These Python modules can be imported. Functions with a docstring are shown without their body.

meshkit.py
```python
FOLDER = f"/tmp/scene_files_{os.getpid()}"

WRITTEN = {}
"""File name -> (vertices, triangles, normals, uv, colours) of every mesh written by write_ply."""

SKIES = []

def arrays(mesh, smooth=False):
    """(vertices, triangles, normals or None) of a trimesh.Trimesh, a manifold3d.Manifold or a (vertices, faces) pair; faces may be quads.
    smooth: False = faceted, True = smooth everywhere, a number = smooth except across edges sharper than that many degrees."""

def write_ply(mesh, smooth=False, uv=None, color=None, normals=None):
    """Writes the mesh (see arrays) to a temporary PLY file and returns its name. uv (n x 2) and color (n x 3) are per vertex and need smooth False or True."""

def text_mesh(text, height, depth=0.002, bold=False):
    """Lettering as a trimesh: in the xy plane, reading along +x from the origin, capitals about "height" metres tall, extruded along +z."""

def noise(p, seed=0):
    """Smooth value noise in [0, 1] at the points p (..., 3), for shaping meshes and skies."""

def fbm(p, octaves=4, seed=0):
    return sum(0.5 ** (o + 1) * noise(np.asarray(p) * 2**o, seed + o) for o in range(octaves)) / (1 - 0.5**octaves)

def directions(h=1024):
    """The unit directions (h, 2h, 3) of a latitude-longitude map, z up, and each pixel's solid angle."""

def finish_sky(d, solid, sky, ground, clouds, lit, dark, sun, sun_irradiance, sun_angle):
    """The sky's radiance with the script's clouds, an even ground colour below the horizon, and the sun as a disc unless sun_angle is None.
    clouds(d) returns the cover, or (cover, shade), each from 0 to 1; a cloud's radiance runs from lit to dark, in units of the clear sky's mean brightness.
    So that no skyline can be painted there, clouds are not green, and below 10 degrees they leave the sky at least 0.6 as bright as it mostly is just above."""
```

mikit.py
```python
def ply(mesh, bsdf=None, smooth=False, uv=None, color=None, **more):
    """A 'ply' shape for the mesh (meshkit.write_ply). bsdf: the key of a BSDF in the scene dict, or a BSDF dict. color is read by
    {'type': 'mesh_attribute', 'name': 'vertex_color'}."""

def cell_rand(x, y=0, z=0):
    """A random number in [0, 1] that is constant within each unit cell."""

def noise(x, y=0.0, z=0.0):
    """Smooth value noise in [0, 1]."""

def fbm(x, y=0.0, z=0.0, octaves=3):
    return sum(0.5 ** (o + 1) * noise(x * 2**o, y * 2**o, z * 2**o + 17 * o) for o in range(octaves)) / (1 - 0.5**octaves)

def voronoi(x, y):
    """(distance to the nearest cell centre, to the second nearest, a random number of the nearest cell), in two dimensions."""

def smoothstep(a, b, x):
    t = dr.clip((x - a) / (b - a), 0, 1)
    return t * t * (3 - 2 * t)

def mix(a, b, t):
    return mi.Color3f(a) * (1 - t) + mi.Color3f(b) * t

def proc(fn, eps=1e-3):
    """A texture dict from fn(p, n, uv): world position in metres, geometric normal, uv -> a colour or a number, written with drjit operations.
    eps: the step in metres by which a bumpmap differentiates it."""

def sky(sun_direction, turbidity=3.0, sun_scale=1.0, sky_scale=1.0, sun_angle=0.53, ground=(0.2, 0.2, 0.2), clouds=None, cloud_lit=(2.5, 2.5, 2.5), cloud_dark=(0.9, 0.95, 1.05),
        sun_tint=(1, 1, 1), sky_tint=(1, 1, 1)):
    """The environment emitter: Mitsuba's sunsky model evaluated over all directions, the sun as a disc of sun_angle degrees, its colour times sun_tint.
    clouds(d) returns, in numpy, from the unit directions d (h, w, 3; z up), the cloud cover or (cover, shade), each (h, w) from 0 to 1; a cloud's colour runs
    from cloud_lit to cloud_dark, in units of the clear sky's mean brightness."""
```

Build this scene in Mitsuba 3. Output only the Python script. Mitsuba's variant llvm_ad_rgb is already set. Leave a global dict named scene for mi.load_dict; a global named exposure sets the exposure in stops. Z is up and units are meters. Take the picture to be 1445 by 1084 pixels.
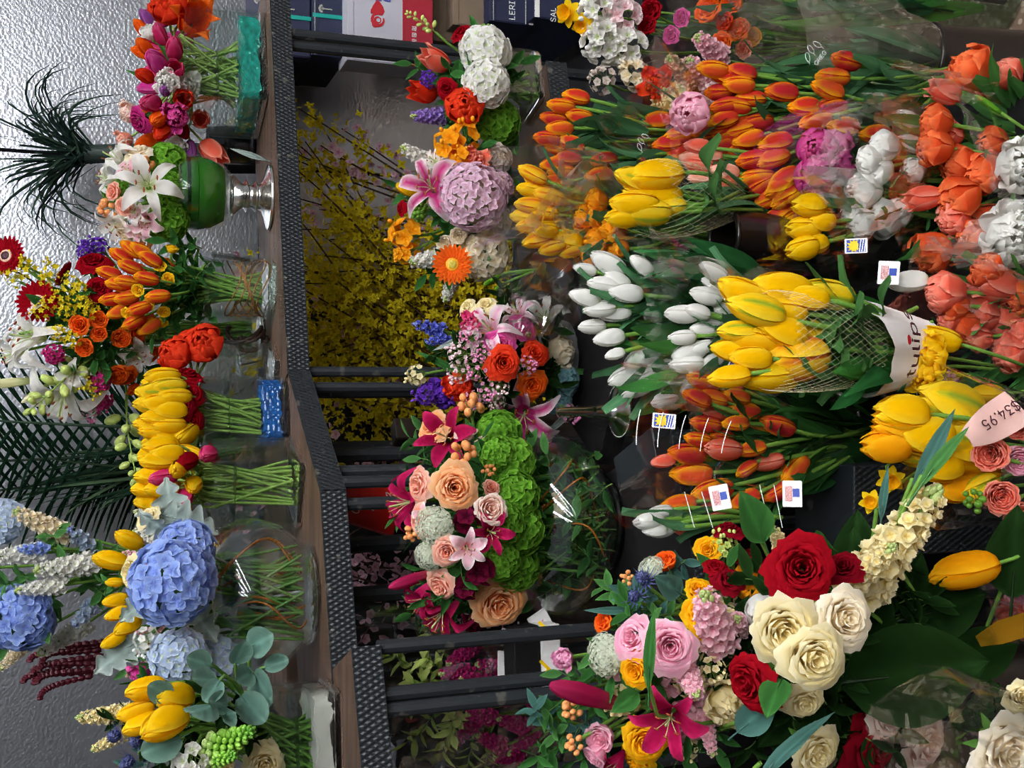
import math, numpy as np, trimesh, mitsuba as mi, mikit, meshkit
from shapely.geometry import Polygon, Point, box as sbox
from shapely.ops import unary_union
T = mi.ScalarTransform4f
scene, labels = {}, {}
# ---------------------------------------------------------------- camera (the phone was held on its side: world up is the picture's left)
EYE = np.array([0.0, 0.0, 1.65]); PITCH = math.radians(20.0); F = 1549.0
cp, sp = math.cos(PITCH), math.sin(PITCH)
FWD = np.array([0, cp, -sp]); UPV = np.array([0, sp, cp])
scene['camera'] = {'type': 'perspective', 'fov_axis': 'x', 'fov': 2 * math.degrees(math.atan(722.5 / F)), 'near_clip': 0.05, 'far_clip': 60.0,
                   'to_world': T().look_at(origin=EYE.tolist(), target=(EYE + FWD).tolist(), up=[1, 0, 0])}
# ---------------------------------------------------------------- light: overcast daylight from the street, three shop tubes overhead, an added dark wall behind the camera
def clouds(d):
    n = meshkit.fbm(d * 2.2, 4, 5)
    return np.clip(0.85 + 0.3 * (n - 0.5), 0, 1), np.clip(0.25 + 0.5 * n, 0, 1)
scene['sky'] = mikit.sky((0.45, -0.55, 0.75), turbidity=4.0, sun_scale=0.16, sun_angle=30, ground=(0.14, 0.13, 0.12), clouds=clouds, cloud_lit=(1.9, 1.95, 2.05), cloud_dark=(1.0, 1.05, 1.15))
exposure = 0.5
TUBE_RADIANCE = 42.0
ROOF = False
# ---------------------------------------------------------------- helpers
def ray(px, py):
    return FWD + np.array([1.0, 0, 0]) * ((542.0 - py) / F) + UPV * ((722.5 - px) / F)
def at(px, py, Y):
    d = ray(px, py); return EYE + d * (Y / d[1])
def at_z(px, py, z):
    d = ray(px, py); return EYE + d * ((z - EYE[2]) / d[2])
def mpp(p):
    return float(np.dot(p - EYE, FWD)) / F          # metres per pixel at a point
def nrm(v):
    v = np.asarray(v, float); return v / (np.linalg.norm(v) + 1e-12)
def ax(r, t, u): return nrm([r, -t, u])
def lin(h):
    h = h.lstrip('#'); c = np.array([int(h[i:i + 2], 16) for i in (0, 2, 4)]) / 255.0
    return np.where(c < 0.04045, c / 12.92, ((c + 0.055) / 1.055) ** 2.4)
def frame(p, axis, s=1.0, roll=0.0):
    z = nrm(axis); a = np.array([0, 0, 1.0]) if abs(z[2]) < 0.95 else np.array([0, 1.0, 0])
    x = nrm(np.cross(a, z)); y = np.cross(z, x); c, q = math.cos(roll), math.sin(roll)
    m = np.eye(4); m[:3, 0] = s * (c * x + q * y); m[:3, 1] = s * (-q * x + c * y); m[:3, 2] = s * z; m[:3, 3] = p
    return m
def basis(p, x, y):
    x = nrm(x); z = nrm(np.cross(x, y)); y = np.cross(z, x); m = np.eye(4); m[:3, 0], m[:3, 1], m[:3, 2], m[:3, 3] = x, y, z, p; return m
def TR(m): return T(np.asarray(m, float).tolist())
def ss(a, b, x):
    t = np.clip((x - a) / (b - a), 0, 1); return t * t * (3 - 2 * t)
used = {}
def numbered(name):
    n = used.get(name, 0); used[name] = n + 1
    return name if n == 0 else f'{name}_{n:03d}'
def pname(parent, name):
    k = f'{parent}__{name}'; i = 0
    while k in scene:
        i += 1; k = f'{parent}__{name}_{i:03d}'
    return k
def tag(key, label, cat, group=None, kind=None):
    labels[key] = {'label': label, 'category': cat}
    if group: labels[key]['group'] = group
    if kind: labels[key]['kind'] = kind
def part(parent, name, mesh, bsdf, smooth=False, color=None, label=None, kind=None, m=None):
    k = pname(parent, name); more = {} if m is None else {'to_world': TR(m)}
    scene[k] = mikit.ply(mesh, bsdf, smooth, uv=None if color is None else color.uv(), **more)
    if label or kind:
        labels[k] = {}
        if label: labels[k]['label'] = label
        if kind: labels[k]['kind'] = kind
    return k
def struct(name, mesh, bsdf, smooth=False):
    scene[name] = mikit.ply(mesh, bsdf, smooth); labels[name] = {'kind': 'structure'}
def cbox(lo, hi, ch=0.0015):
    """A box with chamfered edges."""
    lo, hi = np.asarray(lo, float), np.asarray(hi, float); c = min(ch, 0.3 * float((hi - lo).min())); pts = []
    for x in (0, 1):
        for y in (0, 1):
            for z in (0, 1):
                q = np.where([x, y, z], hi, lo); s = np.where([x, y, z], -c, c)
                for k in range(3):
                    o = s.copy(); o[k] = 0; pts.append(q + o)
    return trimesh.convex.convex_hull(np.array(pts))
def prism_xy(poly, z0, z1):
    m = trimesh.creation.extrude_polygon(poly, z1 - z0, engine='earcut'); m.apply_translation([0, 0, z0]); return m
def cat(ms): return trimesh.util.concatenate(ms)
def tube(pts, rad, sides=5, cap=True):
    p = np.asarray(pts, float); n = len(p); t = np.gradient(p, axis=0); t /= np.linalg.norm(t, axis=1, keepdims=True) + 1e-12
    ref = np.array([0, 0, 1.0]) if abs(nrm(p[-1] - p[0])[2]) < 0.9 else np.array([1.0, 0, 0])
    a = np.cross(t, ref); a /= np.linalg.norm(a, axis=1, keepdims=True) + 1e-12; b = np.cross(t, a)
    an = np.arange(sides) * 2 * np.pi / sides; r = np.broadcast_to(rad, (n,))[:, None, None]
    v = (p[:, None] + r * (np.cos(an)[None, :, None] * a[:, None] + np.sin(an)[None, :, None] * b[:, None])).reshape(-1, 3)
    i, j = np.meshgrid(np.arange(n - 1), np.arange(sides), indexing='ij'); k = (j + 1) % sides
    q = np.stack([i * sides + j, i * sides + k, (i + 1) * sides + k, (i + 1) * sides + j], -1).reshape(-1, 4)
    f = np.vstack([q[:, [0, 2, 1]], q[:, [0, 3, 2]]])
    if cap:
        e = (n - 1) * sides
        f = np.vstack([f, [[0, x, x + 1] for x in range(1, sides - 1)], [[e, e + x + 1, e + x] for x in range(1, sides - 1)]])
    return trimesh.Trimesh(v, f, process=False)
def bez(p0, p1, p2, p3, n=10):
    t = np.linspace(0, 1, n)[:, None]
    return (1 - t) ** 3 * p0 + 3 * (1 - t) ** 2 * t * p1 + 3 * (1 - t) * t * t * p2 + t ** 3 * p3
def lathe(prof, n=32, jit=None):
    """Surface of revolution about z through (r, z) points, open."""
    pr = np.asarray(prof, float); an = np.arange(n) * 2 * np.pi / n
    v = np.stack([pr[:, 0, None] * np.cos(an), pr[:, 0, None] * np.sin(an), np.broadcast_to(pr[:, 1, None], (len(pr), n))], -1)
    if jit is not None: v = jit(v)
    i, j = np.meshgrid(np.arange(len(pr) - 1), np.arange(n), indexing='ij'); k = (j + 1) % n
    q = np.stack([i * n + j, i * n + k, (i + 1) * n + k, (i + 1) * n + j], -1).reshape(-1, 4)
    return trimesh.Trimesh(v.reshape(-1, 3), np.vstack([q[:, [0, 1, 2]], q[:, [0, 2, 3]]]), process=False)
def moved(mesh, p):
    m = mesh.copy(); m.apply_translation(p); return m
def grid(fn, nu, nv):
    U, V = np.meshgrid(np.linspace(0, 1, nu + 1), np.linspace(-1, 1, nv + 1), indexing='ij')
    P = fn(U, V).reshape(-1, 3); i, j = np.meshgrid(np.arange(nu), np.arange(nv), indexing='ij'); w = nv + 1
    q = np.stack([i * w + j, (i + 1) * w + j, (i + 1) * w + j + 1, i * w + j + 1], -1).reshape(-1, 4)
    return (P, np.vstack([q[:, [0, 1, 2]], q[:, [0, 2, 3]]])), U.ravel(), V.ravel()
# ---------------------------------------------------------------- materials
TABLE = []
def vertexcolour(p, n, uv):
    # a palette row (whole part of v) read between its three colours (u), brightened by the rest of v: the meshes' own colours
    import drjit as dr
    if not TABLE: TABLE.extend(mi.Float(np.array(PAL)[:, :, k].ravel().astype(np.float32)) for k in range(3))
    row = dr.clip(dr.floor(uv.y), 0, len(PAL) - 1); b = (uv.y - row) * 2; t = dr.clip(uv.x, 0, 1) * 2; lo = dr.minimum(dr.floor(t), 1); f = t - lo; i = mi.UInt32(row * 3 + lo)
    return mi.Color3f(*[dr.lerp(dr.gather(mi.Float, T_, i), dr.gather(mi.Float, T_, i + 1), f) * b for T_ in TABLE])
VC = mikit.proc(vertexcolour)
scene['m_petal'] = {'type': 'principledthin', 'base_color': VC, 'roughness': 0.55, 'spec_trans': 0.0, 'diff_trans': 0.7, 'eta': 1.35}
scene['m_leaf'] = {'type': 'principledthin', 'base_color': VC, 'roughness': 0.38, 'spec_trans': 0.0, 'diff_trans': 0.45, 'eta': 1.45}
scene['m_stem'] = {'type': 'twosided', 'b': {'type': 'principled', 'base_color': VC, 'roughness': 0.5, 'specular': 0.4}}
def rgb(h): return {'type': 'rgb', 'value': lin(h).tolist()}
def plain(key, h, rough=0.5, **k):
    scene[key] = {'type': 'twosided', 'b': {'type': 'principled', 'base_color': rgb(h), 'roughness': rough, **k}}
    return key
def glass(key, r=1.0, t=(1, 1, 1), ior=1.5):
    scene[key] = {'type': 'thindielectric', 'int_ior': ior, 'specular_reflectance': {'type': 'rgb', 'value': [r] * 3}, 'specular_transmittance': {'type': 'rgb', 'value': list(t)}}
glass('m_glass', 1.0, (0.97, 0.99, 0.98)); glass('m_glass_green', 1.0, (0.72, 0.80, 0.72)); glass('m_film', 1.0, (0.985, 0.985, 0.985), 1.6)
scene['m_solid_glass'] = {'type': 'dielectric', 'int_ior': 1.5, 'specular_transmittance': {'type': 'rgb', 'value': [0.97, 0.99, 0.98]}}
glass('m_water', 0.5, (0.9, 0.97, 0.93), 1.2)
glass('m_glass_dark', 1.0, (0.16, 0.17, 0.18))
scene['m_silver'] = {'type': 'roughconductor', 'material': 'Ag', 'alpha': 0.07}
def paintwear(p, n, uv):
    q = mikit.fbm(p.x * 60, p.y * 60, p.z * 60, 3); return mikit.mix((0.012, 0.015, 0.018), (0.07, 0.068, 0.06), mikit.smoothstep(0.66, 0.8, q))
def honey(p, n, uv):
    # embossed hexagon-like dimples: rows of staggered cells, about 8 mm apart
    import drjit as dr
    a, b = (p.x + 0.35 * p.y) / 0.0075, p.z / 0.0065
    return 0.5 + 0.5 * dr.sin(2 * math.pi * (a + 0.5 * dr.floor(b))) * dr.sin(math.pi * (b - dr.floor(b)))
scene['m_black_emboss'] = {'type': 'twosided', 'b': {'type': 'bumpmap', 'scale': 0.0024, 'tex': mikit.proc(honey, 5e-4), 'b': {'type': 'principled', 'base_color': mikit.proc(paintwear), 'roughness': 0.5, 'specular': 0.4}}}
scene['m_black_paint'] = {'type': 'twosided', 'b': {'type': 'principled', 'base_color': mikit.proc(paintwear), 'roughness': 0.5, 'specular': 0.4}}
def rawwood(p, n, uv):
    q = mikit.fbm(p.x * 9, p.y * 60, p.z * 70, 4); return mikit.mix((0.025, 0.014, 0.009), (0.10, 0.055, 0.033), q)
scene['m_wood'] = {'type': 'twosided', 'b': {'type': 'principled', 'base_color': mikit.proc(rawwood), 'roughness': 0.6}}
def greywood(p, n, uv):
    q = mikit.fbm(p.x * 40, p.y * 40, p.z * 8, 4); return mikit.mix((0.06, 0.06, 0.062), (0.32, 0.32, 0.33), q)
scene['m_greywood'] = {'type': 'twosided', 'b': {'type': 'bumpmap', 'scale': 0.002, 'tex': mikit.proc(lambda p, n, uv: mikit.fbm(p.x * 90, p.y * 90, p.z * 14, 3)), 'b': {'type': 'principled', 'base_color': mikit.proc(greywood), 'roughness': 0.7}}}
def pebble(p, n, uv):
    return mikit.fbm(p.x * 210, p.y * 210, p.z * 210, 2)
scene['m_panel'] = {'type': 'twosided', 'b': {'type': 'bumpmap', 'scale': 0.0007, 'tex': mikit.proc(pebble, 8e-4), 'b': {'type': 'principled', 'base_color': {'type': 'rgb', 'value': [0.58, 0.6, 0.64]}, 'metallic': 0.9, 'roughness': 0.3}}}
def terrazzo(p, n, uv):
    f1, f2, c = mikit.voronoi(p.x * 55, p.y * 55); chip = mikit.smoothstep(0.35, 0.25, f1)
    return mikit.mix((0.17, 0.115, 0.08), (0.5, 0.42, 0.34), chip * c)
scene['m_terrazzo'] = {'type': 'twosided', 'b': {'type': 'principled', 'base_color': mikit.proc(terrazzo), 'roughness': 0.45}}
plain('m_bucket', '#14100f', 0.22, specular=0.6); plain('m_roof', '#1e1e20', 0.9); plain('m_box_navy', '#1d2340', 0.7); plain('m_box_white', '#b9b9c4', 0.7)
plain('m_red', '#a11c30', 0.6); plain('m_card', '#7b6a59', 0.8); plain('m_teal', '#119c90', 0.4); plain('m_paleprint', '#a9a99f', 0.7); plain('m_dark', '#0d0c0d', 0.85, specular=0.2)
plain('m_ink_blue', '#4b52a0', 0.6); plain('m_logo_red', '#b8202c', 0.6); plain('m_white', '#eceae8', 0.55); plain('m_white_print', '#e9ecec', 0.5); plain('m_gold', '#d6a82c', 0.25, metallic=0.9)
plain('m_blue', '#2440a0', 0.4); plain('m_yellow', '#f2c80c', 0.5); plain('m_ink', '#3a1220', 0.5); plain('m_green_print', '#0f5a3c', 0.5); plain('m_pinkpaper', '#dcb2a8', 0.7)

def gel(key, a, b):
    scene[key] = {'type': 'twosided', 'b': {'type': 'bumpmap', 'scale': 0.002, 'tex': mikit.proc(lambda p, n, uv: mikit.noise(p.x * 260, p.y * 260, p.z * 260), 5e-4), 'b': {'type': 'principled', 'roughness': 0.15, 'specular': 0.8, 'base_color': mikit.proc(lambda p, n, uv: mikit.mix(lin(a).tolist(), lin(b).tolist(), mikit.fbm(p.x * 120, p.y * 120, p.z * 120, 2)))}}}
gel('m_gel_blue', '#06306c', '#1468b8'); gel('m_gel_teal', '#085a52', '#1fae9c'); plain('m_stone', '#b8b4ac', 0.8); plain('m_grey', '#55585e', 0.6); plain('m_net', '#e6dfb8', 0.5)
plain('m_redfoil', '#b3160f', 0.25, specular=0.7)
# ---------------------------------------------------------------- flower heads: each kind is a group of parts of unit size, centred at its own origin, opening along +z
GREEN, DKGREEN, PALEGREEN = '#5f9a3a', '#23552a', '#a9c46a'
groups = {}
class Col:
    """Per-vertex colour kept as (place between the base, middle and edge colour of a palette row, row, brightness)."""
    def __init__(s, a): s.a = np.array(a, float)
    def __mul__(s, k):
        b = s.a.copy(); b[:, 2] = b[:, 2] * np.asarray(k, float).reshape(-1); return Col(b)
    def __len__(s): return len(s.a)
    def uv(s): return np.column_stack([s.a[:, 0], s.a[:, 1] + np.clip(s.a[:, 2] * 0.5, 0.002, 0.998)])
def vcat(cs): return Col(np.vstack([c.a for c in cs]))
PAL, ROWS = [], {}
def prow(base, mid, edge):
    k = (base, mid, edge)
    if k not in ROWS: ROWS[k] = len(PAL); PAL.append([lin(base), lin(mid), lin(edge)])
    return ROWS[k]
def flat(h, n): return Col(np.column_stack([np.full(n, 0.5), np.full(n, prow(h, h, h)), np.ones(n)]))
def colored(mesh, h): return flat(h, len(mesh[0]) if isinstance(mesh, tuple) else len(mesh.vertices))
def colr(U, V, mid, edge=None, base=None, tip=None, e0=0.45, e1=1.0, jit=0.08, seed=0, streak=None):
    we = wb = np.zeros(len(U))
    if edge: we = ss(e0, e1, np.maximum(np.abs(V), 1.1 * ss(0.5, 1.0, U) * U))
    if tip: we = np.maximum(we, ss(0.65, 1.0, U))
    if streak: wb = ss(0.35, 0.0, np.abs(V)) * ss(0.0, 0.25, U) * ss(1.0, 0.6, U)
    elif base: wb = ss(0.35, 0.0, U)
    row = prow(streak or base or mid, mid, edge or tip or mid)
    return Col(np.column_stack([0.5 + 0.5 * we * (1 - wb) - 0.5 * wb, np.full(len(U), row), np.full(len(U), 1 + jit * (np.random.default_rng(seed).random() - 0.5) * 2)]))
def patch(L, W, nu=4, nv=2, cup=0.2, bend=0.0, wf=None, tilt=0.0, seed=0, ruf=0.0):
    """A petal or leaf lying along +x from the origin, width W, curving up by bend."""
    wf = wf or (lambda u: np.sin(np.pi * np.clip(u * 0.93 + 0.05, 0, 1)) ** 0.75)
    ph = seed * 1.7
    def fn(U, V):
        x = L * U; y = V * W * 0.5 * wf(U); z = bend * L * U * U + cup * W * (V * V - 0.3) * wf(U) + ruf * W * np.sin(9 * U + 5 * V + ph) * np.abs(V) * U
        c, s = math.cos(tilt), math.sin(tilt)
        return np.stack([x * c - z * s, y, x * s + z * c], -1)
    return grid(fn, nu, nv)
def rotz(m, a, p=(0, 0, 0), s=1.0):
    v, f = m; c, q = math.cos(a), math.sin(a); R = np.array([[c, -q, 0], [q, c, 0], [0, 0, 1]])
    return (s * (v @ R.T) + np.asarray(p), f)
def cuppetal(r, z, w, a0, nu=5, nv=4, edge=0.0, ruf=0.0, seed=0):
    """A petal on a surface of revolution: r, z, w are tables (radius, height, half width) along it."""
    uu = np.linspace(0, 1, len(r)); ph = seed * 2.1
    def fn(U, V):
        R = np.interp(U, uu, r); Z = np.interp(U, uu, z); W = np.interp(U, uu, w)
        a = a0 + np.clip(V * W / np.maximum(R, 0.05), -1.7, 1.7)
        R = R + edge * V * V * U + ruf * np.sin(7 * V + ph) * U * U; Z = Z - 0.06 * V * V * U + ruf * np.sin(11 * V + ph + 1) * U
        return np.stack([R * np.cos(a), R * np.sin(a), Z], -1)
    return grid(fn, nu, nv)
def curvy(tab, k):
    n = len(tab); return np.interp(np.linspace(0, 1, k), np.linspace(0, 1, n), tab)
def ball(r, p=(0, 0, 0), sq=1.0, sub=1):
    m = trimesh.creation.icosphere(subdivisions=sub, radius=r); m.apply_scale([1, 1, sq]); m.apply_translation(p); return m
def tulip_parts(c, open_=0.0, seed=0, fat=1.0):
    out = []; r0 = [0.03, 0.16, 0.24, 0.265, 0.24, 0.165, 0.045 + open_]; zz = [-0.5, -0.46, -0.3, -0.05, 0.2, 0.4, 0.52]; w0 = [0.05, 0.14, 0.235, 0.265, 0.225, 0.13, 0.01]
    rr = np.random.default_rng(seed)
    for k in range(6):
        inner = k >= 3; s = 0.88 if inner else 1.0
        (m, U, V) = cuppetal([fat * s * (x + open_ * 0.5 * i / 6) for i, x in enumerate(r0)], [q + (0.02 if inner else 0.0) + rr.uniform(-0.02, 0.02) * i / 6 for i, q in enumerate(zz)], [fat * q for q in w0], k * 2.0944 + (1.047 if inner else 0) + seed, 8, 6, -0.03 if inner else 0.055, 0.012, seed + k)
        out.append(('petal', m, colr(U, V, seed=seed + k, **c), 'm_petal'))
    return out
def double_parts(c, seed=0, openv=0.06, ruf=0.03, round_=1.0):
    out = []; rr = np.random.default_rng(seed)
    for lay, (n, s, o) in enumerate([(4, 0.42, 0.0), (5, 0.70, openv * 0.5), (5, 0.95, openv), (5, 1.12, openv * 1.6)]):
        top = 0.40 - 0.05 * lay
        for k in range(n):
            w_ = rr.uniform(0.85, 1.15); q = o * rr.uniform(0.3, 1.7)
            r = [0.03, 0.22 * s, 0.36 * s, 0.42 * s, 0.40 * s + q * 0.4, 0.29 * s + q * 0.9, 0.17 * s + q]; z = [-0.45, -0.38, -0.16, 0.08, top - 0.18, top - 0.03, top + rr.uniform(-0.03, 0.07)]
            (m, U, V) = cuppetal(r, z, [0.06, 0.18, 0.28 * w_, 0.32 * w_, 0.29 * w_, 0.2, 0.06], k * 2 * math.pi / n + lay * 0.7 + rr.uniform(-0.25, 0.25), 7, 5, 0.03 * rr.uniform(-1, 1.5), ruf, seed + k + 9 * lay)
            out.append(('petal', m, colr(U, V, seed=seed + k + 9 * lay, **c), 'm_petal'))
    return out
def rose_parts(c, N=22, seed=0, closed=0.0):
    out = []; rr = np.random.default_rng(seed)
    for k in range(N):
        t = k / (N - 1.0); a = k * 2.39996 + rr.uniform(-0.2, 0.2); R = 0.05 + 0.37 * t ** 0.95; top = 0.27 - 0.30 * t ** 1.6 * (1 - closed); fl = (0.03 + 0.17 * t ** 2) * (1 - closed)
        r = [0.03, R * 0.7, R * 0.97, R * 1.0, R + fl * 0.35, R + fl]; z = [-0.36, -0.3 + 0.06 * (1 - t), -0.1, 0.06, top * 0.85 + 0.02, top - 0.08 * t * t * (1 - closed)]
        W = 0.10 + 0.36 * t
        (m, U, V) = cuppetal(r, z, [W * 0.3, W * 0.8, W, W, W * 0.95, W * 0.42], a, 6, 4, 0.05 * t, 0.012 + 0.012 * t, seed + k)
        out.append(('petal', m, colr(U, V, seed=seed + k, **c), 'm_petal'))
    out = [(n_, (m_[0] * 0.8, m_[1]), c_, b_) for n_, m_, c_, b_ in out]
    for k in range(4):
        (m, U, V) = patch(0.30, 0.13, 3, 2, 0.1, -0.5); out.append(('sepal', rotz(m, k * 1.6 + 0.4, (0, 0, -0.29)), colr(U, V, '#4f7a34'), 'm_leaf'))
    return out
def ranun_parts(c, seed=0): return rose_parts(c, 26, seed, 0.62)[:26]
def lily_parts(c, seed=0, wide=0.24, rec=1.0, tubeh=0.3):
    out = []; rr = np.random.default_rng(seed)
    for k in range(6):
        b = rr.uniform(0.85, 1.15) * rec; inner = k % 2
        def fn(U, V, b=b, inner=inner, k=k):
            r = 0.03 + 0.52 * U ** 1.15; z = -tubeh + tubeh * 1.35 * np.sin(np.pi * np.clip(U * 0.62, 0, 1)) - 0.34 * b * U ** 4
            w = (wide if inner else wide * 0.72) * 0.5 * np.sin(np.pi * np.clip(U * 0.9 + 0.06, 0, 1)) ** 0.8
            return np.stack([r, V * w, z + 0.35 * w * V * V + 0.012 * np.sin(14 * U + k) * np.abs(V)], -1)
        (m, U, V) = grid(fn, 9, 4); out.append(('petal', rotz(m, k * 1.0472 + seed + rr.uniform(-0.1, 0.1)), colr(U, V, seed=seed + k, **c), 'm_petal'))
    for k in range(6):
        a = k * 1.0472 + 0.5 + seed; e = np.array([0.16 * math.cos(a), 0.16 * math.sin(a), 0.16]); p = bez(np.array([0, 0, -0.25]), np.array([0, 0, -0.05]), e * [0.6, 0.6, 0.4], e, 5)
        t = tube(p, 0.007, 3); out.append(('filament', (t.vertices, t.faces), colored(t, '#c9d39a'), 'm_stem'))
        an = ball(0.03, e, 1.0, 1); an.vertices = (an.vertices - e) * [0.5, 1.4, 0.5] + e; out.append(('filament__anther', (an.vertices, an.faces), colored(an, '#8a3c12'), 'm_stem'))
    t = tube([[0, 0, -0.28], [0.01, 0, 0], [0.03, 0.02, 0.24]], [0.014, 0.012, 0.018], 5); out.append(('pistil', (t.vertices, t.faces), colored(t, '#b9cf8a'), 'm_stem'))
    return out
def lathe_parts(name, prof, c, lobes=0, depth=0.0, n=18):
    def jit(v):
        if lobes:
            a = np.arange(n) * 2 * np.pi / n; k = 1 + depth * np.abs(np.cos(lobes * a / 2)); v[..., 0] *= k; v[..., 1] *= k
        return v
    m = lathe(prof, n, jit); z = m.vertices[:, 2]; U = (z - z.min()) / (np.ptp(z)); return [(name, (m.vertices, m.faces), colr(U, np.abs(np.sin(np.arctan2(m.vertices[:, 1], m.vertices[:, 0]) * 3)) * 0.6, **c), 'm_petal')]
def bud_parts(c, seed=0): return lathe_parts('bud', [(0.012, -0.5), (0.05, -0.46), (0.07, -0.3), (0.09, -0.05), (0.096, 0.15), (0.075, 0.35), (0.035, 0.47), (0.004, 0.5)], c, 6, 0.14, 24)
def dome_points(n, cover=0.62, seed=0):
    i = np.arange(n) + 0.5; z = 1 - i / n * 2 * cover; a = i * 2.39996 + seed; r = np.sqrt(np.maximum(0, 1 - z * z)); return np.stack([r * np.cos(a), r * np.sin(a), z], -1)
def floret4(size, c, seed=0, n=4, cup=0.15, W=0.62, bend=0.08):
    vs, fs, cs, o = [], [], [], 0
    for k in range(n):
        (m, U, V) = patch(size * 0.5, size * W, 3, 2, cup, bend, lambda u: np.clip(np.sin(np.pi * np.clip(u * 0.86 + 0.1, 0, 1)), 0, 1) ** 0.6, 0.12, seed + k)
        m = rotz(m, k * 2 * math.pi / n + seed * 0.7); vs.append(m[0]); fs.append(m[1] + o); cs.append(colr(U, V, seed=seed + k, **c)); o += len(m[0])
    return (np.vstack(vs), np.vstack(fs)), vcat(cs)
def hydr_parts(c, seed=0, n=80, fl=0.24, squash=0.85, core='#5d7a3a'):
    rr = np.random.default_rng(seed); out = []
    for k, d in enumerate(dome_points(n, 0.72, seed)):
        m, col = floret4(fl * rr.uniform(0.9, 1.25), c, k, 4, 0.2, 0.5, 0.02); R = frame(d * [0.45, 0.45, 0.45 * squash] * rr.uniform(0.9, 1.06), d + rr.normal(0, 0.18, 3), 1.0, rr.uniform(0, 6))
        out.append(('floret', (m[0] @ R[:3, :3].T + R[:3, 3], m[1]), col * rr.uniform(0.88, 1.08), 'm_petal'))
    b = ball(0.36, (0, 0, -0.03), squash, 2); out.append(('flower_head', (b.vertices, b.faces), colored(b, core), 'm_stem')); return out
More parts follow.
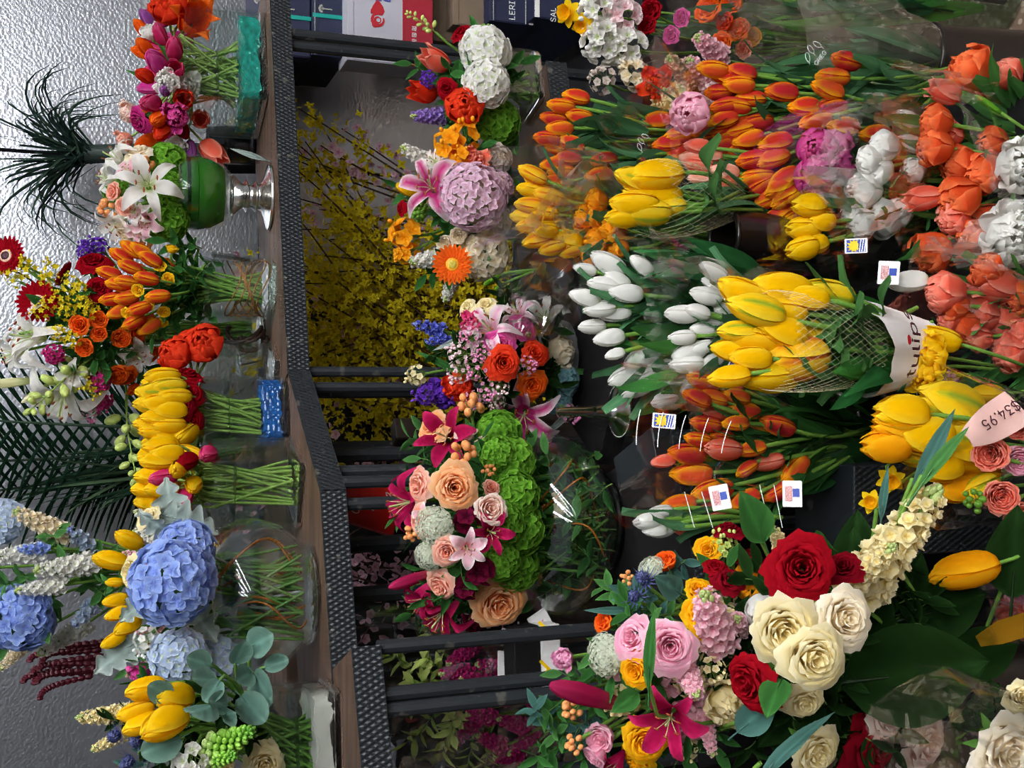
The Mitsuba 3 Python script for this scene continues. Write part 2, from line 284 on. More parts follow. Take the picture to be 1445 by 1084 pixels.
def gerb_parts(c, seed=0, eye='#3a1420', ring='#e0b8a0'):
    out = []; rr = np.random.default_rng(seed)
    for lay, (n, L) in enumerate([(24, 0.5), (22, 0.42), (20, 0.27)]):
        for k in range(n):
            (m, U, V) = patch(L - 0.1 + rr.uniform(-0.02, 0.02), 0.115 - 0.02 * lay, 4, 2, 0.12, 0.12 - 0.08 * lay, lambda u: np.clip(np.interp(u, [0, 0.3, 0.75, 1], [0.5, 0.85, 1, 0.35]), 0, 1), 0.04 + 0.16 * lay, k)
            a = k * 2 * math.pi / n + lay * 0.13; out.append(('ray_petal', rotz(m, a, (0.1 * math.cos(a), 0.1 * math.sin(a), 0.0 + 0.02 * lay)), colr(U, V, seed=seed + k + lay, **c), 'm_petal'))
    m = lathe([(0.17, 0.03), (0.16, 0.07), (0.12, 0.085), (0.0, 0.08)], 20); out.append(('disc', (m.vertices, m.faces), colored(m, ring), 'm_stem'))
    m = lathe([(0.11, 0.07), (0.10, 0.1), (0.05, 0.105), (0.0, 0.095)], 16); out.append(('eye', (m.vertices, m.faces), colored(m, eye), 'm_stem'))
    m = lathe([(0.02, -0.12), (0.08, -0.09), (0.13, 0.0)], 12); out.append(('calyx', (m.vertices, m.faces), colored(m, GREEN), 'm_stem')); return out
def ruffle(size, c, seed=0, n1=5, n2=4):
    a, ca = floret4(size, c, seed, n1, 0.3, 0.48, -0.1); b, cb = floret4(size * 0.7, c, seed + 3, n2, 0.4, 0.6, 0.8)
    return (np.vstack([a[0], b[0] + [0, 0, size * 0.06]]), np.vstack([a[1], b[1] + len(a[0])])), vcat([ca, cb])
def stock_parts(c, seed=0, n=46, fl=0.19, wid=0.125, budc='#9fb06a'):
    rr = np.random.default_rng(seed); out = []
    for k in range(n):
        t = k / (n - 1.0); a = k * 2.39996; z = -0.48 + 0.9 * t; s = fl * (1.0 - 0.55 * t ** 2); w = wid * (1 - 0.45 * t)
        d = np.array([math.cos(a), math.sin(a), 0.25 + 0.6 * t]); R = frame(np.array([w * math.cos(a), w * math.sin(a), z]), d + rr.normal(0, 0.2, 3), 1.0, rr.uniform(0, 6))
        m, col = ruffle(s, c, k); out.append(('floret', (m[0] @ R[:3, :3].T + R[:3, 3], m[1]), col * rr.uniform(0.9, 1.08), 'm_petal'))
    for k in range(8):
        a = k * 2.39996; z = 0.38 + 0.012 * k; b = ball(0.032 - 0.002 * k, (0.05 * (1 - k / 9) * math.cos(a), 0.05 * (1 - k / 9) * math.sin(a), z), 1.5, 1); out.append(('bud', (b.vertices, b.faces), colored(b, budc), 'm_stem'))
    t = tube([[0, 0, -0.5], [0, 0, 0.45]], [0.022, 0.012], 5); out.append(('stalk', (t.vertices, t.faces), colored(t, '#6f9448'), 'm_stem')); return out
def cluster_parts(c, seed=0, n=9, fl=0.42, wid=0.3, nb=3, stretch=1.0, cup=0.12, name='blossom', W=0.5):
    """A loose cluster of small five-petalled blossoms."""
    rr = np.random.default_rng(seed); out = []
    for k, d in enumerate(dome_points(n, 0.75, seed)):
        p = d * [wid, wid, wid * stretch] * rr.uniform(0.8, 1.1); R = frame(p, d + [0, 0, 0.25] + rr.normal(0, 0.15, 3), 1.0, rr.uniform(0, 6)); m, col = floret4(fl * rr.uniform(0.85, 1.1), c, k, 5, cup, W)
        out.append((name, (m[0] @ R[:3, :3].T + R[:3, 3], m[1]), col * rr.uniform(0.9, 1.06), 'm_petal'))
        t = tube([[0, 0, -0.45], p * 0.5 + [0, 0, -0.12], p], 0.009, 3); out.append(('stalk', (t.vertices, t.faces), colored(t, '#7a9a4a'), 'm_stem'))
    for k in range(nb):
        p = np.array([rr.uniform(-0.25, 0.25), rr.uniform(-0.25, 0.25), wid * stretch + 0.1]); b = ball(0.05, p, 1.5, 1); out.append(('bud', (b.vertices, b.faces), colored(b, c['mid']), 'm_stem'))
    return out
def berry_parts(c, seed=0, n=9, r=0.13, stretch=1.0):
    rr = np.random.default_rng(seed); out = []
    for k, d in enumerate(dome_points(n, 0.75, seed)):
        p = d * [0.36, 0.36, 0.36 * stretch] * rr.uniform(0.75, 1.1); b = ball(r * rr.uniform(0.8, 1.1), p, 1.25, 2); out.append(('berry', (b.vertices, b.faces), colored(b, c['mid']) * rr.uniform(0.85, 1.1), 'm_stem'))
        t = tube([[0, 0, -0.5], p * 0.4 + [0, 0, -0.15], p], 0.014, 3); out.append(('stalk', (t.vertices, t.faces), colored(t, '#6f8f45'), 'm_stem'))
    return out
def lace_parts(c, seed=0):
    rr = np.random.default_rng(seed); V, Fc, C, o = [], [], [], 0
    for d in dome_points(420, 0.45, seed):
        m, col = floret4(0.075, c, 0, 5, 0.1, 0.5); R = frame(d * [0.48, 0.48, 0.34] * rr.uniform(0.94, 1.05) - [0, 0, 0.1], d + rr.normal(0, 0.25, 3), 1, rr.uniform(0, 6)); V.append(m[0] @ R[:3, :3].T + R[:3, 3]); Fc.append(m[1] + o); C.append(col * rr.uniform(0.75, 1.1)); o += len(m[0])
    out = [('tiny_blossoms', (np.vstack(V), np.vstack(Fc)), vcat(C), 'm_petal')]
    for d in dome_points(14, 0.45, seed):
        t = tube([[0, 0, -0.5], d * 0.2 + [0, 0, -0.25], d * [0.46, 0.46, 0.32] - [0, 0, 0.1]], 0.012, 3); out.append(('stalk', (t.vertices, t.faces), colored(t, '#7f9f62'), 'm_stem'))
    return out
def thistle_parts(c, seed=0):
    out = []; rr = np.random.default_rng(seed); b = ball(0.13, (0, 0, 0.08), 1.5, 3); b.vertices += b.vertex_normals * (0.07 * (rr.random(len(b.vertices)) > 0.72)[:, None]); out.append(('cone', (b.vertices, b.faces), colored(b, c['mid']), 'm_stem'))
    for k in range(16):
        (m, U, V) = patch(0.55, 0.11, 8, 2, 0.1, 0.3, lambda u: np.clip(1 - u, 0.02, 1) * (0.4 + 0.6 * np.abs(np.sin(11 * u)))); out.append(('bract', rotz(m, k * 0.449, (0, 0, -0.12)), colr(U, V, **c), 'm_leaf'))
    return out
def leaf_wf(kind):
    if kind == 'dusty': return lambda u: np.clip((0.12 + 0.95 * np.sin(np.pi * np.clip(u * 0.8 + 0.18, 0, 1))) * (0.42 + 0.58 * np.abs(np.sin(13 * u + 0.4))) * np.where(u > 0.97, 0.5, 1), 0.06, 2)
    if kind == 'round': return lambda u: np.clip(np.sin(np.pi * np.clip(u * 0.94 + 0.04, 0, 1)), 0, 1) ** 0.5
    if kind == 'lance': return lambda u: np.clip(np.sin(np.pi * np.clip(u * 0.97 + 0.03, 0, 1)), 0, 1) ** 0.9 * (1.1 - 0.3 * u)
    return lambda u: np.clip(np.sin(np.pi * np.clip(u ** 0.8 * 0.98 + 0.02, 0, 1)), 0, 1) ** 0.85
def bigleaf_parts(c, kind='salal', W=0.6, bend=-0.25, seed=0):
    (m, U, V) = patch(1.0, W, 30 if kind == 'dusty' else 10, 8, 0.16, bend, leaf_wf(kind), 0, seed, 0.06 if kind == 'dusty' else 0.02); v = m[0]; v[:, 0] -= 0.5
    rib = np.cos(18 * (U - 0.35 * np.abs(V))) ** 8 * 0.35 * (np.abs(V) > 0.06); v[:, 2] += 0.008 * np.cos(18 * (U - 0.35 * np.abs(V)))
    col = colr(U, V, **c) * (1 + 0.25 * rib + 0.5 * (np.abs(V) < 0.05)); R = np.array([[0, 0, 1], [0, 1, 0], [1, 0, 0.0]])
    t = tube([[0, 0, -0.75], [0, 0, -0.45], [0, 0.0, -0.2]], [0.018, 0.015, 0.008], 4)
    return [('blade', (v @ R.T, m[1]), col, 'm_leaf'), ('leaf_stalk', (t.vertices, t.faces), colored(t, c['mid']), 'm_stem')]
def sprig_parts(c, seed=0, n=11, L=0.42, W=0.16, kind='lance', curve=0.15, spread=0.95):
    rr = np.random.default_rng(seed); out = []; p = bez(np.array([0, 0, -0.5]), np.array([curve, 0, -0.2]), np.array([-curve * 0.5, 0, 0.15]), np.array([curve, 0.03, 0.45]), 12)
    t = tube(p, np.linspace(0.014, 0.007, 12), 4); out.append(('twig', (t.vertices, t.faces), colored(t, '#5f7f40'), 'm_stem'))
    for k in range(n):
        q = p[min(11, 2 + int(9.99 * k / n))]; a = k * 2.6 + rr.uniform(-0.4, 0.4); (m, U, V) = patch(L * rr.uniform(0.7, 1.1), W, 6, 4, 0.15, rr.uniform(-0.3, 0.1), leaf_wf(kind), 0)
        d = np.array([math.cos(a) * spread, math.sin(a) * spread, 0.55 + (0.8 if k == n - 1 else 0)]); R = frame(q, np.cross(nrm(d), nrm(np.cross(d, [0.1, 0.2, 1]))), 1.0); xx = nrm(d); zz = nrm(np.array([0, 0, 1.0]) - xx * xx[2] + rr.normal(0, 0.3, 3)); yy = nrm(np.cross(zz, xx)); zz = np.cross(xx, yy)
        out.append(('leaf', (m[0] @ np.stack([xx, yy, zz]) + q, m[1]), colr(U, V, seed=seed + k, **c) * rr.uniform(0.8, 1.1), 'm_leaf'))
    return out
def spikebud_parts(c, seed=0, n=14, r=0.055, stretch=1.7, curve=0.18):
    """A curved spray of small pods on short stalks (orchid buds, bells of star-of-Bethlehem)."""
    rr = np.random.default_rng(seed); p = bez(np.array([0, 0, -0.5]), np.array([0.0, 0, -0.1]), np.array([curve, 0, 0.2]), np.array([curve * 1.4, 0, 0.5]), 16); out = []
    t = tube(p, np.linspace(0.014, 0.006, 16), 4); out.append(('stalk', (t.vertices, t.faces), colored(t, '#8aa84e'), 'm_stem'))
    for k in range(n):
        q = p[min(15, 3 + int(12.9 * k / n))]; a = k * 2.4; e = q + (0.13 - 0.08 * k / n) * np.array([math.cos(a), math.sin(a), 0.6]); s = 1 - 0.55 * k / n
        t = tube([q, e], 0.007, 3); out.append(('pedicel', (t.vertices, t.faces), colored(t, '#8aa84e'), 'm_stem'))
        b = ball(r * s, (0, 0, 0), stretch, 1); R = frame(e, e - q, 1.0); out.append(('pedicel__bud', (b.vertices @ R[:3, :3].T + e, b.faces), colored(b, c['mid']) * rr.uniform(0.85, 1.1), 'm_stem'))
    return out
def cone_parts(c, seed=0):
    out = []; rr = np.random.default_rng(seed)
    for k in range(70):
        t = k / 69.0; a = k * 2.39996; w = 0.19 * (1 - t) ** 0.7 + 0.02; p = np.array([w * math.cos(a), w * math.sin(a), -0.45 + 0.92 * t]); b = ball(0.062 * (1 - 0.45 * t), (0, 0, 0), 2.0, 1); R = frame(p, [math.cos(a), math.sin(a), 1.1], 1)
        out.append(('bud', (b.vertices @ R[:3, :3].T + p, b.faces), colr(np.full(len(b.vertices), t), np.zeros(len(b.vertices)), **c) * rr.uniform(0.85, 1.1), 'm_stem'))
    t = tube([[0, 0, -0.5], [0, 0, 0.4]], [0.07, 0.02], 6); out.append(('stalk', (t.vertices, t.faces), colored(t, GREEN), 'm_stem')); return out
def daff_parts(c, seed=0):
    out = []
    for k in range(6):
        (m, U, V) = patch(0.46, 0.3, 4, 2, 0.15, 0.1); out.append(('petal', rotz(m, k * 1.047 + seed), colr(U, V, **c), 'm_petal'))
    (m, U, V) = cuppetal([0.1, 0.13, 0.17, 0.23], [0, 0.12, 0.25, 0.33], [0.3, 0.4, 0.52, 0.7], 0, 4, 22, 0, 0.02); v = m[0]
    g = lathe([(0.09, 0.0), (0.13, 0.12), (0.16, 0.25), (0.23, 0.33), (0.25, 0.32)], 20, lambda v: v + 0.012 * np.sin(np.arange(20) * 2.5)[None, :, None] * np.array([0, 0, 1.0])); out.append(('trumpet', (g.vertices, g.faces), colored(g, c['base'] if 'base' in c else c['mid']), 'm_petal')); return out
KIND = {
    'tulip': ('tulip', 'tulip', lambda c, s: tulip_parts(c, 0.0, s)), 'ftulip': ('tulip', 'tulip', lambda c, s: tulip_parts(c, 0.03, s, 1.3)), 'otulip': ('tulip', 'tulip', lambda c, s: tulip_parts(c, 0.14, s, 1.1)), 'wtulip': ('tulip', 'tulip', lambda c, s: tulip_parts(c, 0.32, s, 1.15)),
    'dtulip': ('double_tulip', 'tulip', lambda c, s: double_parts(c, s)), 'ptulip': ('parrot_tulip', 'tulip', lambda c, s: double_parts(c, s, 0.12, 0.05)),
    'rose': ('rose', 'rose', lambda c, s: rose_parts(c, 22, s)), 'crose': ('rose', 'rose', lambda c, s: rose_parts(c, 20, s, 0.4)), 'srose': ('spray_rose', 'rose', lambda c, s: rose_parts(c, 16, s, 0.3)), 'ranun': ('ranunculus', 'ranunculus', lambda c, s: ranun_parts(c, s)),
    'lily': ('lily', 'lily', lambda c, s: lily_parts(c, s)), 'alstro': ('alstroemeria', 'alstroemeria', lambda c, s: lily_parts(c, s, 0.34, 0.3, 0.35)), 'clily': ('lily', 'lily', lambda c, s: lily_parts(c, s, 0.27, 0.15, 0.45)), 'bud': ('lily_bud', 'lily bud', lambda c, s: bud_parts(c, s)),
    'hydr': ('hydrangea', 'hydrangea', lambda c, s: hydr_parts(c, s)), 'shydr': ('hydrangea', 'hydrangea', lambda c, s: hydr_parts(c, s, 130, 0.15, 0.8, '#8a8a6a')), 'gerb': ('gerbera', 'gerbera', lambda c, s: gerb_parts(c, s)), 'ogerb': ('gerbera', 'gerbera', lambda c, s: gerb_parts(c, s, '#c8b040', '#e8a020')),
    'stock': ('stock_flower', 'stock flower', lambda c, s: stock_parts(c, s)), 'delph': ('delphinium', 'delphinium', lambda c, s: stock_parts(c, s, 16, 0.3, 0.12, '#7a86c0')), 'frill': ('carnation', 'carnation', lambda c, s: double_parts(c, s, 0.17, 0.07)),
    'orchid': ('orchid_spray', 'orchid', lambda c, s: cluster_parts(c, s, 8, 0.46, 0.3, 3, 1.1)), 'dorchid': ('orchid', 'orchid', lambda c, s: cluster_parts(c, s, 4, 0.6, 0.22, 0, 0.8, 0.2, 'blossom', 0.62)), 'wax': ('waxflower', 'waxflower', lambda c, s: cluster_parts(c, s, 22, 0.17, 0.42, 8, 1.0)), 'statice': ('statice', 'statice', lambda c, s: cluster_parts(c, s, 34, 0.22, 0.36, 6, 1.1, 0.3)),
    'whites': ('white_filler_flower', 'filler flower', lambda c, s: cluster_parts(c, s, 16, 0.26, 0.36, 4, 1.0)), 'freesia': ('freesia', 'freesia', lambda c, s: cluster_parts(c, s, 12, 0.42, 0.34, 4, 1.4, 0.5)), 'berry': ('hypericum_sprig', 'berries', lambda c, s: berry_parts(c, s)), 'grape': ('berry_cluster', 'berries', lambda c, s: berry_parts(c, s, 40, 0.09)),
    'lace': ('lace_flower', 'lace flower', lambda c, s: lace_parts(c, s)), 'thistle': ('sea_holly', 'sea holly', lambda c, s: thistle_parts(c, s)), 'dusty': ('dusty_miller_leaf', 'leaf', lambda c, s: bigleaf_parts(c, 'dusty', 0.75, -0.3, s)), 'salal': ('broad_leaf', 'leaf', lambda c, s: bigleaf_parts(c, 'salal', 0.62, -0.2, s)),
    'lance': ('long_leaf', 'leaf', lambda c, s: bigleaf_parts(c, 'lance', 0.17, -0.3, s)), 'round': ('eucalyptus_leaf', 'leaf', lambda c, s: bigleaf_parts(c, 'round', 0.85, -0.1, s)), 'sprig': ('foliage_sprig', 'foliage', lambda c, s: sprig_parts(c, s)), 'euc': ('eucalyptus_sprig', 'foliage', lambda c, s: sprig_parts(c, s, 9, 0.36, 0.3, 'round')),
    'budspray': ('orchid_bud_spray', 'orchid buds', lambda c, s: spikebud_parts(c, s)), 'ornitho': ('star_of_bethlehem_spike', 'flower spike', lambda c, s: cone_parts(c, s)), 'daff': ('daffodil', 'daffodil', lambda c, s: daff_parts(c, s)), 'sunny': ('forsythia_sprig', 'forsythia', lambda c, s: cluster_parts(c, s, 12, 0.3, 0.34, 3, 1.5, 0.1, 'blossom', 0.3)),
}
COL = {
    'oyt': dict(mid='#d63a2c', edge='#f6b01c', base='#e8702a', e0=0.42, jit=0.14), 'oyt2': dict(mid='#e25a2c', edge='#f7b41e', base='#ec8a2c', e0=0.38, jit=0.12), 'oyt3': dict(mid='#c42e34', edge='#ee8a1c', base='#d85a2c', e0=0.5, jit=0.12),
    'yellow': dict(mid='#f2c40a', edge='#f8d830', base='#dfae08', jit=0.12), 'ygreen': dict(mid='#f2cc18', edge='#f6da3a', streak='#8fae30', base='#a8b43a', jit=0.06), 'ystreak': dict(mid='#efb51c', edge='#f6d43a', streak='#d86a2a', jit=0.06), 'dyellow': dict(mid='#f0a810', edge='#f6c020', base='#e08a10'),
    'white': dict(mid='#e6e6e0', edge='#f4f3ee', base='#c9d69a', jit=0.06), 'cream': dict(mid='#efe0a2', edge='#f5ecc4', base='#dcc470', jit=0.04), 'ivory': dict(mid='#f0e2c0', edge='#f8f0dc', base='#e8d3a0', jit=0.03), 'blush': dict(mid='#f4d2c2', edge='#faece0', base='#f0b8a0', jit=0.04),
    'peach': dict(mid='#f2a868', edge='#f8c99a', base='#ee8f48', jit=0.05), 'salmon': dict(mid='#f0a085', edge='#f8cdb8', base='#ea8a66', jit=0.05), 'coral': dict(mid='#e8664e', edge='#f2a08a', base='#e0543c', jit=0.08), 'odouble': dict(mid='#e2552a', edge='#f08450', base='#d8762a', jit=0.12), 'oparrot': dict(mid='#ee8a18', edge='#f4b428', base='#e05a18', jit=0.12),
    'pink': dict(mid='#f0a4c0', edge='#f8cbd8', base='#e888a8', jit=0.05), 'hotpink': dict(mid='#cc2c66', edge='#dc5a88', base='#b8285a', jit=0.1), 'magenta': dict(mid='#b01a6a', edge='#c43a80', base='#90104e', jit=0.08), 'fuchsia': dict(mid='#d23a94', edge='#e66ab0', base='#b82a80', jit=0.1), 'lilypink': dict(mid='#a8164a', edge='#c22e62', base='#8a0e3c', jit=0.08),
    'red': dict(mid='#8c0a18', edge='#a01220', base='#5c040c', jit=0.1), 'dred': dict(mid='#700a18', edge='#880f20', base='#48060f', jit=0.1), 'orangered': dict(mid='#d8301a', edge='#e64a2a', base='#b8200f', jit=0.1), 'orange': dict(mid='#ee5a14', edge='#f4772a', base='#d84208', jit=0.08), 'goldorange': dict(mid='#f09a14', edge='#f4ac2a', base='#d8700c', jit=0.1), 'burg': dict(mid='#4a0a22', edge='#6a1432', base='#300616'),
    'purple': dict(mid='#5a2aa0', edge='#7040b8', base='#3a1a70'), 'lavtulip': dict(mid='#8a4490', edge='#a868a8', base='#6a3478'), 'lav': dict(mid='#9a7ac8', edge='#b498dc', base='#7a5ab0'), 'delph': dict(mid='#5a66c4', edge='#7c88dc', base='#4048a0'), 'blue': dict(mid='#8ca6e2', edge='#a6bcec', base='#7688d0', jit=0.1), 'paleblue': dict(mid='#b4c8e6', edge='#ccd8e8', base='#d0dcb8', jit=0.1), 'bluegreen': dict(mid='#6a98a0', edge='#8ab0b4', base='#5a8884'),
    'hgreen': dict(mid='#639c2c', edge='#7cb440', base='#447a20', jit=0.12), 'hpink': dict(mid='#d8b0c8', edge='#eccfe0', base='#c8a0a8', jit=0.1), 'hmixed': dict(mid='#cfc0b4', edge='#e4d4d0', base='#a8b088', jit=0.1), 'stargazer': dict(mid='#c02a78', edge='#f6e4ea', base='#d04a8a', e0=0.35, e1=0.8), 'sgpale': dict(mid='#e8a8c4', edge='#faf2f2', base='#e0b0b8', e0=0.2, e1=0.7), 'whitelily': dict(mid='#f4f2ec', edge='#fbfaf6', base='#c0cf88', jit=0.02), 'alpink': dict(mid='#f0c0cc', edge='#fbf0f0', base='#e0809a'), 'pinkstock': dict(mid='#eeb6c4', edge='#f8d4dc', base='#e8a0b0'), 'palepink': dict(mid='#f0cfd4', edge='#faecec', base='#e0b0b4'), 'waxpink': dict(mid='#e08ab8', edge='#f2c4da', base='#a83a70'), 'limebud': dict(mid='#bccf72', tip='#d8e090', base='#8aa848'), 'orni': dict(mid='#8cc048', tip='#5a9430', base='#c8dc90'), 'ivbud': dict(mid='#e8e6b4', tip='#f2eed0', base='#9cb860'), 'magbud': dict(mid='#a8204e', tip='#b83060', base='#b05a40'),
    'ltgreenlace': dict(mid='#cfd8bc', edge='#e4e8d8', base='#a8bc8a'), 'thistleblue': dict(mid='#3f4672', edge='#5a6290', base='#5f7f80'), 'silver': dict(mid='#84948f', edge='#a6b2ac', jit=0.08), 'eucgreen': dict(mid='#54756a', edge='#6c8c7e', jit=0.12), 'leaf': dict(mid='#2c5828', edge='#3c6c34', jit=0.15), 'darkleaf': dict(mid='#14280f', edge='#1c3416', jit=0.15), 'bluleaf': dict(mid='#3c6058', edge='#4c7268', jit=0.1), 'midleaf': dict(mid='#41703a', edge='#588a4a', jit=0.12), 'peachberry': dict(mid='#e89a5c'), 'redberry': dict(mid='#8a1030'), 'greenberry': dict(mid='#5f8f2c'), 'purpleberry': dict(mid='#5a1a6a'), 'daff': dict(mid='#f2d020', base='#f0b010'), 'fors': dict(mid='#dcc81c', edge='#e6d63a', base='#b8a018'), 'amar': dict(mid='#5a0f20'), 'peachstock': dict(mid='#eac0a4', edge='#f4d8c0', base='#e0a07c'),
}
WARM = ('oyt', 'oyt2', 'oyt3')
def group_of(kind, col, var=0):
    key = f'heads_{kind}_{col}_{var}'
    if key not in scene:
        g = {'type': 'shapegroup'}
        n = {}
        for name, mesh, c, b in KIND[kind][2](COL[col], var * 5 + 1):
            i = n.get(name, 0); n[name] = i + 1; num = '' if i == 0 else f'_{i:03d}'; up_, _, low = name.partition('__')
            g[f'{up_}{num}__{low}' if low else name + num] = mikit.ply(mesh, b, True, uv=c.uv())
        scene[key] = g
    return key
rng = np.random.default_rng(11)
def ribbon(pts, width, side, col, par, name='leaf', bs='m_leaf', fold=0.25):
    """A strap leaf along a path; width: table along it; side: rough direction of its width."""
    p = np.asarray(pts); n = len(p); t = np.gradient(p, axis=0); t /= np.linalg.norm(t, axis=1, keepdims=True) + 1e-9
    s = np.cross(np.cross(t, side), t); s /= np.linalg.norm(s, axis=1, keepdims=True) + 1e-9; nn = np.cross(t, s); w = np.interp(np.linspace(0, 1, n), np.linspace(0, 1, len(width)), width)[:, None]
    rows = [p + s * w * k + nn * w * fold * abs(k) for k in (-1, -0.5, 0, 0.5, 1)]; v = np.stack(rows, 1).reshape(-1, 3)
    i, j = np.meshgrid(np.arange(n - 1), np.arange(4), indexing='ij'); q = np.stack([i * 5 + j, (i + 1) * 5 + j, (i + 1) * 5 + j + 1, i * 5 + j + 1], -1).reshape(-1, 4)
    c = flat(col, len(v)) * (0.85 + 0.3 * rng.random()); c.a[2::5, 2] *= 1.25
    return part(par, name, (v, np.vstack([q[:, [0, 1, 2]], q[:, [0, 2, 3]]])), bs, True, color=c)
LEAFK = ('dusty', 'salal', 'lance', 'round')
def leafframe(P, axis, s):
    # the blade runs along the axis and shows its face, a little turned, to the street side
    d = nrm(np.asarray(axis) * [1, 0.35, 1]); n = nrm(nrm(EYE - P) + rng.normal(0, 0.28, 3)); n = nrm(n - d * np.dot(n, d)); m = np.eye(4)
    m[:3, 0], m[:3, 1], m[:3, 2], m[:3, 3] = s * n, s * np.cross(d, n), s * d, P; return m
STEMK = {'dusty': '#a8b4ac', 'euc': '#6a7a5a'}
def flower(kind, col, P, axis, s, label, group=None, to=None, via=None, roll=None, stemr=0.0022, stemcol='#6d9a3e', wilt=0.5, leaves=0, leafcol='#4a7650', leaflen=2.6, base=0.5, leafw=0.26):
    """One flower: its head as an instance, its stem (and strap leaves) under the same key. to: where the stem ends, via: the neck it passes."""
    name, ctg, _ = KIND[kind]; key = numbered(name); roll = rng.uniform(0, 6.28) if roll is None else roll
    M = leafframe(P, axis, s) if kind in LEAFK else frame(P, axis, s, roll); g = group_of(kind, col, int(rng.integers(2)))
    scene[key] = {'type': 'instance', 'to_world': TR(M), 'group': {'type': 'ref', 'id': g}}
    labels[key] = {'label': label, 'category': ctg}
    if group: labels[key]['group'] = group
    if to is not None:
        a = nrm(axis); p0 = np.asarray(P) - a * s * (base - 0.06 if kind in ('tulip', 'otulip', 'dtulip', 'ptulip', 'wtulip') else base * 0.7); L = np.linalg.norm(p0 - to)
        if via is None: pts = bez(p0, p0 - a * L * wilt * 0.6, np.asarray(to) + (p0 - to) * 0.3, np.asarray(to), 11)
        else:
            q = np.asarray(via); pts = np.vstack([bez(p0, p0 - a * np.linalg.norm(p0 - q) * 0.4, q + (q - to) * 0.25, q, 7), bez(q, q + (to - q) * 0.35, to + (q - to) * 0.3, np.asarray(to), 6)[1:]])
        t = tube(pts, stemr, 5); part(key, 'stem', t, 'm_stem', True, color=colored(t, stemcol))
        for k in range(leaves):
            a0 = rng.uniform(0.3, 0.55); i0 = int(a0 * 10); q = pts[i0]; up = nrm(p0 - q); sd = nrm(np.cross(up, nrm(rng.normal(size=3)))); l = s * leaflen * rng.uniform(0.7, 1.1)
            lp = bez(q, q + up * l * 0.35 + sd * s * 0.15, q + up * l * 0.7 + sd * s * 0.35, q + up * l * 0.95 + sd * s * rng.uniform(0.35, 1.1), 9)
            ribbon(lp, [0.08 * s, leafw * s * 0.8, leafw * s, leafw * s * 0.85, leafw * s * 0.5, 0.005], np.cross(up, sd), leafcol, key)
    return key
class Arr:
    """A vase arrangement: heads sit on a dome round a centre; their stems pass the neck and end in the vase."""
    def __init__(s, cx, cy, rx, ry, Y, depth, neck, foot, tail, lean=(0, 0.15, 0.35), spread=0.02, stem='#6d9a3e'):
        s.c, s.r, s.Y, s.d, s.neck, s.foot, s.tail, s.lean, s.spread, s.stem = (cx, cy), (rx, ry), Y, depth, np.asarray(neck), np.asarray(foot), tail, np.asarray(lean), spread, stem
        s.sc = mpp(at(cx, cy, Y))
    def add(s, kind, col, px, py, size, label, axis=None, dy=0.0, group=None, stem=True, roll=None):
        u, v = (px - s.c[0]) / s.r[0], (py - s.c[1]) / s.r[1]; w = math.sqrt(max(0.04, 1 - u * u - v * v)); P = at(px, py, s.Y - w * s.d + dy)
        a = nrm(np.array([-v, -w, -u * 0.8]) + [s.lean[0], -s.lean[1], s.lean[2]]) if axis is None else ax(*axis)
        j = rng.uniform(-1, 1, 2) * s.spread; k = (P - at(*s.c, s.Y))[0] / (s.r[1] * s.sc); k = np.clip(k, -1, 1); nk = s.neck + [0.75 * s.spread * k + j[0] * 0.2, j[1] * 0.5, 0]; ft = s.foot + [-0.3 * s.spread * k + j[0] * 0.65, j[1] * 0.6, 0]
        return flower(kind, col, P, a, size * mpp(P), f'{label} {s.tail}' if s.tail else label, group, ft if stem else None, nk, roll, stemcol=STEMK.get(kind, s.stem))
    def many(s, rows):
        for r in rows:
            o = r[6] if len(r) > 6 else {}
            s.add(*r[:6], **o)
    def fill(s, kind, col, n, size, label, group, dy=0.03, shrink=0.9, seed=1, lo=0.0):
        q = np.random.default_rng(seed)
        for k in range(n):
            a, m = q.uniform(0, 6.28), math.sqrt(q.uniform(lo, 1)) * shrink
            s.add(kind, col, s.c[0] + s.r[0] * m * math.cos(a), s.c[1] + s.r[1] * m * math.sin(a), size * q.uniform(0.8, 1.15), label, dy=dy, group=group)
    def back(s, kind, cols, n, size, label, group, seed=2, spread=0.9, thick=1.0):
        """Flowers on the far half of the dome, whose stems show through the vase."""
        q = np.random.default_rng(seed)
        for k in range(n):
            v = q.uniform(-spread, spread); u = q.uniform(-0.5, 0.7); P = at(s.c[0] + u * s.r[0], s.c[1] + v * s.r[1], s.Y + s.d * q.uniform(0.1, 0.8) * thick)
            j = q.uniform(-1, 1, 2) * s.spread; flower(kind, cols[k % len(cols)], P, nrm(np.array([-v * 0.5, 0.3, 0.8])), size * mpp(P), f'{label} {s.tail}', group, s.foot + [0.3 * s.spread * v + j[0] * 0.65, j[1] * 0.6, 0], s.neck + [0.85 * s.spread * v, j[1] * 0.6, 0], stemcol=s.stem)
ORD = 'first second third fourth fifth sixth seventh eighth ninth tenth eleventh twelfth thirteenth fourteenth fifteenth sixteenth seventeenth eighteenth'.split()
def sideon(a, P, k=0.72):
    # blooms on long stems lean back from the viewer so that they show their sides
    a, v = nrm(a), nrm(EYE - P); return nrm(a - v * np.dot(a, v) * k)
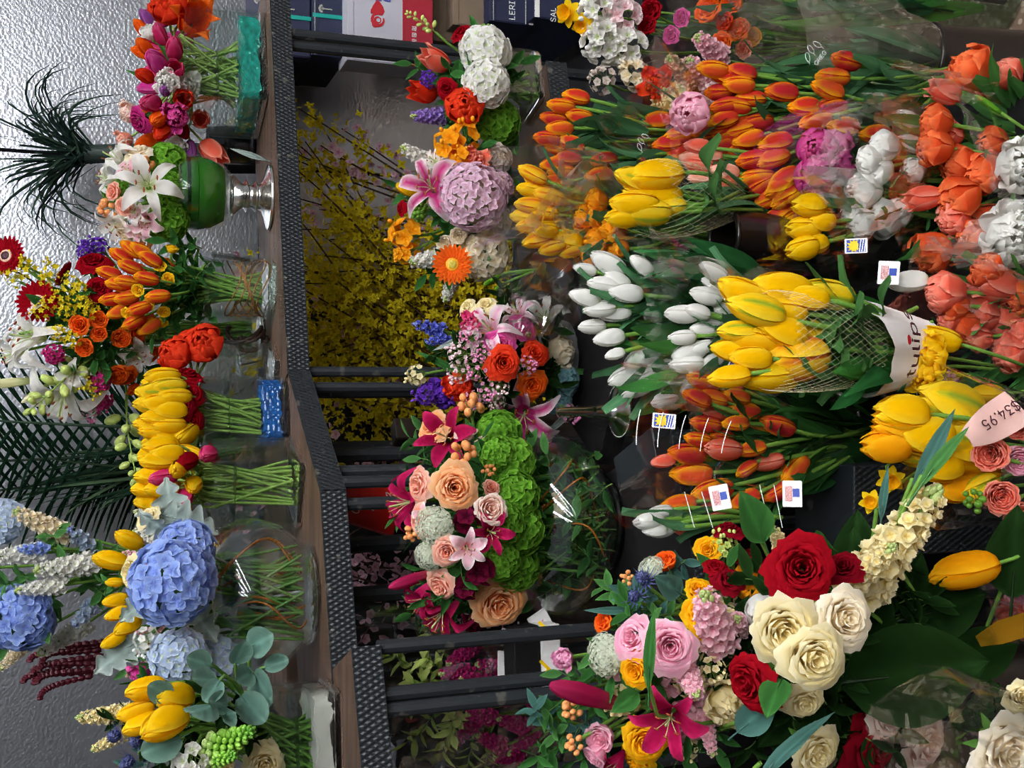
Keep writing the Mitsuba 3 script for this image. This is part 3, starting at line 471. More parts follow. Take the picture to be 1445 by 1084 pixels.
def bunch(rows, conv, Y, slope=0.35, kind='tulip', cols=WARM, label='', group='', leaves=1, size=1.0, bias=(0, 0.15, 0.2), leafcol='#4a7650', wilt=0.5, jit=0.012, leaflen=2.6, leafw=0.26, stemr=0.0028, ranked=False):
    """Tulips of one bunch: pixel position and length of each bloom; the stems come together at conv (px, py, Y)."""
    order = sorted(range(len(rows)), key=lambda i: (rows[i][1], rows[i][0])); rank = {i: n for n, i in enumerate(order)}
    C = at(*conv); mx = np.mean([r[0] for r in rows]); sc = mpp(at(mx, rows[0][1], Y))
    for i, r in enumerate(rows):
        P = at(r[0], r[1], Y - slope * (r[0] - mx) * sc + rng.uniform(-1, 1) * jit); k = r[3] if len(r) > 3 and r[3] else kind; c = r[4] if len(r) > 4 and r[4] else cols[i % len(cols)]
        a = sideon(nrm(P - C) + np.array([bias[0], -bias[1], bias[2]]) + rng.normal(0, 0.12, 3), P)
        flower(k, c, P, a, r[2] * size * mpp(P), (f'{label}, {ORD[rank[i]]} from the photo\'s top' if len(rows) > 1 else label) if ranked else label, group, C + rng.normal(0, 0.012, 3), None, None, stemr, wilt=wilt, leaves=leaves, leafcol=leafcol, leaflen=leaflen, leafw=leafw)
def extra_leaves(n, box, conv, Y, label, group, L=(0.14, 0.24), w=0.013, cols=('#47764e', '#55845c', '#3a6644'), seed=3, lean=0.5, depth=0.08):
    """Loose strap leaves standing in a bunch, each a thing; box: pixel range of the tips."""
    q = np.random.default_rng(seed); C = at(*conv)
    for k in range(n):
        tip = at(q.uniform(box[0], box[1]), q.uniform(box[2], box[3]), Y + q.uniform(-depth, depth)); d = nrm(tip - C); s = nrm(np.cross(d, q.normal(size=3))); l = min(q.uniform(*L), np.linalg.norm(tip - C) * 0.95); b = tip - d * l
        key = numbered('tulip_leaf'); labels[key] = {'label': label, 'category': 'leaf', 'group': group}
        ribbon(bez(b, b + d * l * 0.35 + s * 0.02, b + d * l * 0.7 + s * 0.025, tip + s * q.uniform(-0.01, 0.03), 9), [w * 0.4, w, w * 1.1, w * 0.9, w * 0.5, 0.001], np.cross(d, s), cols[k % len(cols)], key, 'blade')
# ---------------------------------------------------------------- vessels and wraps
def vessel(name, label, catg, prof, P, bsdf='m_glass', n=40, rim=0.002, group=None, basep=None, water=None, sx=1.0):
    """Round vessel turned from (r, z) points above P, with a rolled rim and a foot."""
    key = numbered(name); tag(key, label, catg, group)
    part(key, 'body', moved(lathe(prof, n), P), bsdf, True)
    if bsdf == 'm_glass': part(key, 'inner_wall', moved(lathe([(max(r - 0.003, 0.001), z + 0.004) for r, z in prof[:-1]] + [(prof[-1][0] - 0.003, prof[-1][1])], n), P), bsdf, True)
    r, z = prof[-1]; a = np.linspace(0, 2 * np.pi, 49)
    part(key, 'rim', tube(np.stack([P[0] + r * np.cos(a), P[1] + r * np.sin(a), np.full(49, P[2] + z)], -1), rim, 6, False), bsdf if bsdf != 'm_glass' else 'm_solid_glass', True)
    r0, z0 = prof[0]
    part(key, 'foot', moved(lathe([(0.0005, z0 + 0.006), (r0, z0 + 0.007), (r0 * 1.01, z0 + 0.003), (r0, z0), (0.0005, z0)], n), P), bsdf if bsdf != 'm_glass' else 'm_solid_glass', True)
    if water:
        part(key, 'water', moved(lathe([(0.0005, water), (float(np.interp(water, [q[1] for q in prof], [q[0] for q in prof])) * 0.985, water)], n), P), 'm_water')
    return key
def rrect(hx, hy, r, n=5):
    return Polygon(sbox(-hx + r, -hy + r, hx - r, hy - r).buffer(r, quad_segs=n).exterior.coords)
def square_vase(name, label, P, hx, hy, h, yaw=0.0, gel=None, gelh=0.03, bsdf='m_glass', water=None, r=0.012, rough=False):
    key = numbered(name); tag(key, label, 'vase'); c, s = math.cos(yaw), math.sin(yaw); R = np.array([[c, -s, 0], [s, c, 0], [0, 0, 1.0]])
    def loop(k, z): 
        e = np.array(rrect(hx * k, hy * k, r).exterior.coords)[:-1]; return np.column_stack([e, np.full(len(e), z)])
    def wall(l0):
        n = len(l0[0]); v = np.vstack(l0); q = np.array([[i * n + j, i * n + (j + 1) % n, (i + 1) * n + (j + 1) % n, (i + 1) * n + j] for i in range(len(l0) - 1) for j in range(n)]); return v @ R.T + P, np.vstack([q[:, [0, 1, 2]], q[:, [0, 2, 3]]])
    t = 0.004; kk = 1 - t / hx; part(key, 'body', wall([loop(0.97, 0.009), loop(1, 0.013), loop(1, h - 0.002)]), bsdf, 40); part(key, 'inner_wall', wall([loop(kk, 0.012), loop(kk, h - 0.002)]), bsdf, 40)
    def solid(name, lo, b):
        v, f = wall(lo); n = len(lo[0]); e = len(v) - n
        part(key, name, trimesh.Trimesh(v, np.vstack([f, [[0, i + 1, i] for i in range(1, n - 1)], [[e, e + i, e + i + 1] for i in range(1, n - 1)]]), process=False), b, 35)
    v, f = wall([loop(kk, h - 0.002), loop(1, h - 0.002), loop(1, h + 0.001), loop(kk, h + 0.001), loop(kk, h - 0.002)]); part(key, 'rim', (v, f), 'm_solid_glass'); solid('foot', [loop(0.95, 0), loop(0.99, 0.003), loop(0.99, 0.009), loop(0.93, 0.0095)], 'm_solid_glass')
    if gel:
        q = np.random.default_rng(4); z = h * 0
        m = prism_xy(rrect(hx * 0.91, hy * 0.90, r), 0.0145, gelh); m = m.subdivide().subdivide().subdivide(); m.vertices += 0.004 * (meshkit.noise(m.vertices * 220)[:, None] - 0.5) * [0.3, 0.3, 3.5]; m.vertices = m.vertices @ R.T + P; part(key, 'water_beads' if not rough else 'stone_lining', m, gel, False, kind='stuff')
    if water:
        m = prism_xy(rrect(hx * 0.90, hy * 0.89, r), water, water + 0.0005); m.vertices = m.vertices @ R.T + P; part(key, 'water', m, 'm_water')
    return key
def sleeve(label, Ptop, Pbot, rt, rb, seed=0, amp=0.02, n=30, rows=12, group=None, flat=0.55, open_=1.0, name='cellophane_sleeve', jag=0.03, bsdf='m_film'):
    """A crumpled clear wrap round a bunch: a flattened cone from Pbot to Ptop with creases and a jagged mouth."""
    key = numbered(name); tag(key, label, 'wrapper', group); q = np.random.default_rng(seed); Ptop, Pbot = np.asarray(Ptop), np.asarray(Pbot); A = Ptop - Pbot; L = np.linalg.norm(A); M = frame(Pbot, A); V = []
    an = np.arange(n) * 2 * np.pi / n + q.uniform(-0.1, 0.1, n); lobes = q.uniform(0, 6.28, 3)
    for i in range(rows + 1):
        t = i / rows; r = (rb + (rt - rb) * t ** 0.8) * (1 + amp / max(rt, 0.01) * (np.cos(3 * an + lobes[0] + 2 * t) + 0.6 * np.cos(7 * an + lobes[1] - 3 * t) + 1.1 * q.uniform(-1, 1, n)) * 0.5 * min(1, t * 2))
        z = L * t + (jag * (np.cos(2 * an + lobes[2]) + q.uniform(-0.6, 0.6, n)) if i == rows else q.uniform(-0.3, 0.3, n) * L / rows * 0.5)
        V.append(np.stack([r * np.cos(an), flat * r * np.sin(an), z], -1))
    V = np.array(V).reshape(-1, 3) @ M[:3, :3].T + Pbot; i, j = np.meshgrid(np.arange(rows), np.arange(n), indexing='ij'); k = (j + 1) % n; f = np.stack([i * n + j, i * n + k, (i + 1) * n + k, (i + 1) * n + j], -1).reshape(-1, 4)
    part(key, 'film', (V, np.vstack([f[:, [0, 1, 2]], f[:, [0, 2, 3]]])), bsdf, False); return key
def words(parent, name, text, h, origin, xdir, ydir, bsdf, depth=0.0006, bold=False, label=None):
    m = meshkit.text_mesh(text, h, depth, bold); m.apply_transform(basis(origin, xdir, ydir)); return part(parent, name, m, bsdf, label=label)
def flatshape(parent, name, poly, origin, xdir, ydir, bsdf, depth=0.0006):
    ms = [trimesh.creation.extrude_polygon(g, depth, engine='earcut') for g in getattr(poly, 'geoms', [poly]) if g.area > 1e-10]; m = cat(ms); m.apply_transform(basis(origin, xdir, ydir)); return part(parent, name, m, bsdf)
# ---------------------------------------------------------------- the setting
struct('floor', trimesh.creation.box(bounds=[[-4, -3, -0.05], [5, 4.0, 0.0]]), 'm_terrazzo')
WY = 2.62
struct('wall_back', trimesh.creation.box(bounds=[[-3, WY, 0], [0.505, WY + 0.05, 3.2]]), 'm_panel'); struct('wall_back_right', trimesh.creation.box(bounds=[[0.513, WY, 0], [4.5, WY + 0.05, 3.2]]), 'm_panel')
struct('trim_1', trimesh.creation.box(bounds=[[0.503, WY + 0.012, 0], [0.515, WY + 0.05, 3.2]]), 'm_dark')
struct('wall_left', trimesh.creation.box(bounds=[[-3.05, -3, 0], [-3.0, WY + 0.05, 3.2]]), 'm_roof')
struct('wall_front_added', trimesh.creation.box(bounds=[[-3, -2.6, 0], [0.9, -2.4, 2.9]]), 'm_roof')  # unseen wall, added so the panel's left side reflects something dark
if ROOF: struct('ceiling', trimesh.creation.box(bounds=[[-3.05, -1.6, 3.2], [1.6, WY + 0.05, 3.3]]), 'm_roof')
k = numbered('lamp_beam'); tag(k, 'pale beam overhead that carries the tube lamps', 'beam'); [part(k, 'crossbar', cbox([-0.3, y, 3.19], [2.1, y + 0.06, 3.25]), 'm_roof') for y in (-5.0, -2.2, 0.6)]; [part(k, 'hanger', cbox([x, y, 3.25], [x + 0.02, y + 0.02, 3.9]), 'm_roof') for x in (-0.2, 1.4) for y in (-4.98, -2.18, 0.62)]
for i, x in enumerate((0.5, 1.15, 1.9)):
    k = numbered('tube_lamp'); tag(k, 'fluorescent tube lamp hanging over the flower stand', 'lamp', 'tube lamps overhead'); part(k, 'housing', cbox([x - 0.05, -5.6, 3.09], [x + 0.05, 0.9, 3.19]), 'm_white')
    t = trimesh.creation.cylinder(0.036, 6.4, sections=12); t.apply_transform(trimesh.transformations.rotation_matrix(math.pi / 2, [1, 0, 0])); t.apply_translation([x, -2.35, 3.03])
    kk = part(k, 'tube', t, 'm_white', True); scene[kk]['emitter'] = {'type': 'area', 'radiance': {'type': 'rgb', 'value': [TUBE_RADIANCE, TUBE_RADIANCE * 1.02, TUBE_RADIANCE * 1.05]}}
# ---------------------------------------------------------------- the black stepped stand: boards on dowels
ZU, ZM, TH = 1.40, 1.02, 0.031
def line_xy(pts, z): return [at_z(px, py, z)[:2] for px, py in pts]
def board(parent, front, z, depth, th, ext0=0.0, name='board', top='m_wood'):
    """A plank whose front edge runs between two points; black embossed front, raw wood top."""
    a, b = np.asarray(front[0]), np.asarray(front[1]); d = nrm(b - a); a = a - d * ext0; n = np.array([-d[1], d[0]]); n = n if n[1] > 0 else -n
    P = Polygon([a, b, b + n * depth, a + n * depth]); part(parent, name, prism_xy(P, z - th, z), top)
    Q = Polygon([a - n * 0.003, b - n * 0.003, b, a]); part(parent, name + '__facing', prism_xy(Q, z - th - 0.001, z + 0.0015), 'm_black_emboss'); return n
up = line_xy([(379, -60), (407, 524), (453, 694), (470, 965)], ZU); dp = line_xy([(497, 914), (517, 1150)], ZU)
stand = []
spec = [('far black stand section under the teal, green and twig vases', up[0], up[1]), ('angled black stand section under the blue gel vase', up[1], up[2]), ('black stand section under the globe vase with curly willow', up[2], up[3]), ('nearest black stand section, at the photograph\'s lower edge', dp[0], dp[1])]
for lab, a, b in spec:
    k = numbered('display_stand'); tag(k, lab, 'display stand'); stand.append(k); n = board(k, (a, b), ZU, 0.27, TH, name='upper_board')
    d = nrm(b - a); L = np.linalg.norm(b - a); fa, fb = a - n * 0.24, b - n * 0.24; fa = fa + d * max(0.0, float(np.dot(at_z(790, 57, ZM)[:2] - fa, d))) if len(stand) == 1 else fa; board(k, (fa, fb), ZM, 0.21, TH, name='middle_board', top='m_wood' if len(stand) == 1 else 'm_dark'); 
    for py in {0: (40, 57, 521), 1: (537, 657), 2: (680, 712), 3: (922, 992, 1016)}[len(stand) - 1]:
        q0, q1 = at_z(0, py, ZU), EYE; dd = ray(400, py)[:2]; A2 = np.array([d, -dd]).T; s = float(np.linalg.solve(A2, EYE[:2] - a)[0]); p = a + d * s + n * 0.012; part(k, 'dowel', tube(np.array([[*p, ZM - 0.02], [*p, ZU - TH]]), 0.0085, 10), 'm_black_paint', 30)
    for s in (0.03, L - 0.03):
        for off in (0.20, -0.20):
            p = a + d * s + n * off; part(k, 'leg', tube(np.array([[*p, 0.0], [*p, (ZU if off > 0 else ZM) - TH]]), 0.012, 8), 'm_black_paint', 30)
UP = [np.array([*q, ZU]) for q in up]
def on_shelf(px, py, back, z=ZU):
    """Centre of a vessel whose front foot shows at this pixel, its radius being back."""
    p = at_z(px, py, z); d = nrm([p[0], p[1], 0]); return p + d * back
# ---------------------------------------------------------------- boxes at the far right (top of the photograph)
BX = 2.30
def carton(label, px0, px1, py0, py1, Y, depth, bsdf, name='cardboard_box'):
    a, b = at(px1, py1, Y), at(px0, py0, Y); k = numbered(name); tag(k, label, 'box'); lo = np.array([a[0], Y, a[2]]); hi = np.array([b[0], Y + depth, b[2]])
    part(k, 'body', cbox(lo, hi, 0.003), bsdf); part(k, 'lid_flap', cbox([lo[0] - 0.001, lo[1] - 0.002, hi[2] - 0.012], [hi[0] + 0.001, hi[1], hi[2] + 0.002], 0.001), bsdf); return k, lo, hi
X, Zv, Yv = np.array([1.0, 0, 0]), np.array([0, 0, 1.0]), np.array([0, 1.0, 0])
def front_rect(k, name, lo, hi, u0, u1, v0, v1, bsdf):
    w, h = hi[0] - lo[0], hi[2] - lo[2]; part(k, name, cbox([lo[0] + u0 * w, lo[1] - 0.0035, lo[2] + v0 * h], [lo[0] + u1 * w, lo[1] - 0.0004, lo[2] + v1 * h], 0.0005), bsdf)
def sprig_print(k, lo, hi, u, v, s):
    o = np.array([lo[0] + u * (hi[0] - lo[0]), lo[1] - 0.0012, lo[2] + v * (hi[2] - lo[2])]); g = [sbox(-0.06 * s, 0, 0.06 * s, s)]
    for i in range(9):
        a = math.pi * (0.1 + 0.1 * i); g.append(Point(0.35 * s * math.cos(a), s + 0.35 * s * math.sin(a)).buffer(0.1 * s, 4)); g.append(Polygon([(0, s * 0.8), (0.35 * s * math.cos(a) + 0.02 * s, s + 0.35 * s * math.sin(a)), (0.35 * s * math.cos(a) - 0.02 * s, s + 0.35 * s * math.sin(a))]))
    flatshape(k, 'flower_print', unary_union(g), o, X, Zv, 'm_paleprint', 0.0006)
for i, (x0, x1, lab) in enumerate([(368, 386, 'topmost navy box with a teal strap above the white box'), (387, 439, 'navy box with pale flower print, second above the white box'), (441, 491, 'navy box with pale flower print directly above the white box')]):
    k, lo, hi = carton(lab, x0, x1, -70, 82 if i else 60, BX, 0.25, 'm_box_navy'); us = ((0.44, 0.48), (0.355, 0.395), (0.36, 0.40))[i]; front_rect(k, 'strap', lo, hi, us[0], us[1], 0, 1, 'm_teal'); front_rect(k, 'edge_line', lo, hi, 0, 1, 0.93, 0.95, 'm_paleprint')
    for u in (0.15, 0.45, 0.72): sprig_print(k, lo, hi, u, 0.45, 0.02)
k, lo, hi = carton('white flower box with a red rose logo and a red base', 491, 610, -80, 96, BX - 0.05, 0.09, 'm_box_white'); front_rect(k, 'red_base', lo, hi, 0, 1, 0.0, 0.36, 'm_red')
c0 = at(533, 21, BX - 0.052); s = mpp(c0); z = c0.copy(); z[1] = lo[1] - 0.001
drop = Polygon([(0, 21), (7, 12), (9, 6), (7, 2), (-9, 2), (-9, 6), (-6, 12)]).buffer(1.0); ring = unary_union([Point(0, -7).buffer(10).difference(Point(1, -6).buffer(6.5)).difference(sbox(2, -4, 12, 0)), Point(0, -7).buffer(5).difference(Point(1, -7).buffer(3)), Point(-4, -14).buffer(4)])
from shapely import affinity as aff
flatshape(k, 'rose_logo', aff.scale(unary_union([drop, ring]), s, s, origin=(0, 0)), z, -Zv, X, 'm_logo_red')
z2 = at(553, -12, BX - 0.052); z2[1] = lo[1] - 0.001; words(k, 'lettering', 'PRIMA', 15 * s, z2, Zv, -X, 'm_ink_blue', bold=True)
for i in range(5):
    front = lo[1] - 0.004; q = at(587, 44 + 9 * i, BX - 0.052); sq = sbox(0, 0, 6 * s, 6 * s); flatshape(k, 'care_symbol', sq.difference(aff.scale(sq, 0.7, 0.7)).union(Point(3 * s, 3 * s).buffer(1.2 * s)), np.array([q[0], front, q[2]]), X, Zv, 'm_white_print')
k, lo, hi = carton('brown cardboard carton beside the navy box with white lettering', 640, 690, -70, 40, BX - 0.02, 0.3, 'm_card'); k, lo, hi = carton('taller brown cardboard carton leaning by the red-based box', 612, 640, -60, 60, BX + 0.03, 0.2, 'm_card')
k, lo, hi = carton('navy box lettered LERI in white', 692, 752, -70, 36, BX - 0.06, 0.3, 'm_box_navy'); front_rect(k, 'white_base', lo, hi, 0, 1, 0.0, 0.1, 'm_white')
s = mpp(at(720, 20, BX - 0.06)); o = at(727, 29, BX - 0.062); o[1] = lo[1] - 0.001; words(k, 'lettering', 'LERI', 9 * s, o, X, Zv, 'm_white_print'); front_rect(k, 'edge_line', lo, hi, 0, 1, 0.93, 0.945, 'm_paleprint'); front_rect(k, 'edge_line', lo, hi, 0, 1, 0.17, 0.185, 'm_paleprint')
k, lo, hi = carton('navy box lettered SAL in white, lowest of the boxes', 754, 850, -70, 36, BX - 0.1, 0.3, 'm_box_navy'); o = at(784, 32, BX - 0.1); o[1] = lo[1] - 0.001; words(k, 'lettering', 'SAL', 8 * s, o, X, Zv, 'm_white_print'); front_rect(k, 'white_edge', lo, hi, 0.0, 1, 0.93, 1.0, 'm_white')
# a low plinth behind the stand carries boxes and buckets of branches
k = numbered('storage_plinth'); tag(k, 'dark low plinth behind the stand carrying the boxes', 'plinth'); part(k, 'body', cbox([0.2, BX - 0.18, 0.0], [1.9, BX + 0.25, at(852, 0, BX)[2]]), 'm_dark'); part(k, 'lid', cbox([0.19, BX - 0.2, at(852, 0, BX)[2]], [1.92, BX + 0.26, at(850, 0, BX)[2]]), 'm_roof')
# ================================================================ UPPER SHELF
# -- square vase with teal gel (top of the photograph)
c = on_shelf(379, 110, 0.09); s1 = mpp(c); H1 = 108 * s1; yaw1 = math.atan2(*(up[1] - up[0])[::-1]) + math.pi
square_vase('square_vase', 'square glass vase with teal gel beads in its base', c, 0.088, 0.075, H1, yaw1, 'm_gel_teal', 0.040, water=H1 * 0.6)
A = Arr(228, 112, 48, 100, c[1] + 0.0, 0.10, c + [0, 0, H1 + 0.005], c + [0, 0, 0.045], 'in the square vase with teal gel', spread=0.07, stem='#8fae5a')
A.many([('dtulip', 'orangered', 240, 8, 62, 'larger wide-open orange tulip', {'axis': (.3, .8, .5)}), ('wtulip', 'orange', 274, 28, 60, 'lower wide-open orange tulip', {'axis': (0, 1, -.1)}), ('tulip', 'lavtulip', 208, 28, 32, 'purple tulip peeping behind the open orange one'), ('tulip', 'hotpink', 226, 48, 36, 'small pink tulip beside the wide-open orange ones'),
        ('tulip', 'hotpink', 246, 68, 44, 'deep pink tulip'), ('tulip', 'fuchsia', 220, 86, 50, 'biggest fuchsia tulip'), ('otulip', 'hotpink', 248, 97, 36, 'pink tulip turned face-on', {'axis': (0, 1, .15)}), ('tulip', 'orange', 204, 66, 34, 'orange tulip at the photo\'s left rim of blooms'), ('tulip', 'orangered', 204, 107, 36, 'red-orange tulip behind the biggest fuchsia one'),
        ('frill', 'white', 236, 116, 32, 'white frilled flower nearer the tips'), ('frill', 'white', 264, 122, 34, 'white frilled flower nearer the glass'), ('frill', 'white', 212, 46, 24, 'small white frilled flower behind purple tulip'), ('otulip', 'orangered', 259, 139, 44, 'open red-orange tulip under the white frills', {'axis': (-.3, 1, 0)}),
        ('tulip', 'hotpink', 212, 146, 46, 'long magenta tulip'), ('tulip', 'lavtulip', 233, 128, 28, 'small purple tulip between magenta and orange'), ('frill', 'fuchsia', 247, 163, 38, 'pink fringed tulip'), ('tulip', 'orange', 223, 168, 40, 'orange tulip under the fringed pink one'), ('tulip', 'orangered', 228, 186, 42, 'orange-red tulip low beside the lily vase'),
        ('otulip', 'coral', 283, 168, 40, 'coral tulip pressed against the glass', {'axis': (-.2, 1, .1)}), ('tulip', 'red', 259, 184, 30, 'dark red tulip bud'), ('rose', 'magenta', 196, 172, 44, 'crimson-pink rose'), ('frill', 'blush', 182, 158, 30, 'pale pink carnation at the tips'), ('frill', 'salmon', 176, 198, 26, 'salmon carnation near the white lilies'),
        ('tulip', 'lavtulip', 270, 211, 30, 'lilac tulip drooping towards the green bowl', {'axis': (-.9, .4, -.1)}), ('otulip', 'coral', 300, 216, 46, 'red tulip hanging below the rim', {'axis': (-.8, .5, -.6)}), ('frill', 'white', 248, 205, 30, 'white frilled flower beside the lilac tulip'), ('tulip', 'orange', 200, 40, 30, 'orange tulip bud hidden behind pink ones'), ('tulip', 'hotpink', 240, 0, 40, 'pink tulip cut by the photo\'s edge')])
A.back('tulip', ['hotpink', 'orange', 'fuchsia', 'red'], 22, 38, 'tulip at the back', 'tulips at the back of the teal gel vase', spread=0.95)
A.fill('lance', 'midleaf', 5, 50, 'tulip leaf', 'leaves among tulips of the teal gel vase', shrink=0.6)
# -- green bowl on silver foot with white lilies
c = on_shelf(388, 279, 0.05); s2 = mpp(c); hb = 72 * s2
k = vessel('green_bowl_vase', 'glass bowl lined with green leaf on a silver pedestal', 'vase', [(0.030, 0), (0.047, 0.014), (0.058, 0.035), (0.062, 0.055), (0.060, 0.075), (0.056, 0.088)], c + [0, 0, 0.062], 'm_glass', 40, 0.0015)
part(k, 'leaf_lining', moved(lathe([(0.001, 0.012), (0.044, 0.016), (0.055, 0.036), (0.059, 0.055), (0.0572, 0.075), (0.0535, 0.084)], 40), c + [0, 0, 0.062]), 'm_leaf', True, color=flat('#2c6a1e', 240))
part(k, 'pedestal', moved(lathe([(0.001, 0.0), (0.052, 0.0), (0.055, 0.003), (0.054, 0.006), (0.035, 0.011), (0.024, 0.016), (0.021, 0.022), (0.026, 0.026), (0.020, 0.031), (0.019, 0.036), (0.027, 0.041), (0.020, 0.046), (0.024, 0.052), (0.030, 0.058), (0.034, 0.064), (0.001, 0.066)], 40), c), 'm_silver', 40)
A = Arr(200, 275, 52, 66, c[1], 0.085, c + [0, 0, 0.15], c + [0, 0, 0.085], 'in the silver-footed green bowl', spread=0.03)
A.many([('lily', 'whitelily', 208, 258, 92, 'big white lily facing out', {'axis': (.1, 1, .1), 'dy': -.02}), ('lily', 'whitelily', 160, 222, 70, 'white lily turned away towards the tips', {'axis': (.5, .3, .9)}), ('lily', 'whitelily', 148, 252, 56, 'half-open white lily at the photo\'s left', {'axis': (.1, .3, 1)}), ('clily', 'whitelily', 165, 318, 62, 'white lily low at the side', {'axis': (-.7, .4, .5)}),
        ('rose', 'ivory', 196, 216, 50, 'ivory rose near the teal vase'), ('rose', 'ivory', 180, 331, 46, 'ivory rose near the orange tulips'), ('srose', 'salmon', 160, 270, 34, 'peach spray rose nearer the tips'), ('srose', 'salmon', 176, 291, 36, 'peach spray rose in the middle'), ('alstro', 'alpink', 205, 312, 50, 'pink and white alstroemeria nearer the bowl'), ('alstro', 'alpink', 195, 326, 40, 'pink and white alstroemeria at the side'), ('alstro', 'alpink', 180, 240, 36, 'pink-flushed alstroemeria behind the big lily'),
        ('berry', 'peachberry', 204, 233, 32, 'peach berry sprig near the green hydrangea'), ('berry', 'peachberry', 152, 293, 34, 'peach berry sprig at the tips'), ('berry', 'peachberry', 206, 342, 26, 'peach berry sprig at the side'), ('hydr', 'hgreen', 236, 226, 56, 'green hydrangea on the teal vase\'s side'), ('hydr', 'hgreen', 240, 268, 58, 'green hydrangea under the big lily', {'dy': .02}), ('hydr', 'hgreen', 236, 312, 62, 'green hydrangea on the tulips\' side'), ('lily', 'whitelily', 190, 300, 44, 'small white lily behind the peach roses')])
A.fill('hydr', 'hgreen', 4, 48, 'green hydrangea at the back', 'green hydrangeas behind the white lilies', dy=0.06, shrink=0.7)
k = vessel('dark_vase', 'dark glass vase behind the teal gel vase', 'vase', [(0.025, 0), (0.034, 0.01), (0.036, 0.05), (0.030, 0.085)], on_shelf(374, 208, 0.15), 'm_glass_dark')
flower('lance', 'silver', at(352, 218, c[1]), ax(.2, .6, .9), 50 * s2, 'pale dried leaf hanging beside the silver pedestal')
# -- hexagonal vase with orange tulips
c = on_shelf(392, 408, 0.055); s3 = mpp(c); HH = 98 * s3
k = numbered('hexagonal_vase'); tag(k, 'hexagonal glass vase lined with twigs under orange tulips', 'vase'); hexa = lambda r: [(r * math.cos(a), r * math.sin(a)) for a in np.arange(6) * math.pi / 3 + 0.2]
def hexwall(r0, r1, z0, z1):
    v = np.array([[x, y, z] for r, z in ((r0, z0), (r1, z1)) for x, y in hexa(r)]); q = np.array([[j, (j + 1) % 6, 6 + (j + 1) % 6, 6 + j] for j in range(6)]); return v + c, np.vstack([q[:, [0, 1, 2]], q[:, [0, 2, 3]]])
for nm, r0, r1, z0 in (('body', 0.052, 0.062, 0.012), ('inner_wall', 0.048, 0.058, 0.014)): part(k, nm, hexwall(r0, r1, z0, HH), 'm_glass')
m = prism_xy(Polygon(hexa(0.054)), 0, 0.013); part(k, 'base', moved(m, c), 'm_glass_green')
for i in range(9):
    an = np.linspace(0, 6.28, 30); part(k, 'twig', tube(np.stack([c[0] + 0.046 * np.cos(an + i), c[1] + 0.046 * np.sin(an + i), c[2] + 0.02 + i * 0.006 + 0.012 * np.sin(2 * an + i * 1.3)], -1), 0.0011, 4), 'm_stem', True, color=flat('#8a5a20', 120))
A = Arr(200, 406, 62, 62, c[1], 0.075, c + [0, 0, HH], c + [0, 0, 0.02], '', spread=0.035)
rows = [(154, 386), (167, 401), (158, 422), (168, 440), (184, 377), (179, 421), (207, 393), (200, 354), (212, 366), (223, 418), (189, 454), (210, 461), (171, 362), (180, 398), (196, 436), (186, 352)]
for i, (x, y) in enumerate(rows): A.add('tulip', WARM[i % 2], x, y, 36, 'orange yellow-edged tulip in the twig-lined hexagonal vase', group='orange tulips in the hexagonal vase', axis=(-.012 * (y - 405), .35, 1), dy=-0.03 if x > 180 else 0)
for i, (x, y) in enumerate([(195, 409), (209, 430), (231, 439), (237, 394), (243, 351), (225, 376), (180, 442), (228, 455)]): A.add('ranun', 'yellow', x, y, 24, 'small yellow ranunculus in the twig-lined hexagonal vase', group='yellow ranunculus in the hexagonal vase', dy=-0.02)
for i, (x, y) in enumerate([(255, 372), (262, 392), (250, 425), (268, 440), (240, 450), (262, 350), (272, 412), (246, 402), (285, 380), (282, 432)]): A.add('sprig', 'leaf', x, y, 74, 'dark green leafy sprig in the twig-lined hexagonal vase', group='leafy sprigs of the hexagonal vase', axis=(rng.uniform(-.8, .8), .8, .7))
A.back('tulip', ['oyt', 'oyt2'], 8, 34, 'orange tulip at the back of the twig-lined vase', 'orange tulips behind the hexagonal vase')
for i, (x, y) in enumerate([(322, 478), (340, 470), (360, 486)]):
    an = np.linspace(0, 1, 16)[:, None]; p0 = on_shelf(395, 470 + 8 * i, 0.12); e = at(x - 30, y, p0[1]); k = numbered('twisted_branch'); tag(k, 'dark twisted branch between hexagonal vase and blue gel vase', 'branch', 'twisted branches on the upper shelf'); t = tube(p0 + (e - p0) * an + 0.012 * np.sin(an * 9 + [0, 1, 2]), 0.004, 6); part(k, 'bark', t, 'm_stem', True, color=colored(t, '#2a1a12'))
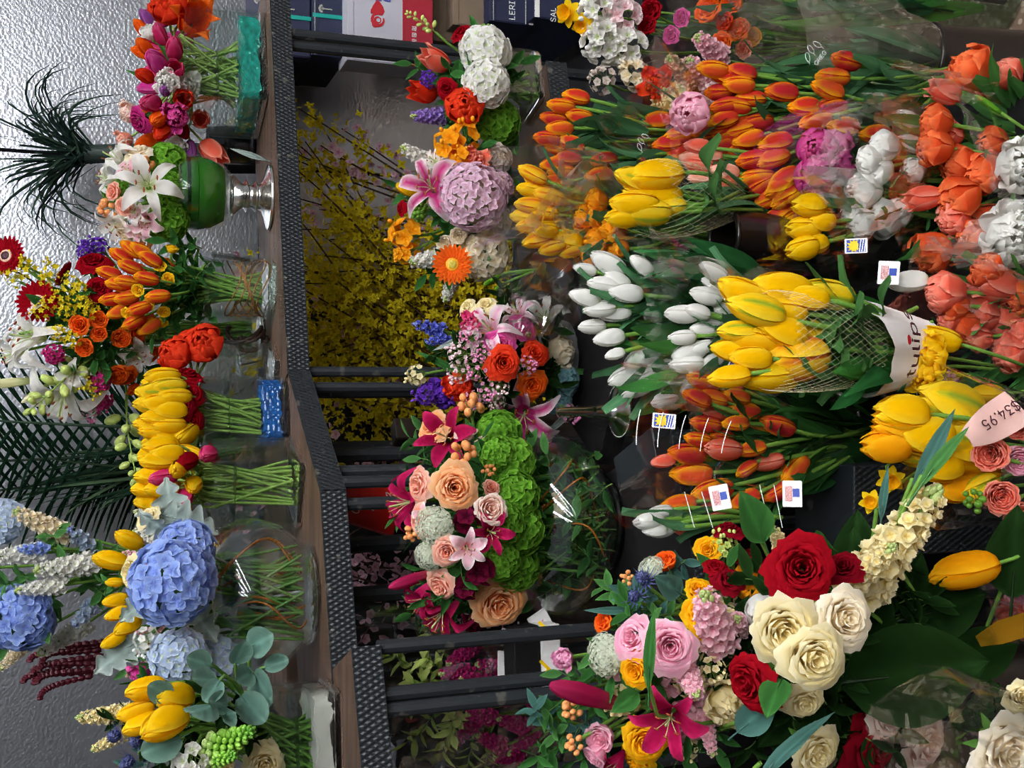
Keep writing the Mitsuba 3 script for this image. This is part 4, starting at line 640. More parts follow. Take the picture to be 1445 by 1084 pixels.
# -- tall spray behind (gerberas, lilies)
cT = np.array([at(330, 470, 1.98)[0], 1.98, ZU]); k = vessel('tall_vase', 'clear tall vase half hidden behind the orange tulips', 'vase', [(0.04, 0), (0.045, 0.02), (0.04, 0.12), (0.05, 0.2)], cT, water=0.12)
A = Arr(95, 465, 110, 120, 1.93, 0.13, cT + [0, 0, 0.2], cT + [0, 0, 0.02], 'in the tall gerbera and lily spray', spread=0.03)
A.many([('gerb', 'red', 54, 426, 60, 'red gerbera facing out', {'axis': (.1, 1, .15)}), ('gerb', 'red', 10, 362, 58, 'red gerbera at the photo\'s left edge', {'axis': (.2, .9, .5)}), ('gerb', 'dred', 92, 388, 44, 'dark maroon gerbera seen from behind', {'axis': (.5, -.2, .9)}), ('rose', 'red', 132, 370, 54, 'red rose nearer the panel'), ('rose', 'red', 140, 408, 46, 'red rose behind the orange tulips'), ('statice', 'purple', 138, 350, 40, 'purple statice', {'axis': (.5, .4, .7)}), ('statice', 'purple', 120, 356, 30, 'small purple statice tuft'),
        ('srose', 'orange', 112, 458, 36, 'orange spray rose nearest the white lily'), ('ranun', 'orange', 139, 452, 34, 'orange ranunculus turned face-on'), ('srose', 'orange', 140, 470, 30, 'orange spray rose beside the face-on ranunculus'), ('ranun', 'orange', 120, 490, 34, 'orange ranunculus in the middle'), ('ranun', 'orange', 170, 478, 36, 'orange ranunculus beside the tulips'), ('srose', 'orange', 193, 472, 36, 'orange spray rose under the last orange tulip'), ('srose', 'orange', 216, 500, 32, 'orange spray rose nearest the red tulips'), ('ranun', 'orange', 165, 528, 40, 'orange ranunculus towards the palm'), ('rose', 'orange', 179, 532, 42, 'orange rose facing the palm'), ('srose', 'orange', 190, 550, 30, 'lowest orange spray rose'),
        ('lily', 'whitelily', 36, 474, 100, 'white lily seen from the side', {'axis': (.1, .5, .9)}), ('lily', 'whitelily', 14, 500, 70, 'white lily cut by the photo\'s left edge', {'axis': (-.3, .4, 1)}), ('lily', 'whitelily', 86, 566, 112, 'big white lily over the palm frond', {'axis': (-.8, .6, .25)}), ('bud', 'ivbud', 16, 540, 66, 'long cream lily bud', {'axis': (-.1, .1, 1)}), ('bud', 'ivbud', 50, 555, 46, 'smaller cream lily bud', {'axis': (-.6, .2, .8)}), ('bud', 'ivbud', 66, 466, 50, 'pale bud beside the side-on lily', {'axis': (.1, .3, -1)}), ('alstro', 'whitelily', 192, 502, 56, 'white star-shaped flower near the yellow tulips'), ('alstro', 'whitelily', 100, 528, 44, 'white star-shaped flower under the green buds'),
        ('statice', 'magenta', 76, 500, 36, 'magenta stock at the side-on lily'), ('statice', 'magenta', 140, 538, 38, 'magenta stock beside the orange rose'), ('statice', 'magenta', 146, 565, 34, 'lowest magenta stock'), ('budspray', 'limebud', 80, 536, 150, 'green orchid bud spray crossing the lilies', {'axis': (-.55, .5, .8)}), ('budspray', 'limebud', 172, 620, 140, 'green orchid bud spray hanging towards the yellow tulips', {'axis': (-.95, .4, .12)}), ('wax', 'waxpink', 128, 578, 34, 'small pink waxflower')])
for i, (x, y) in enumerate([(28, 372), (40, 378), (72, 428), (90, 420), (112, 412), (76, 384), (96, 440), (60, 440), (118, 430), (84, 470), (104, 480), (128, 438), (122, 536), (134, 546), (20, 392), (66, 400), (100, 400)]): A.add('sunny', 'fors', x, y, 34, 'yellow forsythia sprig in the tall gerbera and lily spray'.replace(A.tail, ''), group='forsythia sprigs in the tall spray')
for i, (x, y) in enumerate([(110, 440), (130, 500), (100, 510), (150, 430), (170, 450), (160, 500), (80, 450), (200, 520)]): A.add('sprig', 'leaf', x, y, 80, 'green leafy sprig', group='leaf sprigs in the tall spray', dy=0.05)
for i in range(6):
    b = cT + [0, 0, 0.2]; e = at(10 + 24 * i, 380 + 28 * i, 1.95); k = numbered('bare_branch'); tag(k, 'thin brown branch in the tall gerbera and lily spray', 'branch', 'branches of the tall spray'); t = tube(bez(b, b + [0, 0, 0.15], e - (e - b) * 0.3 + [0.02, 0, 0], e, 10), np.linspace(0.003, 0.0012, 10), 5); part(k, 'bark', t, 'm_stem', True, color=colored(t, '#4a2e20'))
# -- clear vases with the row of yellow tulips
c1 = on_shelf(404, 524, 0.11); c = on_shelf(412, 584, 0.06); s4 = mpp(c); H4 = 115 * s4; yaw = math.atan2(*(up[2] - up[1])[::-1])
square_vase('square_vase', 'clear square vase standing behind the blue gel vase', c1, 0.04, 0.04, 100 * mpp(c1), yaw, None, water=0.06)
square_vase('square_vase', 'square glass vase with blue gel beads in its base', c, 0.050, 0.045, H4, 0.25, 'm_gel_blue', 0.036, water=H4 * 0.7)
c2 = on_shelf(432, 680, 0.06); s5 = mpp(c2); H5 = 122 * s5
square_vase('square_vase', 'clear square vase packed with stems beside the globe vase', c2, 0.052, 0.05, H5, -0.35, None, water=H5 * 0.75)
A = Arr(235, 590, 48, 75, c[1], 0.07, c + [0, 0, H4], c + [0, 0, 0.04], 'above the square vase with blue gel', spread=0.042, stem='#7fa04a')
B = Arr(240, 672, 48, 60, c2[1], 0.07, c2 + [0, 0, H5], c2 + [0, 0, 0.012], 'above the clear square vase of stems', spread=0.042, stem='#7fa04a')
for i, (x, y) in enumerate([(230, 531), (217, 553), (225, 569), (224, 589), (222, 608), (238, 545), (240, 580), (238, 600), (246, 560), (214, 570), (214, 598), (244, 620)]): A.add('tulip', 'ygreen' if i % 4 == 1 else 'yellow', x, y, 50, 'yellow tulip of the row', group='yellow tulips over the blue gel vase', axis=(.0, .3, 1))
for i, (x, y) in enumerate([(226, 630), (222, 651), (214, 672), (210, 690), (214, 707), (236, 640), (228, 690), (236, 712)]): B.add('tulip', 'yellow', x, y, 48, 'yellow tulip of the row', group='yellow tulips over the clear stem vase', axis=(.0, .3, 1))
A.many([('rose', 'red', 265, 530, 50, 'red rose furthest from the pink tulips'), ('rose', 'red', 267, 557, 54, 'red rose in the middle of the three'), ('rose', 'dred', 255, 574, 44, 'dark red rose nearer the yellow tulips'), ('rose', 'red', 268, 594, 46, 'red rose nearest the pink tulips'), ('tulip', 'yellow', 262, 612, 56, 'large yellow tulip beside the red roses', {'axis': (-.3, .8, .5)}), ('dtulip', 'orangered', 287, 486, 62, 'big red double tulip beside the twig vase', {'axis': (.3, .8, .3), 'dy': .02}), ('dtulip', 'orangered', 248, 500, 52, 'red-orange double tulip at the row\'s far end', {'axis': (.2, .7, .7), 'dy': .02}), ('dtulip', 'orangered', 268, 488, 50, 'red-orange double tulip between two others', {'axis': (.2, .9, .5), 'dy': .03}), ('tulip', 'yellow', 256, 632, 46, 'yellow tulip leaning on the dark red tulip')])
B.many([('tulip', 'red', 263, 652, 48, 'dark red tulip', {'axis': (-.2, .9, .5)}), ('tulip', 'hotpink', 293, 641, 44, 'pink tulip low against the glass', {'axis': (-.1, .9, .3), 'dy': -.03}), ('tulip', 'hotpink', 231, 674, 44, 'pink tulip in the yellow row', {'axis': (-.1, .5, .9)}), ('tulip', 'yellow', 273, 685, 46, 'yellow tulip beside the silver leaf', {'axis': (-.2, .9, .1)}), ('tulip', 'hotpink', 262, 700, 42, 'pink tulip under the silver leaf'), ('tulip', 'yellow', 250, 664, 44, 'yellow tulip behind the dark red one'), ('srose', 'white', 235, 643, 22, 'small white flower beside the dark red tulip')])
A.back('tulip', ['yellow'], 16, 44, 'yellow tulip at the back', 'yellow tulips behind the blue gel vase'); B.back('tulip', ['yellow'], 18, 44, 'yellow tulip at the back', 'yellow tulips behind the clear stem vase')
# -- globe vase with blue and white flowers
c = on_shelf(456, 835, 0.07); s6 = mpp(c); R6 = 108 * s6
k = vessel('globe_vase', 'round clear glass vase with curly willow under blue hydrangeas', 'vase', [(0.05, 0), (0.064, 0.004), (0.068, 0.010), (0.064, 0.014), (0.075, 0.025), (0.092, 0.045), (R6, 0.075), (R6 * 0.98, 0.1), (R6 * 0.86, 0.122), (R6 * 0.72, 0.134)], c, water=0.11)
for i in range(14):
    an = np.linspace(0, 1, 26); a0 = rng.uniform(0, 6.28); r = (0.075 if i % 3 == 0 else 0.035) * np.sin(np.pi * np.clip(an * 0.9 + 0.1, 0, 1)) ** 0.7; cu = tube(np.stack([c[0] + r * np.cos(a0 + 1.2 * np.sin(3 * an)), c[1] + r * np.sin(a0 + 1.2 * np.sin(3 * an + 1)), c[2] + 0.015 + 0.125 * an], -1), 0.0014, 5)
    k = numbered('curly_willow_twig'); tag(k, 'orange-brown curly willow twig inside the globe vase', 'twig', 'willow twigs in the globe vase'); part(k, 'bark', cu, 'm_stem', True, color=colored(cu, '#a8601c'))
A = Arr(235, 835, 75, 130, c[1], 0.11, c + [0, 0, 0.14], c + [0, 0, 0.02], 'over the globe vase', spread=0.075, stem='#56803a')
A.many([('hydr', 'blue', 244, 822, 122, 'large blue hydrangea', {'axis': (0, 1, .2), 'dy': -.02}), ('hydr', 'blue', 262, 775, 84, 'blue hydrangea nearer the pink tulips', {'axis': (.4, .9, 0)}), ('hydr', 'paleblue', 252, 926, 84, 'pale blue-green hydrangea', {'axis': (-.5, .9, .3), 'dy': -.02}), ('hydr', 'paleblue', 300, 936, 86, 'greenish pale hydrangea towards the eucalyptus', {'axis': (-.5, .9, -.2), 'dy': -.03}), ('rose', 'cream', 186, 808, 62, 'cream rose at the tips', {'axis': (.1, .5, .9)}), ('rose', 'cream', 210, 729, 44, 'cream rose beside the silver leaf'), ('lily', 'whitelily', 228, 914, 84, 'white lily partly covered by hydrangea', {'axis': (-.2, .6, .8), 'dy': .02}),
        ('tulip', 'yellow', 182, 761, 46, 'yellow tulip beside the cream rose'), ('tulip', 'yellow', 156, 791, 50, 'yellow tulip sticking out furthest to the photo\'s left'), ('tulip', 'yellow', 163, 847, 36, 'yellow tulip after the cream rose'), ('tulip', 'yellow', 166, 866, 36, 'yellow tulip between two others below the rose'), ('tulip', 'yellow', 180, 883, 44, 'long yellow tulip below the rose'), ('tulip', 'yellow', 160, 903, 36, 'yellow tulip beside the big silver leaf'), ('tulip', 'yellow', 162, 822, 26, 'small yellow tulip behind the cream rose'),
        ('dusty', 'silver', 268, 738, 78, 'large silver leaf by the pink tulips', {'axis': (-.2, .5, -.6)}), ('dusty', 'silver', 240, 712, 70, 'silver leaf crossing the yellow tulips', {'axis': (.9, .4, .2)}), ('dusty', 'silver', 222, 746, 60, 'silver leaf beside the cream rose', {'axis': (.3, .8, .7)}), ('dusty', 'silver', 194, 856, 54, 'silver leaf between rose and hydrangea', {'axis': (-.4, .9, .6)}), ('dusty', 'silver', 318, 846, 76, 'silver leaf against the glass', {'axis': (.3, .7, -.7)}), ('dusty', 'silver', 286, 876, 64, 'silver leaf between the hydrangeas', {'axis': (-.3, .9, -.3)}), ('dusty', 'silver', 166, 924, 74, 'big silver leaf lowest at the tips', {'axis': (-.5, .6, .8)}),
        ('whites', 'white', 222, 790, 46, 'tiny white blossoms between rose and hydrangea'), ('whites', 'white', 205, 905, 46, 'tiny white blossoms by the white lily'), ('whites', 'white', 245, 765, 36, 'tiny white blossoms on the blue hydrangea'), ('frill', 'fuchsia', 198, 949, 32, 'small magenta flower'), ('salal', 'midleaf', 348, 880, 60, 'green leaf lying on the glass', {'axis': (-.4, .8, -.5)})])
A.back('stock', ['white', 'pinkstock'], 26, 60, 'stock flower at the back', 'stock flowers behind the globe vase', thick=0.9)
A.fill('sprig', 'midleaf', 8, 70, 'green leafy sprig', 'leaf sprigs over the globe vase', dy=0.05)
# -- grey stone-lined vase, nearest corner
c = on_shelf(488, 1040, 0.07); s7 = mpp(c)
square_vase('square_vase', 'square vase with grey stone lining, nearest on the shelf', c, 0.066, 0.055, 105 * s7, 0.1, 'm_stone', 0.03, water=0.05, rough=True)
A = Arr(260, 1020, 110, 95, c[1], 0.12, c + [0, 0, 105 * s7], c + [0, 0, 0.03], 'over the grey stone-lined vase', spread=0.05)
A.many([('tulip', 'yellow', 206, 972, 62, 'yellow tulip nearest the small magenta flower', {'axis': (.0, .6, .9)}), ('tulip', 'yellow', 246, 984, 72, 'large yellow tulip under the eucalyptus', {'axis': (.2, .8, .7)}), ('tulip', 'yellow', 192, 1004, 52, 'yellow tulip beside the cream stock', {'axis': (-.1, .4, 1)}), ('tulip', 'yellow', 200, 1022, 54, 'half-hidden yellow tulip of the four', {'axis': (-.2, .4, .9)}), ('tulip', 'yellow', 232, 1022, 84, 'biggest yellow tulip', {'axis': (-.1, .8, .75), 'dy': -.02}),
        ('stock', 'cream', 148, 1010, 84, 'cream stock spike', {'axis': (.1, .3, 1)}), ('stock', 'cream', 156, 1046, 60, 'cream stock by the sea holly', {'axis': (-.3, .3, 1)}), ('thistle', 'thistleblue', 164, 1038, 44, 'blue sea holly nearer the stock'), ('thistle', 'thistleblue', 194, 1044, 44, 'blue sea holly nearer the biggest tulip'), ('thistle', 'thistleblue', 182, 1074, 46, 'lowest blue sea holly'), ('thistle', 'thistleblue', 206, 1066, 36, 'small blue sea holly beside the white flower'),
        ('ornitho', 'orni', 326, 1046, 92, 'green star-of-Bethlehem spike', {'axis': (.45, .6, -.55), 'dy': -.04}), ('ornitho', 'orni', 312, 1068, 70, 'second green spike below the first', {'axis': (.2, .7, -.4), 'dy': -.04}), ('freesia', 'white', 268, 1078, 60, 'white freesia', {'dy': -.03}), ('rose', 'cream', 372, 1078, 66, 'greenish cream rose', {'axis': (-.1, 1, 0), 'dy': -.03}), ('freesia', 'cream', 310, 1082, 46, 'pale green-white freesia', {'dy': -.02})])
for x, y, s, a, l in [(282, 934, 40, (.3, .8, .5), 'between the pale hydrangeas'), (290, 958, 44, (.2, .9, .4), 'below the pale hydrangeas'), (366, 906, 52, (.2, .9, -.2), 'largest upper one over the glass'), (340, 922, 40, (.5, .8, -.2), 'beside the largest upper one'), (346, 954, 42, (0, 1, .2), 'in the middle of the cluster'), (368, 972, 60, (-.2, 1, -.1), 'dark, over the stems'), (284, 1004, 58, (0, 1, .3), 'big round one beside the tulips'), (226, 976, 40, (.4, .9, .5), 'lying on the large yellow tulip'), (356, 1000, 52, (-.3, .9, -.3), 'at the rim of the stone vase'), (310, 992, 40, (.2, .9, .3), 'behind the big round one'), (228, 1052, 56, (-.2, .9, .9), 'long pale one by the sea holly'), (320, 1010, 44, (.1, .9, -.1), 'dark, above the green spike'), (390, 936, 34, (.3, .7, -.8), 'drooping over the globe vase'), (300, 975, 36, (-.4, .9, .4), 'tilted behind the tulips')]:
    A.add('round', 'eucgreen', x, y, s, 'round grey-green eucalyptus leaf ' + l, a, -0.03); labels[list(labels)[-1]]['label'] = 'round grey-green eucalyptus leaf ' + l
for k in [q for q in labels if q.startswith('eucalyptus_leaf')]: labels[k]['label'] = labels[k]['label'].replace(' over the grey stone-lined vase', '')
A.back('sprig', ['leaf', 'bluleaf'], 14, 70, 'leafy sprig at the back', 'leafy sprigs over the stone-lined vase')
A.fill('sprig', 'darkleaf', 10, 80, 'dark leafy sprig', 'dark leaf sprigs over the stone-lined vase', dy=0.05, shrink=0.8)
# ================================================================ behind the upper shelf
LZ = 1.33
k = numbered('back_ledge'); tag(k, 'dark ledge along the embossed panel behind the upper shelf', 'ledge'); part(k, 'top', cbox([-1.6, 2.33, LZ - 0.03], [1.3, WY - 0.002, LZ]), 'm_dark'); part(k, 'front', cbox([-1.6, 2.34, 0.0], [0.19, 2.36, LZ - 0.03]), 'm_dark')
# blue and white spray, left of the photograph's lower third
cB = np.array([at(230, 800, 1.75)[0], 1.75, ZU - 0.0]); cB = np.array([at(230, 800, 1.78)[0], 1.78, ZU])
k = numbered('display_stand'); tag(k, 'rear black stand step carrying the tall blue and white spray', 'display stand'); part(k, 'board', cbox([cB[0] - 0.25, 1.70, ZU - TH], [cB[0] + 0.2, 1.95, ZU]), 'm_wood'); 
for x in (-0.22, 0.17):
    for y in (1.73, 1.92): part(k, 'leg', tube([[cB[0] + x, y, 0], [cB[0] + x, y, ZU - TH]], 0.012, 8), 'm_black_paint', 30)
k = vessel('tall_vase', 'clear tall vase behind the globe vase', 'vase', [(0.04, 0), (0.045, 0.02), (0.04, 0.12), (0.05, 0.17)], cB, water=0.12)
A = Arr(50, 810, 100, 100, 1.75, 0.12, cB + [0, 0, 0.17], cB + [0, 0, 0.02], 'in the tall blue and white spray', spread=0.03)
A.many([('hydr', 'blue', 30, 872, 96, 'bigger blue hydrangea', {'axis': (-.2, .9, .4)}), ('hydr', 'paleblue', 4, 736, 66, 'small pale blue hydrangea at the photo\'s edge', {'axis': (.2, .8, .6)}), ('stock', 'ivory', 56, 738, 90, 'cream stock spike beside the palm', {'axis': (.5, .4, .8)}), ('stock', 'white', 90, 800, 92, 'white snapdragon spike in the middle', {'axis': (0, .5, .9)}), ('stock', 'white', 16, 784, 80, 'white snapdragon spike at the photo\'s edge', {'axis': (0, .4, 1)}), ('stock', 'white', 88, 902, 84, 'white stock spike over the dark hanging strands', {'axis': (-.4, .5, .8)}), ('stock', 'ivory', 20, 925, 60, 'pale stock spike lowest', {'axis': (-.6, .4, .7)}), ('delph', 'paleblue', 112, 760, 60, 'pale lilac delphinium', {'axis': (.5, .5, .4)}), ('delph', 'paleblue', 118, 868, 60, 'pale blue delphinium', {'axis': (-.3, .7, .4)}), ('stock', 'white', 55, 830, 70, 'white snapdragon behind the hydrangea', {'axis': (0, .4, 1)}), ('delph', 'blue', 45, 775, 46, 'small blue delphinium', {'axis': (.1, .6, .8)})])
A.fill('sprig', 'midleaf', 10, 80, 'green leafy sprig', 'leaf sprigs in the blue and white spray', dy=0.04)
for i in range(9):
    y0 = 905 + 6 * i; p0 = at(150 + rng.uniform(-20, 10), y0, 1.85); e = at(rng.uniform(0, 60), y0 + rng.uniform(10, 40), 1.82); pts = bez(p0, p0 + (e - p0) * 0.3 + [0, 0, 0.03], e + [0.02, 0, 0.0], e, 40); k = numbered('amaranthus_strand'); tag(k, 'dark red hanging amaranthus strand under the blue and white spray', 'amaranthus', 'amaranthus strands')
    t = tube(pts, 0.0035 + 0.0022 * np.abs(np.sin(np.arange(40) * 2.1)), 6); part(k, 'catkin', t, 'm_stem', False, color=colored(t, '#4a0c1c'))
# spiky air plant against the panel
p = at(178, 205, 2.42); p[2] = LZ; k = vessel('plant_pot', 'dark slim pot of the spiky plant before the panel', 'pot', [(0.035, 0), (0.04, 0.01), (0.045, 0.09)], p, 'm_dark')
AP = numbered('air_plant'); tag(AP, 'spiky dark air plant with curling blades before the panel', 'plant'); b = at(118, 218, 2.42); q = np.random.default_rng(8)
st = tube([p + [0, 0, 0.02], (p + b) / 2 + [0.01, 0, 0], b], [0.02, 0.016, 0.02], 8); part(AP, 'stem', st, 'm_stem', True, color=colored(st, '#2c3a34'))
for i in range(84):
    a = q.uniform(-2.2, 2.5); L = q.uniform(70, 165) * (0.75 if abs(a) > 1.7 else 1); e = at(112 - L * math.cos(a) * 0.95, 218 - L * math.sin(a), 2.42 + q.uniform(-0.16, 0.12)); b0 = b + q.normal(0, 0.012, 3); m = (b0 + e) / 2; cur = np.array([0.05 * math.sin(a), q.uniform(-0.04, 0.02), 0.06 + 0.05 * abs(math.sin(a))])
    ribbon(bez(b0, b0 + (m - b0) * 0.6 + cur * 0.4, m + cur, e - [0, 0, q.uniform(0, 0.04)], 9), [0.003, 0.0033, 0.0028, 0.002, 0.0004], [q.normal(), -1.0, q.normal()], ('#2a3d36', '#35493c', '#22332e')[i % 3], AP, 'blade')
# palm frond and grassy bush
pp = np.array([at(215, 610, 2.3)[0], 2.3, 0]); pp[2] = LZ; k = vessel('plant_pot', 'glassy grey pot holding palm and grassy plant', 'pot', [(0.05, 0), (0.055, 0.01), (0.06, 0.1)], pp + [0, 0.12, 0], 'm_grey')
for lab, ya, yb, dY in (('dark green palm frond behind the big white lily', 606, 590, 0.0), ('darker palm frond behind the grassy plant', 646, 652, 0.08), ('third palm frond, nearest the blue and white spray', 668, 700, 0.12)):
    PF = numbered('palm_frond'); tag(PF, lab, 'palm'); r0, r1 = at(205, ya, 2.3 + dY), at(-60, yb, 2.25 + dY); rp = bez(pp + [0, 0.12, 0.05], r0, r0 + (r1 - r0) * 0.5 + [0, 0, 0.02], r1, 24); t = tube(rp, np.linspace(0.005, 0.002, 24), 6); part(PF, 'rachis', t, 'm_stem', True, color=colored(t, '#2c4030'))
    for i in range(76):
        f = 0.18 + 0.8 * i / 75; o = rp[int(f * 23)]
        for sg in (1, -1):
            e = o + np.array([sg * 0.17, q.uniform(-0.02, 0.02), 0.10 + (0.02 if sg > 0 else -0.02)]) * (1.15 - 0.5 * f); ribbon(bez(o, o + (e - o) * 0.35 + [0, 0, 0.015], o + (e - o) * 0.7 + [0, 0, 0.01], e, 6), [0.0015, 0.0036, 0.0032, 0.0024, 0.0004], [0, -0.3, 1.0], ('#152c20', '#102618')[i % 2], PF, 'leaflet')
GB = numbered('grassy_plant'); tag(GB, 'dark grassy plant with narrow arching leaves below the palm', 'plant')
for i in range(46):
    b0 = pp + [q.uniform(-0.1, 0.02), 0.05 + q.uniform(-0.03, 0.03), 0.08]; e = at(q.uniform(60, 165), q.uniform(630, 730), 2.3 + q.uniform(-0.1, 0.05)) if i % 3 else at(q.uniform(0, 90), q.uniform(665, 720), 2.28)
    ribbon(bez(b0, b0 + (e - b0) * 0.4 + [0, 0, 0.03], b0 + (e - b0) * 0.8 + [0, 0, 0.03], e, 8), [0.003, 0.0045, 0.004, 0.003, 0.0004], [q.normal(), -1, q.normal()], ('#253c2c', '#4a6046', '#1c3022')[i % 3], GB, 'blade')
# forsythia and cherry branches in buckets behind the stand
def blossoms(pts, n, size, c, seed, spread=0.02, npet=4, W=0.3):
    g = np.random.default_rng(seed); V, Fc, C, o = [], [], [], 0
    for i in range(n):
        f = g.uniform(0.12, 1); j = min(len(pts) - 2, int(f * (len(pts) - 1))); p = pts[j] + (pts[j + 1] - pts[j]) * g.random() + g.normal(0, spread, 3) * [1, 1, 0.6]; m, col = floret4(size * g.uniform(0.7, 1.2), c, 0, npet, 0.1, W, 0.1)
        R = frame(p, g.normal(size=3) + [0, -0.5, -0.1], 1, g.uniform(0, 6)); V.append(m[0] @ R[:3, :3].T + p); Fc.append(m[1] + o); C.append(col * g.uniform(0.75, 1.15)); o += len(m[0])
    return (np.vstack(V), np.vstack(Fc)), vcat(C)
bx = [(-0.5, 2.12), (-0.12, 2.14), (0.25, 2.02 + 0.1), (0.55, 2.12 + 0.0)]
for i, (x, y) in enumerate(bx[:3]):
    vessel('branch_bucket', ('black bucket of branches nearest the photo\'s lower edge', 'black bucket of branches behind the blue gel vase', 'black bucket of branches behind the teal gel vase')[i], 'bucket', [(0.09, 0), (0.105, 0.02), (0.12, 0.3)], np.array([x, y, 0.62]), 'm_bucket'); k = numbered('branch_stool'); tag(k, ('black stool under the bucket nearest the photo\'s lower edge', 'black stool under the middle branch bucket', 'black stool under the bucket behind the teal vase')[i], 'stool'); part(k, 'seat', cbox([x - 0.14, y - 0.14, 0.59], [x + 0.14, y + 0.14, 0.62]), 'm_dark'); [part(k, 'leg', cbox([x + a * 0.12 - 0.012, y + b_ * 0.12 - 0.012, 0], [x + a * 0.12 + 0.012, y + b_ * 0.12 + 0.012, 0.59]), 'm_dark') for a in (-1, 1) for b_ in (-1, 1)]
for i in range(62):
    b = 0 if i % 9 == 8 else (1 if i % 2 else 2); o = np.array([bx[b][0] + q.uniform(-0.07, 0.07), bx[b][1] + q.uniform(-0.06, 0.06), 0.66]); py = q.uniform(150, 640); px = q.uniform(300, 430) if i % 4 == 0 else q.uniform(385, 500); e = at(px, py, q.uniform(2.02, 2.24)); e[2] = min(e[2], 1.52)
    pts = bez(o, o + [(e[0] - o[0]) * 0.2, 0, 0.25], e - (e - o) * 0.25 + q.normal(0, 0.02, 3), e, 16); k = numbered('forsythia_branch'); tag(k, 'yellow-flowered forsythia branch behind the upper shelf', 'branch', 'forsythia branches'); t = tube(pts, np.linspace(0.0032, 0.0012, 16), 4); part(k, 'bark', t, 'm_stem', True, color=colored(t, '#3a2a1c')); m, col = blossoms(pts, 130, 0.020, COL['fors'], i, 0.022); part(k, 'blossoms', m, 'm_petal', False, color=col, kind='stuff')
for i in range(30):
    b = (0, 1, 2)[i % 3]; o = np.array([bx[b][0] + q.uniform(-0.07, 0.07), bx[b][1] + q.uniform(0.0, 0.07), 0.66]); py = q.uniform(70, 1000) if i % 3 else q.uniform(600, 900); e = at(q.uniform(320, 560), py, q.uniform(2.1, 2.28)); e[2] = min(e[2], 1.5)
    pts = bez(o, o + [(e[0] - o[0]) * 0.2, 0, 0.25], e - (e - o) * 0.3 + q.normal(0, 0.03, 3), e, 16); k = numbered('cherry_branch'); tag(k, 'pink-flowered cherry branch behind the stand', 'branch', 'cherry branches'); t = tube(pts, np.linspace(0.004, 0.0012, 16), 4); part(k, 'bark', t, 'm_stem', True, color=colored(t, '#3c2420')); m, col = blossoms(pts, 60, 0.019, dict(mid='#d8a8bc', edge='#e8c8d4', base='#b86a88'), i + 200, 0.016, 5, 0.55); part(k, 'blossoms', m, 'm_petal', False, color=col, kind='stuff')
# ================================================================ MIDDLE STEP
# -- gerbera and hydrangea arrangement
c = on_shelf(768, 126, 0.05, ZM); sM = mpp(c); HM = 62 * sM
square_vase('square_vase', 'small square glass vase under white hydrangeas on the middle step', c, 0.045, 0.045, HM, 0.3, None, water=HM * 0.8)
A0 = Arr(660, 110, 60, 75, c[1] - 0.02, 0.08, c + [0, 0, HM], c + [0, 0, 0.012], 'of the far middle-step arrangement', spread=0.035)
c = on_shelf(776, 292, 0.055, ZM); vessel('cylinder_vase', 'grey cylinder vase under the pink hydrangea', 'vase', [(0.05, 0), (0.055, 0.01), (0.055, 0.09)], c, 'm_grey')
A1 = Arr(650, 285, 70, 125, c[1] - 0.02, 0.10, c + [0, 0, 0.09], c + [0, 0, 0.012], 'of the far middle-step arrangement', spread=0.04)
A0.many([('rose', 'red', 652, 46, 40, 'red rose at the end nearest the boxes', {'axis': (.6, .5, .6)}), ('hydr', 'white', 684, 72, 76, 'white hydrangea nearest the boxes'), ('hydr', 'white', 686, 118, 70, 'white hydrangea beside the green one', {'dy': -.02}), ('otulip', 'coral', 614, 84, 46, 'coral tulip pointing away on a long stem', {'axis': (.3, .4, 1)}), ('otulip', 'orangered', 597, 130, 44, 'red-orange tulip at the tips', {'axis': (0, .4, 1)}), ('statice', 'purple', 606, 112, 30, 'purple tuft between the tulips'), ('rose', 'red', 630, 124, 36, 'red rose behind the red double tulip'), ('dtulip', 'orangered', 655, 150, 56, 'red-orange double tulip', {'axis': (.1, 1, .3), 'dy': -.02}), ('hydr', 'hgreen', 700, 172, 70, 'bright green hydrangea', {'axis': (0, 1, 0), 'dy': -.02}), ('stock', 'lav', 602, 164, 66, 'lavender stock', {'axis': (-.2, .5, .9)}),
         ('salal', 'midleaf', 668, 80, 40, 'green leaf on the white hydrangea', {'axis': (-.8, .8, .1)}), ('budspray', 'limebud', 600, 30, 60, 'thin green buds reaching to the boxes', {'axis': (.6, .2, .8)}), ('salal', 'midleaf', 718, 195, 50, 'green leaf beside the glass'), ('berry', 'greenberry', 685, 44, 24, 'green buds beside the red rose')])
